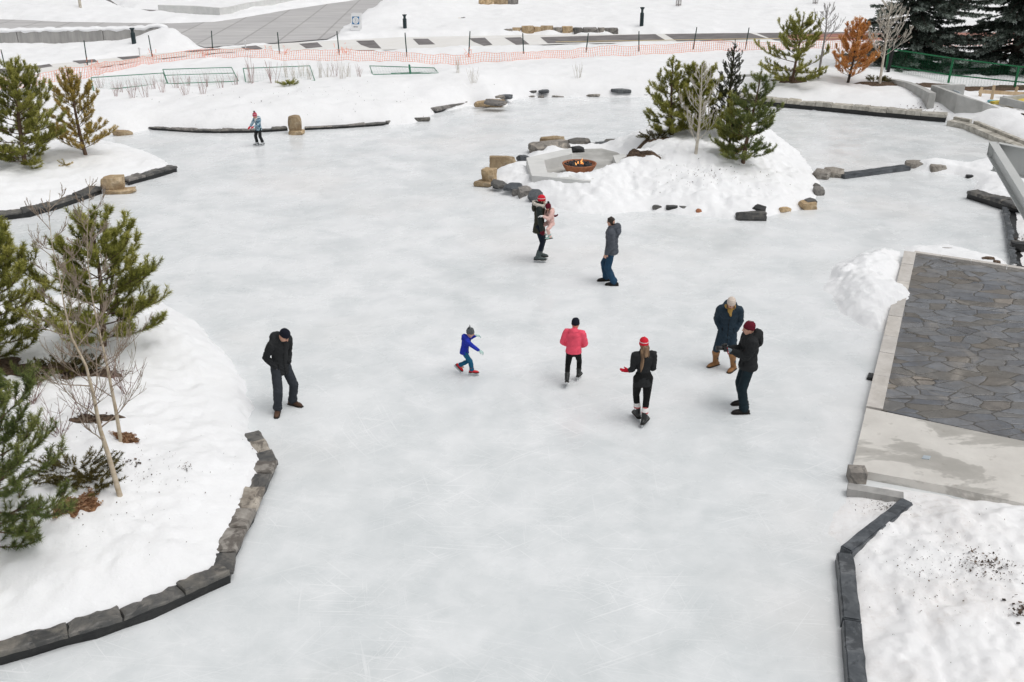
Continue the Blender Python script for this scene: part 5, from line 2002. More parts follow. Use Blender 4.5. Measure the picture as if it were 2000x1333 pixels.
# bare trees
def bare_tree(label, base, line, r0, seed, barkm, twigm, nbr=16, blen=1.0, start=.3, up=.7, name='aspen_tree', cat='aspen', group='bare aspens', twigmin=.004, sub=5, lendec=.75, rtip=.01, tap=.85):
    """line: trunk polyline relative to base"""
    r = random.Random(seed)
    root = thing(name, label, cat, base, group=group)
    m_ = MB()
    n = len(line)
    tot = sum((b - a).length for a, b in zip(line[:-1], line[1:]))
    R = []
    for i in range(n):
        R.append(max(rtip, r0 * (1 - i / (n - 1)) ** tap + rtip))
    m_.tube([line[0] - Vector((0, 0, .2))] + line, [R[0] * 1.2] + R, n=8)
    m_.build('trunk', MAT[barkm], root, smooth=True)
    b_ = MB()

    def twig(p, az, el, L, rad_, depth):
        k = 5 if depth < 2 else 3
        pts = arc_branch(p, az, el, L, .45 if depth == 0 else .25, k, .16, r)
        b_.tube(pts, [max(twigmin, rad_ * (1 - .75 * i / k)) for i in range(k + 1)], n=5 if depth == 0 else 3, round_ends=False)
        if depth < 2:
            c = sub if depth == 0 else 3
            for s in range(c):
                g = r.uniform(.25, .95)
                i = min(int(g * k), k - 1)
                q = pts[i].lerp(pts[i + 1], g * k - i)
                dv = (pts[i + 1] - pts[i]).normalized()
                twig(q, math.atan2(dv.y, dv.x) + r.choice((-1, 1)) * r.uniform(.4, .95), math.asin(max(-1, min(1, dv.z))) + r.uniform(-.2, .35), L * r.uniform(.28, .5), rad_ * .5, depth + 1)
    a = r.uniform(0, 6.28)
    for i in range(nbr):
        f = start + (.97 - start) * (i / nbr) ** .9
        s = f * tot
        p, t = path_at(line, s)
        a += 2.4 + r.uniform(-.4, .4)
        L = blen * (1 - lendec * (f - start) / (1 - start)) * r.uniform(.7, 1.15)
        twig(p, a, up + r.uniform(-.2, .2), L, r0 * .35 * (1 - f * .6), 0)
    b_.build('branches', MAT[twigm], root, smooth=True)
    return root


def line_px(base, pts, wob=0.0):
    """trunk line through photo pixels at (about) the base's distance"""
    out = [Vector((0, 0, 0))]
    for x, y in pts:
        q = at_depth(x, y, base.y)
        out.append(q - base)
    return out


b = surf(HA, 234, 968)
bare_tree('tan aspen nearest the camera, its bare trunk leaning left', b, line_px(b, [(212, 890), (196, 840), (182, 770), (168, 715), (140, 660), (126, 600), (116, 540), (102, 480), (95, 420), (98, 372)]), .040, 71, 'aspen_bark', 'twig', nbr=24, blen=1.0, start=.20, up=.55, twigmin=.003, sub=8, rtip=.003, tap=1.7)
b = surf(HA, 236, 862)
bare_tree('slimmer aspen rising from a bark mulch patch behind the nearest one', b, line_px(b, [(226, 800), (216, 750), (206, 700), (192, 640), (180, 580), (172, 520), (170, 460), (174, 398), (176, 345)]), .032, 72, 'aspen_bark', 'twig', nbr=26, blen=1.0, start=.18, up=.6, twigmin=.003, sub=8, rtip=.003, tap=1.7)
b = surf(HD, 1359, 301)
bare_tree('white bare aspen in front of the pines by the fire pit', b, line_px(b, [(1363, 270), (1366, 240), (1368, 205), (1370, 170), (1371, 130)]), .045, 73, 'aspen_pale', 'twig_pale', nbr=26, blen=1.15, start=.12, up=.7, twigmin=.007, sub=6, rtip=.012)
b = surf(HC, 1718, 164)
bare_tree('cream bare aspen in front of the big spruce', b, line_px(b, [(1723, 130), (1728, 100), (1733, 65), (1737, 30), (1741, 4)]), .055, 74, 'aspen_pale', 'twig_pale', nbr=26, blen=1.6, start=.28, up=.6, twigmin=.010, sub=6, rtip=.016)
b = surf(HC, 1598, 153)
bare_tree('thin grey bare tree between the olive and the orange pine', b, line_px(b, [(1603, 120), (1609, 85), (1613, 60), (1615, 38), (1615, 16)]), .05, 75, 'twig_grey', 'twig_grey', nbr=16, blen=1.2, start=.50, up=.7, twigmin=.009, sub=4, rtip=.012)

# reddish shrubs at the aspens' feet
for i, (px, py, hh, lab) in enumerate(((120, 850, .7, 'dark reddish twig shrub left of the nearest aspen'), (165, 815, .85, 'reddish twig shrub just behind the nearest aspen'), (245, 770, 1.0, 'fine reddish twig shrub right of the slimmer aspen'),
                                       (60, 790, .6, 'small reddish twig shrub behind the deep green pine'))):
    b = surf(HA, px, py)
    r = random.Random(200 + i)
    root = thing('twig_shrub', lab, 'shrub', b)
    m_ = MB()
    for k in range(9):
        pts = arc_branch((r.uniform(-.04, .04), r.uniform(-.04, .04), -.05), r.uniform(0, 6.28), r.uniform(.75, 1.35), hh * r.uniform(.7, 1.1), .25, 5, .15, r)
        m_.tube(pts, [.006, .005, .005, .004, .004, .003], n=4, round_ends=False)
        for s in range(5):
            q = pts[r.randint(1, 4)]
            p2 = arc_branch(q, r.uniform(0, 6.28), r.uniform(.4, 1.1), hh * .3, .3, 3, .1, r)
            m_.tube(p2, [.004, .0035, .003, .003], n=3, round_ends=False)
    m_.build('stems', MAT['twig_dark'], root)

# twig shrubs in the planting bed of the far bank: three meshes, many copies
tw_me = []
for v in range(4):
    r = random.Random(300 + v)
    m_ = MB()
    for k in range(9):
        pts = arc_branch((r.uniform(-.12, .12), r.uniform(-.06, .06), -.15), r.uniform(0, 6.28), r.uniform(1.15, 1.5), r.uniform(.6, 1.0), .1, 4, .12, r)
        m_.tube(pts, [.009, .008, .007, .006, .005], n=3, round_ends=False)
        if r.random() < .6:
            p2 = arc_branch(pts[2], r.uniform(0, 6.28), 1.0, .3, .3, 2, .1, r)
            m_.tube(p2, [.006, .005, .004], n=3, round_ends=False)
    tw_me.append((m_.mesh('twig_shrub'), m_.mesh('twig_shrub')))
    tw_me[-1][0].materials.append(MAT['twig_red'])
    tw_me[-1][1].materials.append(MAT['twig_pale'])
tw = [(196, 172), (226, 188), (236, 180), (258, 192), (264, 176), (285, 190), (300, 174), (318, 180), (362, 186), (345, 172), (368, 168), (396, 184), (403, 170), (432, 172), (461, 166), (490, 163), (532, 162), (655, 150), (702, 150)]
tp = [(560, 152), (575, 154), (590, 150), (605, 156), (625, 152), (640, 150), (668, 154), (680, 150), (895, 142), (925, 163), (1130, 152)]
for i, (px, py) in enumerate(tw + tp):
    b = surf(HC, px, py)
    o = bpy.data.objects.new('twig_shrub', tw_me[i % 4][0 if i < len(tw) else 1])
    COL.objects.link(o)
    o.location = b
    s = .9 if i < len(tw) else 1.0
    if (px, py) in ((490, 163), (532, 162)):
        s = 1.45
    o.scale = (s, s, s * random.uniform(.85, 1.15))
    o.rotation_euler = (0, 0, random.uniform(0, 6.28))
    if s > 1.2:
        lab = 'taller bare shrub in front of the third green panel' + (', left one' if px == 490 else ', right one')
    elif px < 330 and i < len(tw):
        lab = 'thin pinkish bare shrub in the snow below the leftmost green panel'
    elif px < 470 and i < len(tw):
        lab = 'thin pinkish bare shrub in the snow below the green panel with two rails'
    elif i < len(tw):
        lab = 'thin pinkish bare shrub between the third and the fourth green panel'
    elif px < 700:
        lab = 'faint pale bare shrub between the third and the fourth green panel'
    else:
        lab = 'faint pale twigs in open snow right of the green panels, ' + {895: 'nearest the net', 925: 'above the far stone pile', 1130: 'above the boat-shaped slate'}[px]
    tag(o, lab, 'shrub', 'bare twig shrubs on the far bank')


# low junipers and a small evergreen
def juniper(label, b, sx, sy, h, seed, mat='needle_juniper', n=46, nlen=.06):
    r = random.Random(seed)
    root = thing('juniper_shrub', label, 'shrub', b)
    m_ = MB()
    segs = []
    for k in range(n):
        a = r.uniform(0, 6.28)
        rr = math.sqrt(r.random())
        p = Vector((sx * rr * .5 * math.cos(a), sy * rr * .5 * math.sin(a), 0.0))
        pts = arc_branch(p, a + r.uniform(-.6, .6), r.uniform(.1, .7), r.uniform(.18, .38), .3, 3, .1, r)
        pts = [q + Vector((0, 0, h * .4 * (1 - rr))) for q in pts]
        m_.tube(pts, [.006, .005, .004, .003], n=3, round_ends=False)
        t = r.uniform(.2, .75)
        for i in range(3):
            segs.append((pts[i], pts[i + 1], t + .1 * i))
    m_.build('stems', MAT['bark_dark'], root)
    V, T_ = needles(segs, 330, nlen, .011, rng=np.random.default_rng(seed))
    tri_obj('foliage', V, T_, MAT[mat], root)


juniper('spreading olive juniper beside the nearest aspen trunk', surf(HA, 150, 925), 1.0, .75, .3, 81, n=70)
juniper('small juniper sprig right of the spreading one, touching the aspen trunk', surf(HA, 190, 945), .45, .3, .18, 82, n=24)
juniper('brown-green juniper under the wide green pine', surf(HA, 130, 722), 1.0, .6, .3, 83, n=60)
juniper('dark juniper behind the deep green pine at the left edge', surf(HA, 38, 745), .8, .5, .3, 84, 'needle_deep', n=50)
juniper('tiny green evergreen tuft alone in the snow of the far bank', surf(HC, 563, 166), .6, .4, .25, 85, 'needle_green', n=26, nlen=.10)
juniper('small evergreen at the foot of the cream aspen', surf(HC, 1711, 159), .9, .6, .4, 86, 'needle_juniper', n=34, nlen=.10)
juniper('flattened juniper behind the fire pit, below the pines', surf(HD, 1282, 270), 1.0, .5, .25, 87, 'needle_juniper', n=46, nlen=.07)
juniper('fallen pine sprig on the snow below the golden pine', surf(HB, 128, 324), .05, .05, .08, 88, 'needle_gold', n=5, nlen=.08)
juniper('smaller fallen pine sprig lying left of the one below the golden pine', surf(HB, 66, 330), .05, .05, .06, 89, 'needle_green', n=4, nlen=.08)


def litter(name, label, fn, px, py, sx, sy, n, seed, mat, size=(.03, .09), kind='stuff', lift=.012, clump=0.0, cat='mulch'):
    r = random.Random(seed)
    c = surf(fn, px, py)
    xs, ys = [], []
    for i in range(n):
        a = r.uniform(0, 6.28)
        rr = min(2.2, abs(r.gauss(0, .55)) + .25 * r.random())
        xs.append(c.x + sx * rr * math.cos(a))
        ys.append(c.y + sy * rr * math.sin(a))
    zs = fn(np.array(xs), np.array(ys))
    V, T_ = [], []
    for x, y, z in zip(xs, ys, zs):
        s = size[0] + (size[1] - size[0]) * r.random() ** 2.5
        q = Matrix.Rotation(r.uniform(0, 6.28), 3, 'Z') @ Matrix.Rotation(r.uniform(-.6, .6), 3, 'X') @ Matrix.Rotation(r.uniform(-.6, .6), 3, 'Y')
        w_ = s * r.uniform(.25, .6)
        p = Vector((x, y, z + lift + r.uniform(0, .02)))
        a, b, d, e = [p + q @ Vector(v) for v in ((-s / 2, -w_ / 2, 0), (s / 2, -w_ / 2, 0), (s / 2 * .8, w_ / 2, .01), (-s / 2 * .8, w_ / 2, .01))]
        t = r.random()
        V += [a, b, d, a, d, e]
        T_ += [t] * 6
    o = tri_obj(name, np.array(V), np.array(T_), MAT[mat], None)
    return tag(o, label, cat, kind=kind)


def mulch_bed(label, fn, px, py, sx, sy, seed, mat='mulch', chips=520, rise=.03):
    """patch of bare bark mulch: a low lumpy mat with loose chips"""
    c = surf(fn, px, py)
    r = random.Random(seed)
    ring = 34
    ph = r.uniform(0, 9)
    rr = [.86 + .30 * math.sin(2 * 6.283 * j / 34 + ph) + .22 * math.sin(5 * 6.283 * j / 34 + ph * 2) + r.uniform(-.16, .16) for j in range(ring)]
    root = thing('mulch_patch', label, 'mulch', (c.x, c.y, c.z))
    V, Fc = [], []
    rad_ = [0, .35, .65, .88, 1.0]
    xs, ys, lv = [], [], []
    for q in rad_:
        for j in range(ring):
            a = 6.283 * j / ring
            xs.append(c.x + sx * q * rr[j] * math.cos(a))
            ys.append(c.y + sy * q * rr[j] * math.sin(a))
            lv.append(q)
    zs = fn(np.array(xs), np.array(ys))
    for x, y, z, q in zip(xs, ys, zs, lv):
        V.append((x - c.x, y - c.y, z - c.z + (rise + r.uniform(-.015, .02) if q < .95 else -.05)))
    for i in range(len(rad_) - 1):
        for j in range(ring):
            Fc.append((i * ring + j, i * ring + ring + j, i * ring + ring + (j + 1) % ring, i * ring + (j + 1) % ring))
    m_ = MB()
    m_.add(V, Fc)
    m_.build('bed', MAT[mat], root, smooth=True)
    V, T_ = [], []
    for i in range(chips):
        a = r.uniform(0, 6.28)
        q = math.sqrt(r.random()) * (rr[int(a / 6.2832 * ring) % ring] + r.gauss(0, .07))
        x, y = sx * q * math.cos(a), sy * q * math.sin(a)
        z = scal(fn, c.x + x, c.y + y) - c.z + rise + r.uniform(0, .03)
        s = r.uniform(.02, .065)
        Rm = Matrix.Rotation(r.uniform(0, 6.28), 3, 'Z') @ Matrix.Rotation(r.uniform(-.7, .7), 3, 'X')
        w_ = s * r.uniform(.25, .5)
        p = Vector((x, y, z))
        pa, pb, pc, pd = [p + Rm @ Vector(v) for v in ((-s / 2, -w_ / 2, 0), (s / 2, -w_ / 2, 0), (s / 2, w_ / 2, 0), (-s / 2, w_ / 2, 0))]
        t = r.random()
        V += [pa, pb, pc, pa, pc, pd]
        T_ += [t] * 6
    o = tri_obj('wood_chips', np.array(V), np.array(T_), MAT['chips' if mat == 'mulch' else 'dirt_bits'], root)
    o['kind'] = 'stuff'


mulch_bed('bare strip of brown bark mulch by the deep green pine', HA, 150, 985, .26, .36, 91)
mulch_bed('round bare patch of bark mulch at the slimmer aspen foot', HA, 246, 856, .24, .15, 92)
mulch_bed('dark bare soil under the wide green pine', HA, 150, 728, .85, .38, 93, 'dirt', 420)
mulch_bed('small brown soil scrap left of the wide green pine', HA, 64, 738, .20, .16, 94, 'dirt', 60)
mulch_bed('brown soil strip between the two aspens', HA, 190, 820, .36, .22, 95, 'dirt', 140)
mulch_bed('dark soil below the pine cut by the left edge', HA, 12, 716, .7, .4, 96, 'dirt', 160)
mulch_bed('brown frozen grass patch on the slope right of the fire bowl', HD, 1252, 303, .62, .34, 97, 'dirt', 300, .05)
mulch_bed('dark bare soil gap on the slope above the frozen grass', HD, 1262, 279, .95, .22, 98, 'dirt', 240, .03)
mulch_bed('dark soil at the foot of the crooked olive pine', HC, 1542, 157, .9, .5, 99, 'dirt', 120, .03)
mulch_bed('brown grass bank under the big spruces behind the green fence', HC, 1885, 172, 4.2, 1.0, 90, 'dirt', 300, .05)
litter('dirt', 'dark crumbs of soil on the dirty snow at lower right', HG, 1930, 1105, .42, .34, 260, 111, 'dirt_bits', (.01, .05), cat='dirt')
litter('dirt', 'brown specks spread thinly over the dirty snow at lower right', HG, 1850, 1110, 1.5, 1.3, 420, 112, 'dirt_bits', (.006, .028), cat='dirt')
litter('dirt', 'dark dirt lumps at the right edge of the lower bank', HG, 1995, 1195, .25, .22, 70, 113, 'dirt_bits', (.02, .07), cat='dirt')
litter('dirt', 'brown grit around the concrete block below the corner stone', HG, 1725, 992, .45, .22, 160, 114, 'dirt_bits', (.006, .03), cat='dirt')
litter('dirt', 'needle litter and specks over the near left snow mound', HA, 270, 930, 1.5, 1.7, 190, 115, 'dirt_bits', (.008, .03), cat='dirt')
litter('dirt', 'little dark heap of grit on the near left snow mound', HA, 366, 915, .12, .16, 46, 116, 'dirt_bits', (.01, .03), cat='dirt')
litter('dirt', 'brown leaf crumbs on the snow just right of the aspen trunks', HA, 262, 905, .16, .16, 26, 117, 'dirt_bits', (.03, .07), cat='dirt')
litter('dirt', 'dark specks across the snow of the fire pit island', HD, 1380, 340, 2.0, 1.2, 150, 118, 'dirt_bits', (.02, .06), cat='dirt')
litter('dirt', 'brown soil crumbs along the snow above the pale stone edging', HC, 1780, 216, 1.7, .5, 130, 119, 'dirt_bits', (.03, .10), cat='dirt')
litter('dirt', 'dark soil showing right of the blue-grey strip', HF, 1996, 470, .5, 1.0, 150, 120, 'dirt_bits', (.02, .07), cat='dirt')
litter('dirt', 'specks of dirt on the snow of the far bank', HC, 700, 190, 11, 3, 160, 121, 'dirt_bits', (.02, .07), cat='dirt')


# ------------------------------------------------------------------ people
def cloth(name, c, var=0.18, rough=0.85, scale=9, bmp=0.6, spec=0.2):
    return M(name, c, tuple(k * (1 - var) for k in c), scale, rough, bmp, 16, 0.02, spec=spec)


MAT['skin'] = M('skin', (0.62, 0.36, 0.26), (0.55, 0.29, 0.205), 14, 0.55, 0, spec=0.3)
MAT['eye'] = M('eye', (0.03, 0.022, 0.02), None, 3, 0.3)
MAT['lips'] = M('lips', (0.44, 0.17, 0.14), None, 3, 0.5)
MAT['hair_dark'] = M('hair_dark', (0.022, 0.016, 0.013), (0.05, 0.035, 0.027), 30, 0.5, 0.5, 60, 0.006, stretch=(1, 1, .15))
MAT['hair_brown'] = M('hair_brown', (0.075, 0.045, 0.028), (0.30, 0.19, 0.11), 16, 0.5, 0.6, 60, 0.006, stretch=(1, 1, .12))
MAT['c_black'] = cloth('c_black', (0.023, 0.0245, 0.026))
MAT['c_black2'] = cloth('c_black2', (0.010, 0.0105, 0.011))
MAT['c_navy_hat'] = cloth('c_navy_hat', (0.010, 0.012, 0.022))
MAT['c_grey_pants'] = cloth('c_grey_pants', (0.036, 0.041, 0.050))
MAT['c_jeans'] = cloth('c_jeans', (0.022, 0.066, 0.125), 0.35, scale=6)
MAT['c_dark_jeans'] = cloth('c_dark_jeans', (0.013, 0.026, 0.034), 0.3)
MAT['c_navy'] = cloth('c_navy', (0.018, 0.036, 0.055), rough=.6)
MAT['c_leggings'] = cloth('c_leggings', (0.012, 0.018, 0.032))
MAT['c_blue'] = cloth('c_blue', (0.022, 0.040, 0.43), 0.3)
MAT['c_teal'] = cloth('c_teal', (0.016, 0.125, 0.235), 0.25)
MAT['c_coral'] = cloth('c_coral', (0.90, 0.105, 0.17), 0.15)
MAT['c_red'] = cloth('c_red', (0.60, 0.010, 0.030), 0.2)
MAT['c_maroon'] = cloth('c_maroon', (0.14, 0.010, 0.024), 0.3)
MAT['c_cream'] = cloth('c_cream', (0.66, 0.58, 0.50), 0.15)
MAT['c_mustard'] = cloth('c_mustard', (0.48, 0.29, 0.085), 0.3)
MAT['c_olive'] = cloth('c_olive', (0.045, 0.044, 0.031))
MAT['c_sleeve'] = cloth('c_sleeve', (0.020, 0.029, 0.027), rough=.55)
MAT['c_fur'] = cloth('c_fur', (0.66, 0.62, 0.55), 0.25, bmp=.9)
MAT['c_pink'] = cloth('c_pink', (0.78, 0.52, 0.47), 0.1)
MAT['c_grey'] = cloth('c_grey', (0.085, 0.095, 0.115), 0.25, rough=.6)
MAT['c_grey_hat'] = cloth('c_grey_hat', (0.13, 0.14, 0.15), 0.4)
MAT['c_mint'] = cloth('c_mint', (0.45, 0.62, 0.58), 0.15)
MAT['c_white'] = cloth('c_white', (0.76, 0.75, 0.74), 0.08)
MAT['leather_brown'] = cloth('leather_brown', (0.095, 0.052, 0.033), 0.4, rough=.6)
MAT['leather_tan'] = cloth('leather_tan', (0.33, 0.165, 0.068), 0.3, rough=.55)
MAT['leather_dark'] = cloth('leather_dark', (0.024, 0.020, 0.018), 0.3, rough=.55)
MAT['skate_black'] = cloth('skate_black', (0.016, 0.018, 0.018), 0.3, rough=.4, spec=.5)
MAT['skate_grey'] = cloth('skate_grey', (0.10, 0.13, 0.13), 0.5, rough=.5, scale=20)
MAT['skate_white'] = cloth('skate_white', (0.62, 0.64, 0.65), 0.1, rough=.5)
MAT['skate_red'] = cloth('skate_red', (0.66, 0.02, 0.03), 0.2, rough=.4)
MAT['blade'] = M('blade', (0.55, 0.57, 0.58), (0.62, 0.64, 0.65), 5, 0.35, metal=0.6)
MAT['sole'] = M('sole', (0.02, 0.018, 0.016), (0.04, 0.036, 0.03), 8, 0.8)
MAT['camera_body'] = M('camera_body', (0.014, 0.014, 0.015), (0.03, 0.03, 0.031), 5, 0.45)
MAT['glove_grey'] = cloth('glove_grey', (0.30, 0.36, 0.40), 0.3)


def patterned_mat():
    m, t, b = new_mat('c_pattern')
    v = coords(t)
    n = noise(t, v, 11, 3, .6, .8)
    c = ramp(t, n, [(0.36, (0.02, 0.035, 0.08)), (0.44, (0.05, 0.15, 0.24)), (0.50, (0.19, 0.36, 0.44)), (0.56, (0.55, 0.65, 0.70)), (0.64, (0.08, 0.20, 0.30))])
    t.links.new(c, b.inputs['Base Color'])
    b.inputs['Roughness'].default_value = .7
    return m


def stripe_mat(name, ca, cb, freq, width, off=0.0, axis='Z'):
    """knitted bands across a hat or sock"""
    m, t, b = new_mat(name)
    c = t.nodes.new('ShaderNodeTexCoord')
    s = t.nodes.new('ShaderNodeSeparateXYZ')
    t.links.new(c.outputs['Generated'], s.inputs[0])
    ma = N(t, 'ShaderNodeMath', operation='MULTIPLY_ADD')
    ma.inputs[1].default_value = freq
    ma.inputs[2].default_value = off
    t.links.new(s.outputs[axis], ma.inputs[0])
    fr = N(t, 'ShaderNodeMath', operation='FRACT')
    t.links.new(ma.outputs[0], fr.inputs[0])
    lt = N(t, 'ShaderNodeMath', operation='LESS_THAN')
    lt.inputs[1].default_value = width
    t.links.new(fr.outputs[0], lt.inputs[0])
    t.links.new(mixc(t, lt.outputs[0], ca, cb), b.inputs['Base Color'])
    b.inputs['Roughness'].default_value = .9
    bump(t, b, noise(t, coords(t), 60, 3), .4, .004)
    return m


MAT['c_pattern'] = patterned_mat()
MAT['hat_red'] = stripe_mat('hat_red', (0.62, 0.010, 0.028), (0.80, 0.74, 0.74), 2.0, 0.10, 0.85)
MAT['hat_crimson'] = stripe_mat('hat_crimson', (0.42, 0.020, 0.055), (0.60, 0.34, 0.38), 3.2, 0.30, 0.1)
MAT['hat_cream'] = stripe_mat('hat_cream', (0.70, 0.61, 0.53), (0.58, 0.48, 0.41), 6.0, 0.35, 0.1)
MAT['sock'] = stripe_mat('sock', (0.78, 0.77, 0.76), (0.52, 0.12, 0.12), 2.2, 0.28, 0.2)


def ik(P, Q, L1, L2, hint):
    """middle joint of a two-bone limb; Q pulled in when out of reach"""
    d = Q - P
    D = d.length
    if D > (L1 + L2) * .999:
        Q = P + d * ((L1 + L2) * .999 / D)
        d = Q - P
        D = d.length
    u = d / D
    x = (L1 * L1 - L2 * L2 + D * D) / (2 * D)
    h = math.sqrt(max(0, L1 * L1 - x * x))
    v = hint - u * hint.dot(u)
    v = v.normalized() if v.length > 1e-5 else u.orthogonal()
    return P + u * x + v * h, Q


def dens(P, R, k):
    """subdivide a tube's path smoothly"""
    oP, oR = [], []
    for i in range(len(P) - 1):
        for j in range(k):
            f = j / k
            oP.append(P[i].lerp(P[i + 1], f))
            oR.append((R[i][0] * (1 - f) + R[i + 1][0] * f, R[i][1] * (1 - f) + R[i + 1][1] * f))
    oP.append(P[-1])
    oR.append(R[-1])
    return oP, oR


def quilt(P, R, pitch, amp):
    s = 0
    out = []
    for i in range(len(P)):
        if i:
            s += (P[i] - P[i - 1]).length
        k = 1 + amp * (abs(math.sin(math.pi * s / pitch)) - .5) * 2
        out.append((R[i][0] * k, R[i][1] * k))
    return out


def hand(mb, wrist, fdir, palm_n, thumb_side, size, infl=1.0, curl=.5, spread=1.0):
    """palm, four unequal bent fingers and a thumb from the side of the palm; palm_n = direction the palm faces"""
    f = fdir.normalized()
    n = (palm_n - f * palm_n.dot(f)).normalized()
    s = f.cross(n) * thumb_side            # towards the thumb
    s.normalize()
    pl = size * .52
    mb.tube([wrist - f * size * .10, wrist + f * pl * .25, wrist + f * pl * .65, wrist + f * pl], [(size * .145 * infl, size * .12 * infl), (size * .19 * infl, size * .11 * infl), (size * .225 * infl, size * .10 * infl), (size * .215 * infl, size * .085 * infl)], n=10, ref=s)
    for k, (off, ln, sp) in enumerate(((.165, .43, .16), (.055, .48, .05), (-.055, .45, -.06), (-.16, .36, -.18))):
        p = wrist + f * pl * .93 + s * size * off
        d = (f + s * sp * spread).normalized()
        q = [p]
        a = 0
        for seg, fr in enumerate((.42, .32, .26)):
            a += curl * (.75 if seg == 0 else 1.0)
            dd = d * math.cos(a) + n * math.sin(a)
            q.append(q[-1] + dd * (size * ln * fr))
        mb.tube(q, [size * .052 * infl, size * .05 * infl, size * .046 * infl, size * .038 * infl], n=7)
    p = wrist + f * pl * .28 + s * size * .15
    d1 = (f * .62 + s * .72 + n * .25).normalized()
    d2 = (f * .88 + s * .25 + n * .40).normalized()
    mb.tube([p, p + d1 * size * .20, p + d1 * size * .20 + d2 * size * .15, p + d1 * size * .20 + d2 * size * .27], [size * .075 * infl, size * .062 * infl, size * .055 * infl, size * .045 * infl], n=7)


def person(spec):
    S = dict(H=1.75, kid=0.0, lean=0.06, side=0.0, hyaw=0.0, hpitch=0.2, pz=None, twist=0.0, shw=.118, hipw=.055, group='people on the ice rink')
    S.update(spec)
    H = S['H']
    feet = S['feet']                  # [(px,py,yaw,lift,pitch) left, right]
    fl = [G(f[0], f[1] - S.get('dy', 8)) for f in feet]
    if 'at' in S:
        o0 = Vector(S['at'])
    else:
        o0 = (fl[0] + fl[1]) / 2
    yaw = S['yaw']
    Rz = Matrix.Rotation(-yaw, 3, 'Z')
    kid = S['kid']
    hh = H * (.138 + .05 * kid)                       # head height with hair
    skate = S.get('skate', False)
    sole = .075 * (.75 + .25 * H / 1.7) if skate else .0
    # skeleton
    legL = H * (.49 - .03 * kid)
    thigh, shin = legL * .515, legL * .485
    ankle = H * .042
    torso = H * (.305 + .0 * kid)
    lean, sl = S['lean'], S['side']
    ank = []
    for i, f in enumerate(feet):
        p = Rz @ (fl[i] - o0) if 'at' not in S else Vector(f[:3])
        p.z = (ankle + sole + f[3]) if 'at' not in S else p.z
        ank.append(p)
    pz = S['pz'] if S['pz'] else (ankle + sole + legL * S.get('stand', .985))
    mid = (ank[0] + ank[1]) / 2
    PB = Vector((mid.x + S.get('px', 0) * H, mid.y + S.get('py', 0) * H, pz))
    if 'at' in S:
        PB = Vector((0, 0, S['pz']))

    def sp(t):
        """spine point: 0 pelvis, 1 base of the neck"""
        tt = max(t, 0)
        return PB + Vector((math.tan(sl) * torso * tt, -math.tan(lean) * torso * tt * (.45 + .55 * tt), torso * (t if t < 0 else t * math.cos(lean) ** .5)))
    Tw = Matrix.Rotation(S['twist'], 3, 'Z')
    X = Vector((1, 0, 0))
    Xs = Tw @ X
    FW = Vector((0, -1, 0))
    UP = Vector((0, 0, 1))
    hips = [PB + X * (S['hipw'] * H) - UP * .012 * H, PB - X * (S['hipw'] * H) - UP * .012 * H]
    knees = []
    for i in (0, 1):
        fy = feet[i][2] - yaw if 'at' not in S else 0
        hint = Vector((math.sin(fy) * .5 + (.12 if i == 0 else -.12), -1, .1)) if 'at' not in S else Vector((.55 if i == 0 else -.55, -1, .6))
        k, a = ik(hips[i], ank[i], thigh, shin, hint)
        knees.append(k)
        ank[i] = a
    shd = [sp(.93) + Xs * S['shw'] * H, sp(.93) - Xs * S['shw'] * H]
    ua, fa = H * .172, H * .152
    hands = S['hands']        # per side: target (relative to pelvis in H units), elbow hint, finger dir, palm dir, curl
    elb, wri = [], []
    for i in (0, 1):
        tg = PB + Vector(hands[i][0]) * H
        e, w_ = ik(shd[i], tg, ua, fa, Vector(hands[i][1]))
        elb.append(e)
        wri.append(w_)
    neck = sp(1.0)
    Rh = Matrix.Rotation(S['hyaw'], 3, 'Z') @ Matrix.Rotation(S['hpitch'], 3, 'X')
    hc = neck + UP * .018 * H + FW * .012 * H + Rh @ Vector((0, -.05 * hh, .50 * hh)) + Vector((math.tan(sl) * .04 * H, -math.tan(lean) * .05 * H, 0))
    hw_ = Rh @ Vector((1, 0, 0))

    # ---- body: one continuous skin
    B = MB()
    B.tube([sp(-.05), sp(.2), sp(.45), sp(.72), sp(.9), sp(.99)], [(.078 * H, .052 * H), (.066 * H, .046 * H), (.060 * H, .044 * H), (.078 * H, .050 * H), (.076 * H, .042 * H), (.045 * H, .04 * H)], n=16, ref=Xs)
    B.tube([sp(.93), neck + UP * .01 * H, hc - (Rh @ UP) * hh * .30], [.042 * H, .034 * H, .033 * H], n=12)
    for i in (0, 1):
        B.tube([hips[i], hips[i].lerp(knees[i], .5), knees[i], knees[i].lerp(ank[i], .35), ank[i]], [.05 * H, .044 * H, .032 * H, .031 * H, .02 * H], n=12)
        fy = feet[i][2] - yaw if 'at' not in S else 0
        fd = Vector((math.sin(fy), -math.cos(fy), 0))
        B.tube([ank[i] - fd * .02 * H, ank[i] + fd * .06 * H - UP * .018 * H, ank[i] + fd * .10 * H - UP * .024 * H], [.022 * H, .022 * H, .014 * H], n=8)
        B.tube([shd[i] - Xs * (.02 * H if i == 0 else -.02 * H), shd[i].lerp(elb[i], .4), elb[i], elb[i].lerp(wri[i], .5), wri[i]], [.036 * H, .030 * H, .024 * H, .022 * H, .016 * H], n=10)
        if not S.get('glove'):
            hand(B, wri[i], Vector(hands[i][2]), Vector(hands[i][3]), 1 if i == 0 else -1, H * .108, 1.0, hands[i][4])
        else:
            hand(B, wri[i], Vector(hands[i][2]), Vector(hands[i][3]), 1 if i == 0 else -1, H * .100, .8, hands[i][4])
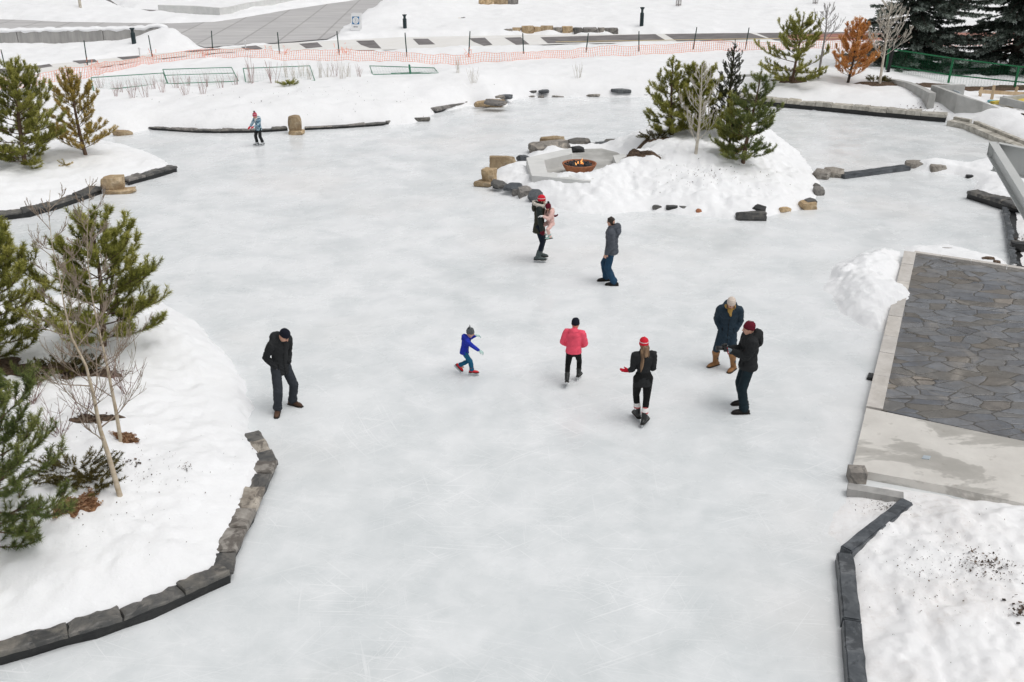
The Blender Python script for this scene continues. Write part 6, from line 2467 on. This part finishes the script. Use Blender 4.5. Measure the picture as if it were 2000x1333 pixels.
    # head: skull and jaw lofted, nose, brow, ears
    prof = [(-.50, .10, .10, -.16), (-.44, .20, .20, -.12), (-.34, .255, .29, -.08), (-.22, .285, .35, -.04), (-.08, .31, .385, -.005), (.04, .325, .40, .01), (.16, .325, .405, .015), (.28, .30, .37, .02), (.40, .22, .27, .02), (.47, .12, .15, .02)]
    B.tube([hc + Rh @ Vector((0, y * hh, z * hh)) for z, a, d, y in prof], [(a * hh, d * hh) for z, a, d, y in prof], n=16, ref=hw_)
    fc = -.385
    B.tube([hc + Rh @ (Vector((0, (fc + .0), .06)) * hh), hc + Rh @ (Vector((0, fc - .05, -.04)) * hh), hc + Rh @ (Vector((0, fc - .075, -.11)) * hh)], [.03 * hh, .042 * hh, .055 * hh], n=8)
    B.tube([hc + Rh @ (Vector((-.17, fc + .05, .105)) * hh), hc + Rh @ (Vector((0, fc + .005, .11)) * hh), hc + Rh @ (Vector((.17, fc + .05, .105)) * hh)], [.035 * hh, .04 * hh, .035 * hh], n=8)
    B.tube([hc + Rh @ (Vector((-.09, fc + .06, -.235)) * hh), hc + Rh @ (Vector((0, fc + .02, -.23)) * hh), hc + Rh @ (Vector((.09, fc + .06, -.235)) * hh)], [.028 * hh, .038 * hh, .028 * hh], n=8)
    for s in (-1, 1):
        B.ball(hc + Rh @ (Vector((s * .325, .05, -.03)) * hh), (.035 * hh, .075 * hh, .12 * hh), M=Rh)
    body = B.fused('person', [MAT['skin'], MAT['eye'], MAT['lips']], None, .0085 if H > 1.3 else .007, 2)
    me = body.data
    co = np.empty(len(me.polygons) * 3, np.float32)
    me.polygons.foreach_get('center', co)
    co = co.reshape(-1, 3)
    idx = np.zeros(len(me.polygons), np.int32)
    for s in (-1, 1):
        e = np.array(hc + Rh @ (Vector((s * .125, fc + .05, .04)) * hh))
        idx[np.linalg.norm(co - e, axis=1) < .055 * hh] = 1
        e = np.array(hc + Rh @ (Vector((s * .135, fc + .035, .125)) * hh))
        idx[np.linalg.norm(co - e, axis=1) < .045 * hh] = 1
    for x in (-.07, 0, .07):
        e = np.array(hc + Rh @ (Vector((x, fc + .02, -.235)) * hh))
        idx[np.linalg.norm(co - e, axis=1) < .05 * hh] = 2
    me.polygons.foreach_set('material_index', idx)
    body.location = (o0.x, o0.y, S.get('z0', 0))
    body.rotation_euler = (0, 0, yaw)
    tag(body, S['label'], 'person', S['group'])
    VX = .011

    # ---- trousers
    tw = S.get('trouser', 1.0)
    Tm = MB()
    Tm.tube([sp(-.10), sp(.05), sp(.22)], [(.098 * H, .072 * H), (.096 * H, .070 * H), (.088 * H, .064 * H)], n=16, ref=X)
    for i in (0, 1):
        cuffs = ank[i].lerp(knees[i], S.get('cuff', .06))
        Tm.tube([hips[i] + UP * .02 * H, hips[i].lerp(knees[i], .45), knees[i], knees[i].lerp(cuffs, .4), cuffs],
                [.060 * H, .052 * H * (1 + .12 * (tw - 1)), .040 * H * tw, .039 * H * tw, .031 * H * tw], n=14)
        if tw > 1.05:      # folds at the ankle and behind the knee
            for f, kk in ((.86, 1.10), (.94, 1.13), (.05, 1.06)):
                c = knees[i].lerp(cuffs, f)
                dv = (cuffs - knees[i]).normalized()
                Tm.tube([c - dv * .008 * H, c + dv * .008 * H], [.036 * H * tw * kk] * 2, n=14)
    Tm.fused('trousers', MAT[S['trouser_mat']], body, VX, 3, .0045 * H if tw > 1.05 else .002)

    # ---- jacket
    J = S['jacket']
    Jm = MB()
    hem = J.get('hem', -.15)
    pf = J.get('puff', 1.0)
    fl_ = J.get('flare', 1.0)
    ts = [hem, hem * .5, .05, .25, .45, .65, .82, .93, 1.0]
    rs = [(.098 * fl_, .080 * fl_), (.100 * (.5 + .5 * fl_), .078 * (.5 + .5 * fl_)), (.096, .074), (.088 * J.get('waist', 1), .068 * J.get('waist', 1)), (.090 * J.get('waist', 1), .069), (.102, .074), (.108, .073), (.088, .062), (.052, .048)]
    P, R = [sp(t) for t in ts], [(a * H * pf, b * H * pf) for a, b in rs]
    P, R = dens(P, R, 6)
    if J.get('quilt'):
        R = quilt(P, R, J['quilt'], .045)
    Jm.tube(P, R, n=24, ref=Xs, round_ends=False)
    sm = J.get('sleeve_mat')
    for i in (0, 1):
        Sm = MB() if sm else Jm
        sg = 1 if i == 0 else -1
        P = [sp(.90) + Xs * (.05 * H * sg), shd[i] - UP * .004 * H, shd[i].lerp(elb[i], .45), elb[i], elb[i].lerp(wri[i], .45), wri[i] - (wri[i] - elb[i]).normalized() * .004 * H]
        R = [(.045, .05), (.047, .049), (.043, .043), (.036, .036), (.034, .034), (.027, .027)]
        P, R = dens(P, [(a * H * pf, b * H * pf) for a, b in R], 5)
        if J.get('quilt'):
            R = quilt(P, R, J['quilt'] * .9, .06)
        Sm.tube(P, R, n=16)
        if sm:
            Sm.fused('sleeve', MAT[sm], body, VX, 2, .005 * H)
    # stand-up collar
    if J.get('collar', True):
        Jm.tube([sp(.95), neck + UP * .012 * H + FW * .006 * H, neck + UP * .030 * H + FW * .010 * H], [.060 * H * pf, .052 * H * pf, .049 * H], n=16)
    hood = J.get('hood')
    if hood:
        Hm = Jm if hood == 'same' else MB()
        big = J.get('hoodsize', 1.0)
        n = 13
        P, R = [], []
        for k in range(n):
            a = math.pi * (-.12 + 1.24 * k / (n - 1))
            c = Tw @ Vector((math.cos(a) * .066 * H, math.sin(a) * .078 * H, 0))
            back = max(0, math.sin(a))
            P.append(sp(.97) + c + UP * (.012 * H + .022 * H * back * big))
            R.append(((.020 + .022 * back * big) * H, (.020 + .026 * back * big) * H))
        Hm.tube(P, R, n=10)
        c = sp(.90) + Tw @ Vector((0, .085 * H, 0))
        Hm.ball(c, (.07 * H * big, .034 * H * big, .055 * H * big))
        if hood != 'same':
            Hm.fused('hood', MAT[hood], body, VX, 2)
    Jm.fused('jacket', MAT[J['mat']], body, VX, 2, .006 * H)
    # zip line, pocket flaps and hem band as raised trims
    tr_ = MB()
    zp = []
    for t in (hem * .9, 0, .2, .4, .6, .8, .93):
        k = np.interp(t, ts, [b for a, b in rs]) * H * pf
        zp.append(sp(t) + Tw @ Vector((0, -k - .001, 0)))
    tr_.tube(zp, [.006] * len(zp), n=6)
    for sg in (-1, 1):
        t = .06
        kx = np.interp(t, ts, [a for a, b in rs]) * H * pf
        ky = np.interp(t, ts, [b for a, b in rs]) * H * pf
        p = sp(t) + Tw @ Vector((sg * kx * .62, -ky * .80, 0))
        tr_.tube([p - UP * .03 * H + X * sg * .008, p + UP * .03 * H], [.006, .006], n=5)
    tr_.build('trim', MAT[J.get('trim', 'c_black2')], body, smooth=True)
    if J.get('fur'):
        Fm = MB()
        n = 15
        P = []
        for k in range(n):
            a = math.pi * (-.25 + 1.5 * k / (n - 1))
            P.append(sp(1.0) + Tw @ Vector((math.cos(a) * .082 * H, math.sin(a) * .095 * H, 0)) + UP * (.026 * H + .020 * H * math.sin(a)))
        Fm.tube(P, [.027 * H + .004 * H * math.sin(k * 2.4) for k in range(n)], n=9)
        for k in range(120):
            q = random.choice(P)
            v = Vector((random.gauss(0, 1), random.gauss(0, 1), random.gauss(0, 1))).normalized()
            Fm.tube([q + v * .02 * H, q + v * .040 * H], [.006 * H, .002 * H], n=4)
        Fm.build('fur_trim', MAT[J['fur']], body, smooth=True)

    # ---- feet
    for i in (0, 1):
        f = feet[i]
        fy = f[2] - yaw if 'at' not in S else 0
        pit = f[4] if len(f) > 4 else 0.0
        fd = Vector((math.sin(fy) * math.cos(pit), -math.cos(fy) * math.cos(pit), math.sin(pit)))
        dn = fd.cross(Vector((math.cos(fy), math.sin(fy), 0)))
        if dn.z > 0:
            dn = -dn
        sd_ = fd.cross(dn).normalized()
        a = ank[i]
        bt = S['boot']
        k = H * (1.0 if kid == 0 else 1.08)
        base = a + dn * (ankle - .004)
        Bm = MB()
        hgt = bt.get('h', .07) * H
        sdir = (knees[i] - a).normalized()
        wd = bt.get('w', 1.0)
        Bm.tube([a + dn * ankle * .2, a + sdir * hgt * .5, a + sdir * hgt], [(.030 * k * wd, .033 * k * wd), (.031 * k * wd, .034 * k * wd), (.035 * k * wd * bt.get('top', 1), .037 * k * wd * bt.get('top', 1))], n=14, ref=sd_)
        r1 = .026 * k
        Bm.tube([base - fd * .038 * k - dn * r1 * .9, base - dn * r1 * 1.05, base + fd * .05 * k - dn * r1 * .95, base + fd * .092 * k - dn * r1 * .78, base + fd * .118 * k - dn * r1 * .62],
                [(.027 * k, r1), (.027 * k, r1 * 1.1), (.031 * k, r1 * .98), (.030 * k, r1 * .8), (.020 * k, r1 * .58)], n=14, ref=sd_)
        bo = Bm.fused('skate_boot' if skate else 'boot', MAT[bt['mat']], body, .008, 2)
        Sm = MB()
        ys = [-.062, -.03, .03, .08, .115, .136]
        ws = [.022, .028, .029, .033, .030, .016]
        pts = [(y * k, w_ * k) for y, w_ in zip(ys, ws)]
        ring = [(y, w_) for y, w_ in pts] + [(y, -w_) for y, w_ in pts[::-1]]
        vs = [base + fd * y + sd_ * x + dn * 0.004 for y, x in ring] + [base + fd * y + sd_ * x - dn * .011 for y, x in ring]
        n = len(ring)
        Sm.add(vs, [tuple(range(n)), tuple(range(2 * n - 1, n - 1, -1))] + [(j, n + j, n + (j + 1) % n, (j + 1) % n) for j in range(n)])
        bm_ = Sm.build('sole', MAT[bt.get('sole', 'sole')], bo)
        if skate:
            Kb = MB()
            for y in (-.035, .07):
                Kb.bar(base + fd * y * k + dn * .004, base + fd * y * k + dn * (sole - .022), .016, .05 * k, up=fd)
            Kb.bar(base - fd * .055 * k + dn * (sole - .028), base + fd * .115 * k + dn * (sole - .028), .012, .016, up=dn)
            Kb.build('holder', MAT[bt.get('holder', 'skate_white')], bo)
            Kb = MB()
            Kb.bar(base - fd * .068 * k + dn * (sole - .012), base + fd * .130 * k + dn * (sole - .012), .005, .022, up=dn)
            Kb.build('blade', MAT['blade'], bo)
        # laces, tongue
        Lm = MB()
        for q in range(5):
            c = base + fd * (.028 + .018 * q) * k - dn * r1 * (2.05 - .28 * q)
            Lm.bar(c - sd_ * .019 * k, c + sd_ * .019 * k, .006, .005, up=fd)
        Lm.build('laces', MAT[bt.get('lace', 'c_white')], bo)
    if S.get('sock'):
        for i in (0, 1):
            d = (knees[i] - ank[i]).normalized()
            Km = MB()
            a = ank[i] + d * S['boot'].get('h', .07) * H * .85
            Km.tube([a, a + d * .035 * H, a + d * .065 * H], [.040 * H, .042 * H, .040 * H], n=14)
            Km.build('sock', MAT[S['sock']], body, smooth=True)
    # ---- gloves
    if S.get('glove'):
        for i in (0, 1):
            g = S['glove'] if isinstance(S['glove'], str) else S['glove'][i]
            if not g:
                continue
            Gm = MB()
            hand(Gm, wri[i], Vector(hands[i][2]), Vector(hands[i][3]), 1 if i == 0 else -1, H * S.get('glove_size', .112), 1.3, hands[i][4])
            d = (wri[i] - elb[i]).normalized()
            Gm.tube([wri[i] - d * .03 * H, wri[i] + d * .006 * H], [.030 * H, .024 * H], n=12)
            Gm.fused('glove', MAT[g], body, .0065, 1)
    # ---- hair
    hr = S.get('hair')
    if hr:
        Hm = MB()
        kind = hr[0]
        if kind == 'short':
            pr = [(-.10, .335, .20, .20), (.02, .35, .30, .12), (.16, .355, .41, .03), (.30, .335, .405, .02), (.42, .25, .31, .02), (.50, .13, .17, .02)]
            Hm.tube([hc + Rh @ Vector((0, y * hh, z * hh)) for z, a, d, y in pr], [(a * hh, d * hh) for z, a, d, y in pr], n=18, ref=hw_)
            for q in range(70):
                a, b = random.uniform(-.28, .28), random.uniform(-.3, .35)
                p = hc + Rh @ (Vector((a, b, .40 - .5 * (a * a + b * b))) * hh)
                Hm.tube([p, p + Rh @ (Vector((random.uniform(-.05, .05), -.05, .12)) * hh)], [.03 * hh, .008 * hh], n=4)
            Hm.fused('hair', MAT[hr[1]], body, .008, 1)
        else:
            # long strands falling from under the hat
            for (x0, y0, x1, y1, ln, rr) in hr[2]:
                P = []
                for q in range(7):
                    f = q / 6
                    P.append(hc + Rh @ (Vector((x0, y0, -.05)) * hh) * (1) + Vector((x1 * hh * f, y1 * hh * f ** .7, -ln * hh * f)))
                Hm.tube(P, [(rr * hh * (.8 + .35 * math.sin(f * 3.0 / 6 * 3.14) * .6) * (1 - .75 * (f / 6) ** 3), rr * hh * .5 * (1 - .75 * (f / 6) ** 3)) for f in range(7)], n=9, ref=hw_)
            pr = [(-.30, .30, .22, .16), (-.12, .345, .28, .13), (.05, .355, .34, .08), (.18, .34, .36, .05)]
            Hm.tube([hc + Rh @ Vector((0, y * hh, z * hh)) for z, a, d, y in pr], [(a * hh, d * hh) for z, a, d, y in pr], n=16, ref=hw_)
            Hm.fused('hair', MAT[hr[1]], body, .009, 1)
    # ---- hat
    ht = S.get('hat')
    if ht:
        Hm = MB()
        lo = ht.get('lo', .10)
        bk = ht.get('slouch', .06)
        pr = [(lo - .03, .335, .405, .0), (lo, .375, .445, .0), (lo + .10, .38, .455, .005), (lo + .16, .368, .44, .01), (.36, .35, .42, .02 + bk * .3), (.48, .29, .35, .03 + bk * .7), (.57, .19, .23, .03 + bk), (.61 + ht.get('peak', 0), .06, .08, .03 + bk)]
        Ht = Matrix.Rotation(ht.get('tip', -.22), 3, 'X')
        Hm.tube([hc + Rh @ (Ht @ Vector((0, y * hh, z * hh))) for z, a, d, y in pr], [(a * hh, d * hh) for z, a, d, y in pr], n=22, ref=hw_)
        hat_o = Hm.build('hat', MAT[ht['mat']], body, smooth=True)
        top = hc + Rh @ (Ht @ (Vector((0, .03 + bk, .60 + ht.get('peak', 0))) * hh))
        if ht.get('pom'):
            Pm = MB()
            c = top + Rh @ Vector((0, 0, .10 * hh))
            for q in range(110):
                v = Vector((random.gauss(0, 1), random.gauss(0, 1), random.gauss(0, 1))).normalized()
                Pm.tube([c, c + v * .19 * hh * random.uniform(.85, 1.1)], [.035 * hh, .012 * hh], n=4)
            Pm.build('pompom', MAT[ht['pom']], hat_o)
        if ht.get('horns'):
            Pm = MB()
            for s in (-1, 1):
                q = hc + Rh @ (Ht @ (Vector((s * .17, .10, .50)) * hh))
                Pm.tube([q, q + Rh @ (Vector((s * .06, .05, .16)) * hh), q + Rh @ (Vector((s * .10, .13, .30)) * hh)], [.085 * hh, .05 * hh, .015 * hh], n=8)
            Pm.tube([hc + Rh @ (Ht @ (Vector((-.17, .07, .54)) * hh)), hc + Rh @ (Ht @ (Vector((.17, .07, .54)) * hh))], [.05 * hh, .05 * hh], n=8)
            Pm.build('point', MAT['c_black2'], hat_o, smooth=True)
        if ht.get('badge'):
            Pm = MB()
            ex, ey, ez, er = ht['badge']
            q = hc + Rh @ (Ht @ (Vector((ex, ey, ez)) * hh))
            nv = Vector((ex, ey, 0)).normalized()
            Rb = nv.to_track_quat('Z', 'Y').to_matrix()
            pts = [q + Rh @ (Ht @ (nv * .03 * hh)) + Rh @ (Ht @ (Rb @ (Vector((math.cos(k * .3927) * er, math.sin(k * .3927) * er, 0)) * hh))) for k in range(16)]
            pts2 = [p - Rh @ (Ht @ (nv * .10 * hh)) for p in pts]
            Pm.add(pts + pts2, [tuple(range(16)), tuple(range(31, 15, -1))] + [(k, 16 + k, 16 + (k + 1) % 16, (k + 1) % 16) for k in range(16)])
            Pm.build('emblem', MAT['c_white'], hat_o)
        if ht.get('flap'):
            Pm = MB()
            for s in (-1, 1):
                Pm.tube([hc + Rh @ (Vector((s * .35, .02, .08)) * hh), hc + Rh @ (Vector((s * .36, -.02, -.20)) * hh), hc + Rh @ (Vector((s * .33, -.08, -.48)) * hh)], [(.04 * hh, .13 * hh), (.04 * hh, .11 * hh), (.02 * hh, .03 * hh)], n=8, ref=hw_)
            Pm.build('ear_flap', MAT[ht['flap']], hat_o, smooth=True)
    if S.get('scarf'):
        Sm = MB()
        P = []
        for k in range(16):
            a = 2 * math.pi * k / 15
            P.append(neck + Vector((math.cos(a) * .052 * H, math.sin(a) * .052 * H, .012 * H + .006 * H * math.sin(a * 2))))
        Sm.tube(P, [.024 * H] * 16, n=8)
        c = sp(.92) + Vector((0, -.075 * H, 0))
        Sm.ball(c + UP * .012 * H, (.032 * H, .022 * H, .038 * H))
        Sm.tube([c, c + Vector((.012 * H, -.012 * H, -.05 * H))], [.022 * H, .014 * H], n=8)
        Sm.fused('scarf', MAT[S['scarf']], body, .009, 1)
    S['sk'] = dict(wri=wri, elb=elb, neck=neck, hc=hc, body=body, PB=PB, Rh=Rh, hh=hh)
    return S


POCKET = lambda s, z=.012, x=.082, y=-.042: ((s * x, y, z), (s * .8, 1, 0), (-s * .45, .1, -.6), (0, .6, -.3), .35)
D = rad
# 1 man in black, hands in pockets, looking down
person(dict(label='man in black hooded jacket and dark beanie looking down, hands in pockets', H=1.76, yaw=D(48), lean=.14, hpitch=.72, hyaw=D(14), stand=.975, py=.015,
            feet=[(572, 799, D(62), 0, 0), (543, 815, D(4), 0, 0)], hands=[POCKET(1), POCKET(-1)], trouser=1.28, trouser_mat='c_grey_pants',
            jacket=dict(mat='c_black', hem=-.30, puff=1.02, flare=1.06, hood='same', hoodsize=1.1), boot=dict(mat='leather_brown', h=.085, lace='leather_tan', w=1.1), hat=dict(mat='c_navy_hat', lo=.08), shw=.108))
# 2 far child
person(dict(label='child in a crimson pompom hat and patterned blue jacket on the far ice', H=1.24, kid=.75, yaw=D(-38), lean=.08, hpitch=.45, stand=.98, skate=True,
            feet=[(514, 293, D(-30), 0, 0), (503, 293, D(-45), 0, 0)], hands=[((.08, -.24, .10), (.8, .5, -.5), (-.3, -.8, -.3), (0, .2, -1), .4), ((-.08, -.25, .08), (-.8, .5, -.5), (.2, -.8, -.3), (0, .2, -1), .4)], trouser=1.3,
            trouser_mat='c_black', jacket=dict(mat='c_pattern', hem=-.20, puff=1.16, hood='same', trim='c_navy'), boot=dict(mat='skate_white', h=.08, sole='skate_black', w=1.15), glove='c_red', glove_size=.13,
            hat=dict(mat='hat_crimson', lo=.02, pom='c_maroon', peak=.05), scarf='c_white', cuff=.18))
# 3 small child in blue
person(dict(label='small child in a bright blue jacket and grey pointed hat gliding right', H=1.00, kid=1.0, yaw=D(82), lean=.24, hpitch=.30, hyaw=D(-4), stand=.93, skate=True, py=.02,
            feet=[(897, 739, D(70), .085, -.75), (922, 742, D(84), 0, 0)], hands=[((.26, -.20, .24), (.3, .6, -.6), (.45, -.8, -.25), (0, 0, -1), .45), ((-.13, -.36, .06), (-.6, .7, -.3), (.05, -.9, -.45), (.2, 0, -1), .45)], trouser=1.25,
            trouser_mat='c_teal', jacket=dict(mat='c_blue', hem=-.16, puff=1.16, flare=1.05, hood='same', trim='c_navy'), boot=dict(mat='skate_red', h=.085, sole='skate_black', lace='c_white', w=1.15), glove='c_mint', glove_size=.14,
            hat=dict(mat='c_grey_hat', lo=.0, horns=True, peak=.05, tip=-.3), cuff=.10))
# 4 coral hoodie
person(dict(label='skater in a coral pink hoodie and navy beanie seen from behind', H=1.30, kid=.55, yaw=D(170), lean=.20, hpitch=.28, hyaw=D(-10), stand=.96, skate=True, twist=D(-5),
            feet=[(1107, 765, D(176), .05, -.50), (1130, 750, D(160), .015, -.12)], hands=[((.10, -.13, .035), (.75, .8, -.2), (-.5, -.6, -.3), (-1, 0, 0), .5), ((-.10, -.13, .035), (-.75, .8, -.2), (.5, -.6, -.3), (1, 0, 0), .5)], trouser=1.05,
            trouser_mat='c_black2', jacket=dict(mat='c_coral', hem=-.08, puff=1.28, hood='same', hoodsize=1.15, trim='c_red', collar=True), boot=dict(mat='skate_black', h=.095, w=1.12), hat=dict(mat='c_navy_hat', lo=.02), cuff=.22))
# 5 woman with red hat from behind
W5 = person(dict(label='long-haired woman in a red hat and black coat seen from behind', H=1.63, yaw=D(187), lean=.07, hpitch=.15, stand=.985, skate=True, shw=.105,
            feet=[(1245, 829, D(195), 0, 0), (1257, 841, D(152), 0, 0)], hands=[((.125, -.15, .03), (.0, 1, -.2), (.95, -.10, .03), (.0, .2, 1), .12), ((-.085, -.15, .06), (-.2, 1, -.3), (.5, -.7, .0), (1, 0, 0), .5)], trouser=.98,
            trouser_mat='c_black2', jacket=dict(mat='c_black', hem=-.26, puff=.95, flare=1.16, waist=.86), boot=dict(mat='skate_black', h=.075, w=1.15), glove='c_red', hat=dict(mat='hat_red', lo=-.02, slouch=.02, tip=-.10, peak=.02),
            hair=('long', 'hair_brown', [(.16, .26, .22, .72, 2.0, .20), (.05, .30, .26, .70, 1.8, .18), (-.20, .26, -.04, .45, .85, .20), (.0, .34, .0, .50, .8, .26), (-.10, .30, -.04, .5, .75, .2)]), sock='sock', cuff=.30))
# 6 woman in long navy coat
person(dict(label='woman in a long navy puffer coat, cream hat and tan boots, facing us', H=1.68, yaw=D(-10), lean=.09, hpitch=.55, hyaw=D(8), stand=.955,
            feet=[(1432, 731, D(-40), 0, 0), (1397, 722, D(-58), 0, 0)], hands=[POCKET(1, .0), POCKET(-1, .0)], trouser=1.0, trouser_mat='c_navy', shw=.108,
            jacket=dict(mat='c_navy', hem=-.78, puff=1.12, flare=1.16, quilt=.115, hood='same', hoodsize=1.1), boot=dict(mat='leather_tan', h=.20, w=1.12, top=1.25, lace='leather_tan'), hat=dict(mat='hat_cream', lo=.06, slouch=.03), scarf='c_mustard',
            hair=('long', 'hair_brown', [(.22, .05, .12, -.15, .5, .14), (-.22, .05, -.12, -.15, .5, .14)])))
# 7 photographer
S7 = person(dict(label='man in a black puffer jacket and maroon beanie holding a camera', H=1.80, yaw=D(-88), lean=.02, hpitch=.10, hyaw=D(-6), stand=.995,
            feet=[(1453, 816, D(-88), 0, 0), (1451, 798, D(-82), 0, 0)], hands=[((.03, -.185, .155), (.25, .6, -1), (-.45, -.85, .25), (-.6, .3, .5), .7), ((-.05, -.19, .155), (-.25, .6, -1), (.35, -.85, .2), (.6, .2, .5), .7)], trouser=1.30, trouser_mat='c_dark_jeans',
            jacket=dict(mat='c_black', hem=-.17, puff=1.22, quilt=.15, hood='same', hoodsize=1.35), boot=dict(mat='leather_dark', h=.08, w=1.1, lace='leather_dark'), glove=('glove_grey', 'c_black2'),
            hat=dict(mat='c_maroon', lo=.06, slouch=.12, tip=-.28), shw=.122))
# 8 woman in olive parka
S8 = person(dict(label='woman in an olive parka with pale fur hood and red hat, in profile', H=1.74, yaw=D(84), lean=.03, hpitch=.12, hyaw=D(14), stand=.985, skate=True, shw=.105,
            feet=[(1054, 514, D(80), 0, 0), (1050, 521, D(86), 0, 0)], hands=[((.10, -.20, .13), (.8, .5, -.6), (-.5, -.8, .0), (0, 0, 1), .5), ((-.145, -.055, -.045), (-.5, .9, 0), (.1, -.3, -.95), (.9, 0, .1), .5)], trouser=.98,
            trouser_mat='c_leggings', jacket=dict(mat='c_olive', hem=-.34, puff=1.08, flare=1.14, sleeve_mat='c_sleeve', hood='c_olive', hoodsize=1.15, fur='c_fur'), boot=dict(mat='skate_grey', h=.10, w=1.18, lace='c_white'),
            glove='c_maroon', hat=dict(mat='hat_red', lo=.02, badge=(.08, -.40, .22, .15)), hair=('long', 'hair_dark', [(.24, -.02, .05, -.20, 1.3, .18), (-.24, -.02, -.05, -.22, 1.5, .18)])))
# 9 child carried on the far arm
g = G(1052, 518)
S9 = person(dict(label='child in a pale pink jacket and dark red hat held in the woman arm', H=1.10, kid=.7, yaw=D(-62), lean=.10, hpitch=.30, hyaw=D(16), at=(g.x + .31, g.y + .24, 0), pz=1.08, shw=.11, z0=0,
            feet=[(.16, -.10, .76, 0), (-.16, -.10, .76, 0)], hands=[((.05, -.24, .22), (.6, .3, -.7), (-.4, -.8, .1), (0, 0, -1), .5), ((-.05, -.24, .22), (-.6, .3, -.7), (.4, -.8, .1), (0, 0, -1), .5)], trouser=1.15, cuff=.01, trouser_mat='c_pink',
            jacket=dict(mat='c_pink', hem=-.14, puff=1.18, quilt=.09, hood='same', trim='c_pink'), boot=dict(mat='c_mint', h=.10, w=1.15, lace='c_white'), glove='c_white', glove_size=.13,
            hat=dict(mat='c_maroon', lo=.0, pom='c_black2', badge=(-.1, -.40, .16, .06)), hair=('long', 'hair_dark', [(.26, -.02, .02, -.1, .9, .13), (-.26, -.02, -.02, -.1, .9, .13)])))
# 10 man in grey
person(dict(label='bareheaded dark-haired man in a grey puffer jacket and blue jeans', H=1.76, yaw=D(-104), lean=.02, hpitch=.02, hyaw=D(-22), stand=.965,
            feet=[(1200, 566, D(-96), 0, 0), (1184, 557, D(-84), 0, 0)], hands=[((.165, -.05, -.015), (.3, 1, 0), (-.1, -.35, -.9), (-1, 0, 0), .45), ((-.16, -.06, -.01), (-.3, 1, 0), (.1, -.35, -.9), (1, 0, 0), .45)], trouser=1.32, trouser_mat='c_jeans',
            jacket=dict(mat='c_grey', hem=-.20, puff=1.22, quilt=.12, hood='same', hoodsize=1.3), boot=dict(mat='leather_dark', h=.06, w=1.1, lace='leather_dark'), hair=('short', 'hair_dark'), shw=.122))

# camera in the photographer's hands
k7 = S7['sk']
wv = (k7['wri'][0] + k7['wri'][1]) / 2 + Vector((0, -.12, .04))
b7 = k7['body']
m7 = Matrix.Translation(b7.location) @ Matrix.Rotation(S7['yaw'], 4, 'Z')
cw_ = m7 @ wv
cr = thing('camera', 'black photo camera in the hands of the man with the maroon beanie', 'camera', cw_, S7['yaw'])
mb = MB()
mb.box((0, 0, 0), (.145, .07, .10))
mb.box((0, .0, .065), (.06, .06, .045))
mb.box((-.055, -.02, .0), (.04, .06, .10))
mb.build('body', MAT['camera_body'], cr, bevel=.008)
mb = MB()
mb.tube([(0, -.03, 0), (0, -.09, 0), (0, -.17, 0)], [.038, .040, .044], n=18, round_ends=False)
mb.build('lens', MAT['camera_body'], cr, smooth=True)
mb = MB()
nk = m7.inverted() @ cw_
pts = []
for k in range(9):
    f = k / 8
    p = Vector((.07, .02, .03)).lerp(Vector((-.07, .02, .03)), f)
    sag = math.sin(f * math.pi)
    pts.append(p + Vector((0, .05 * sag, -.16 * sag)))
mb.tube(pts, [.008] * 9, n=5)
mb.build('strap', MAT['c_red'], cr, smooth=True)
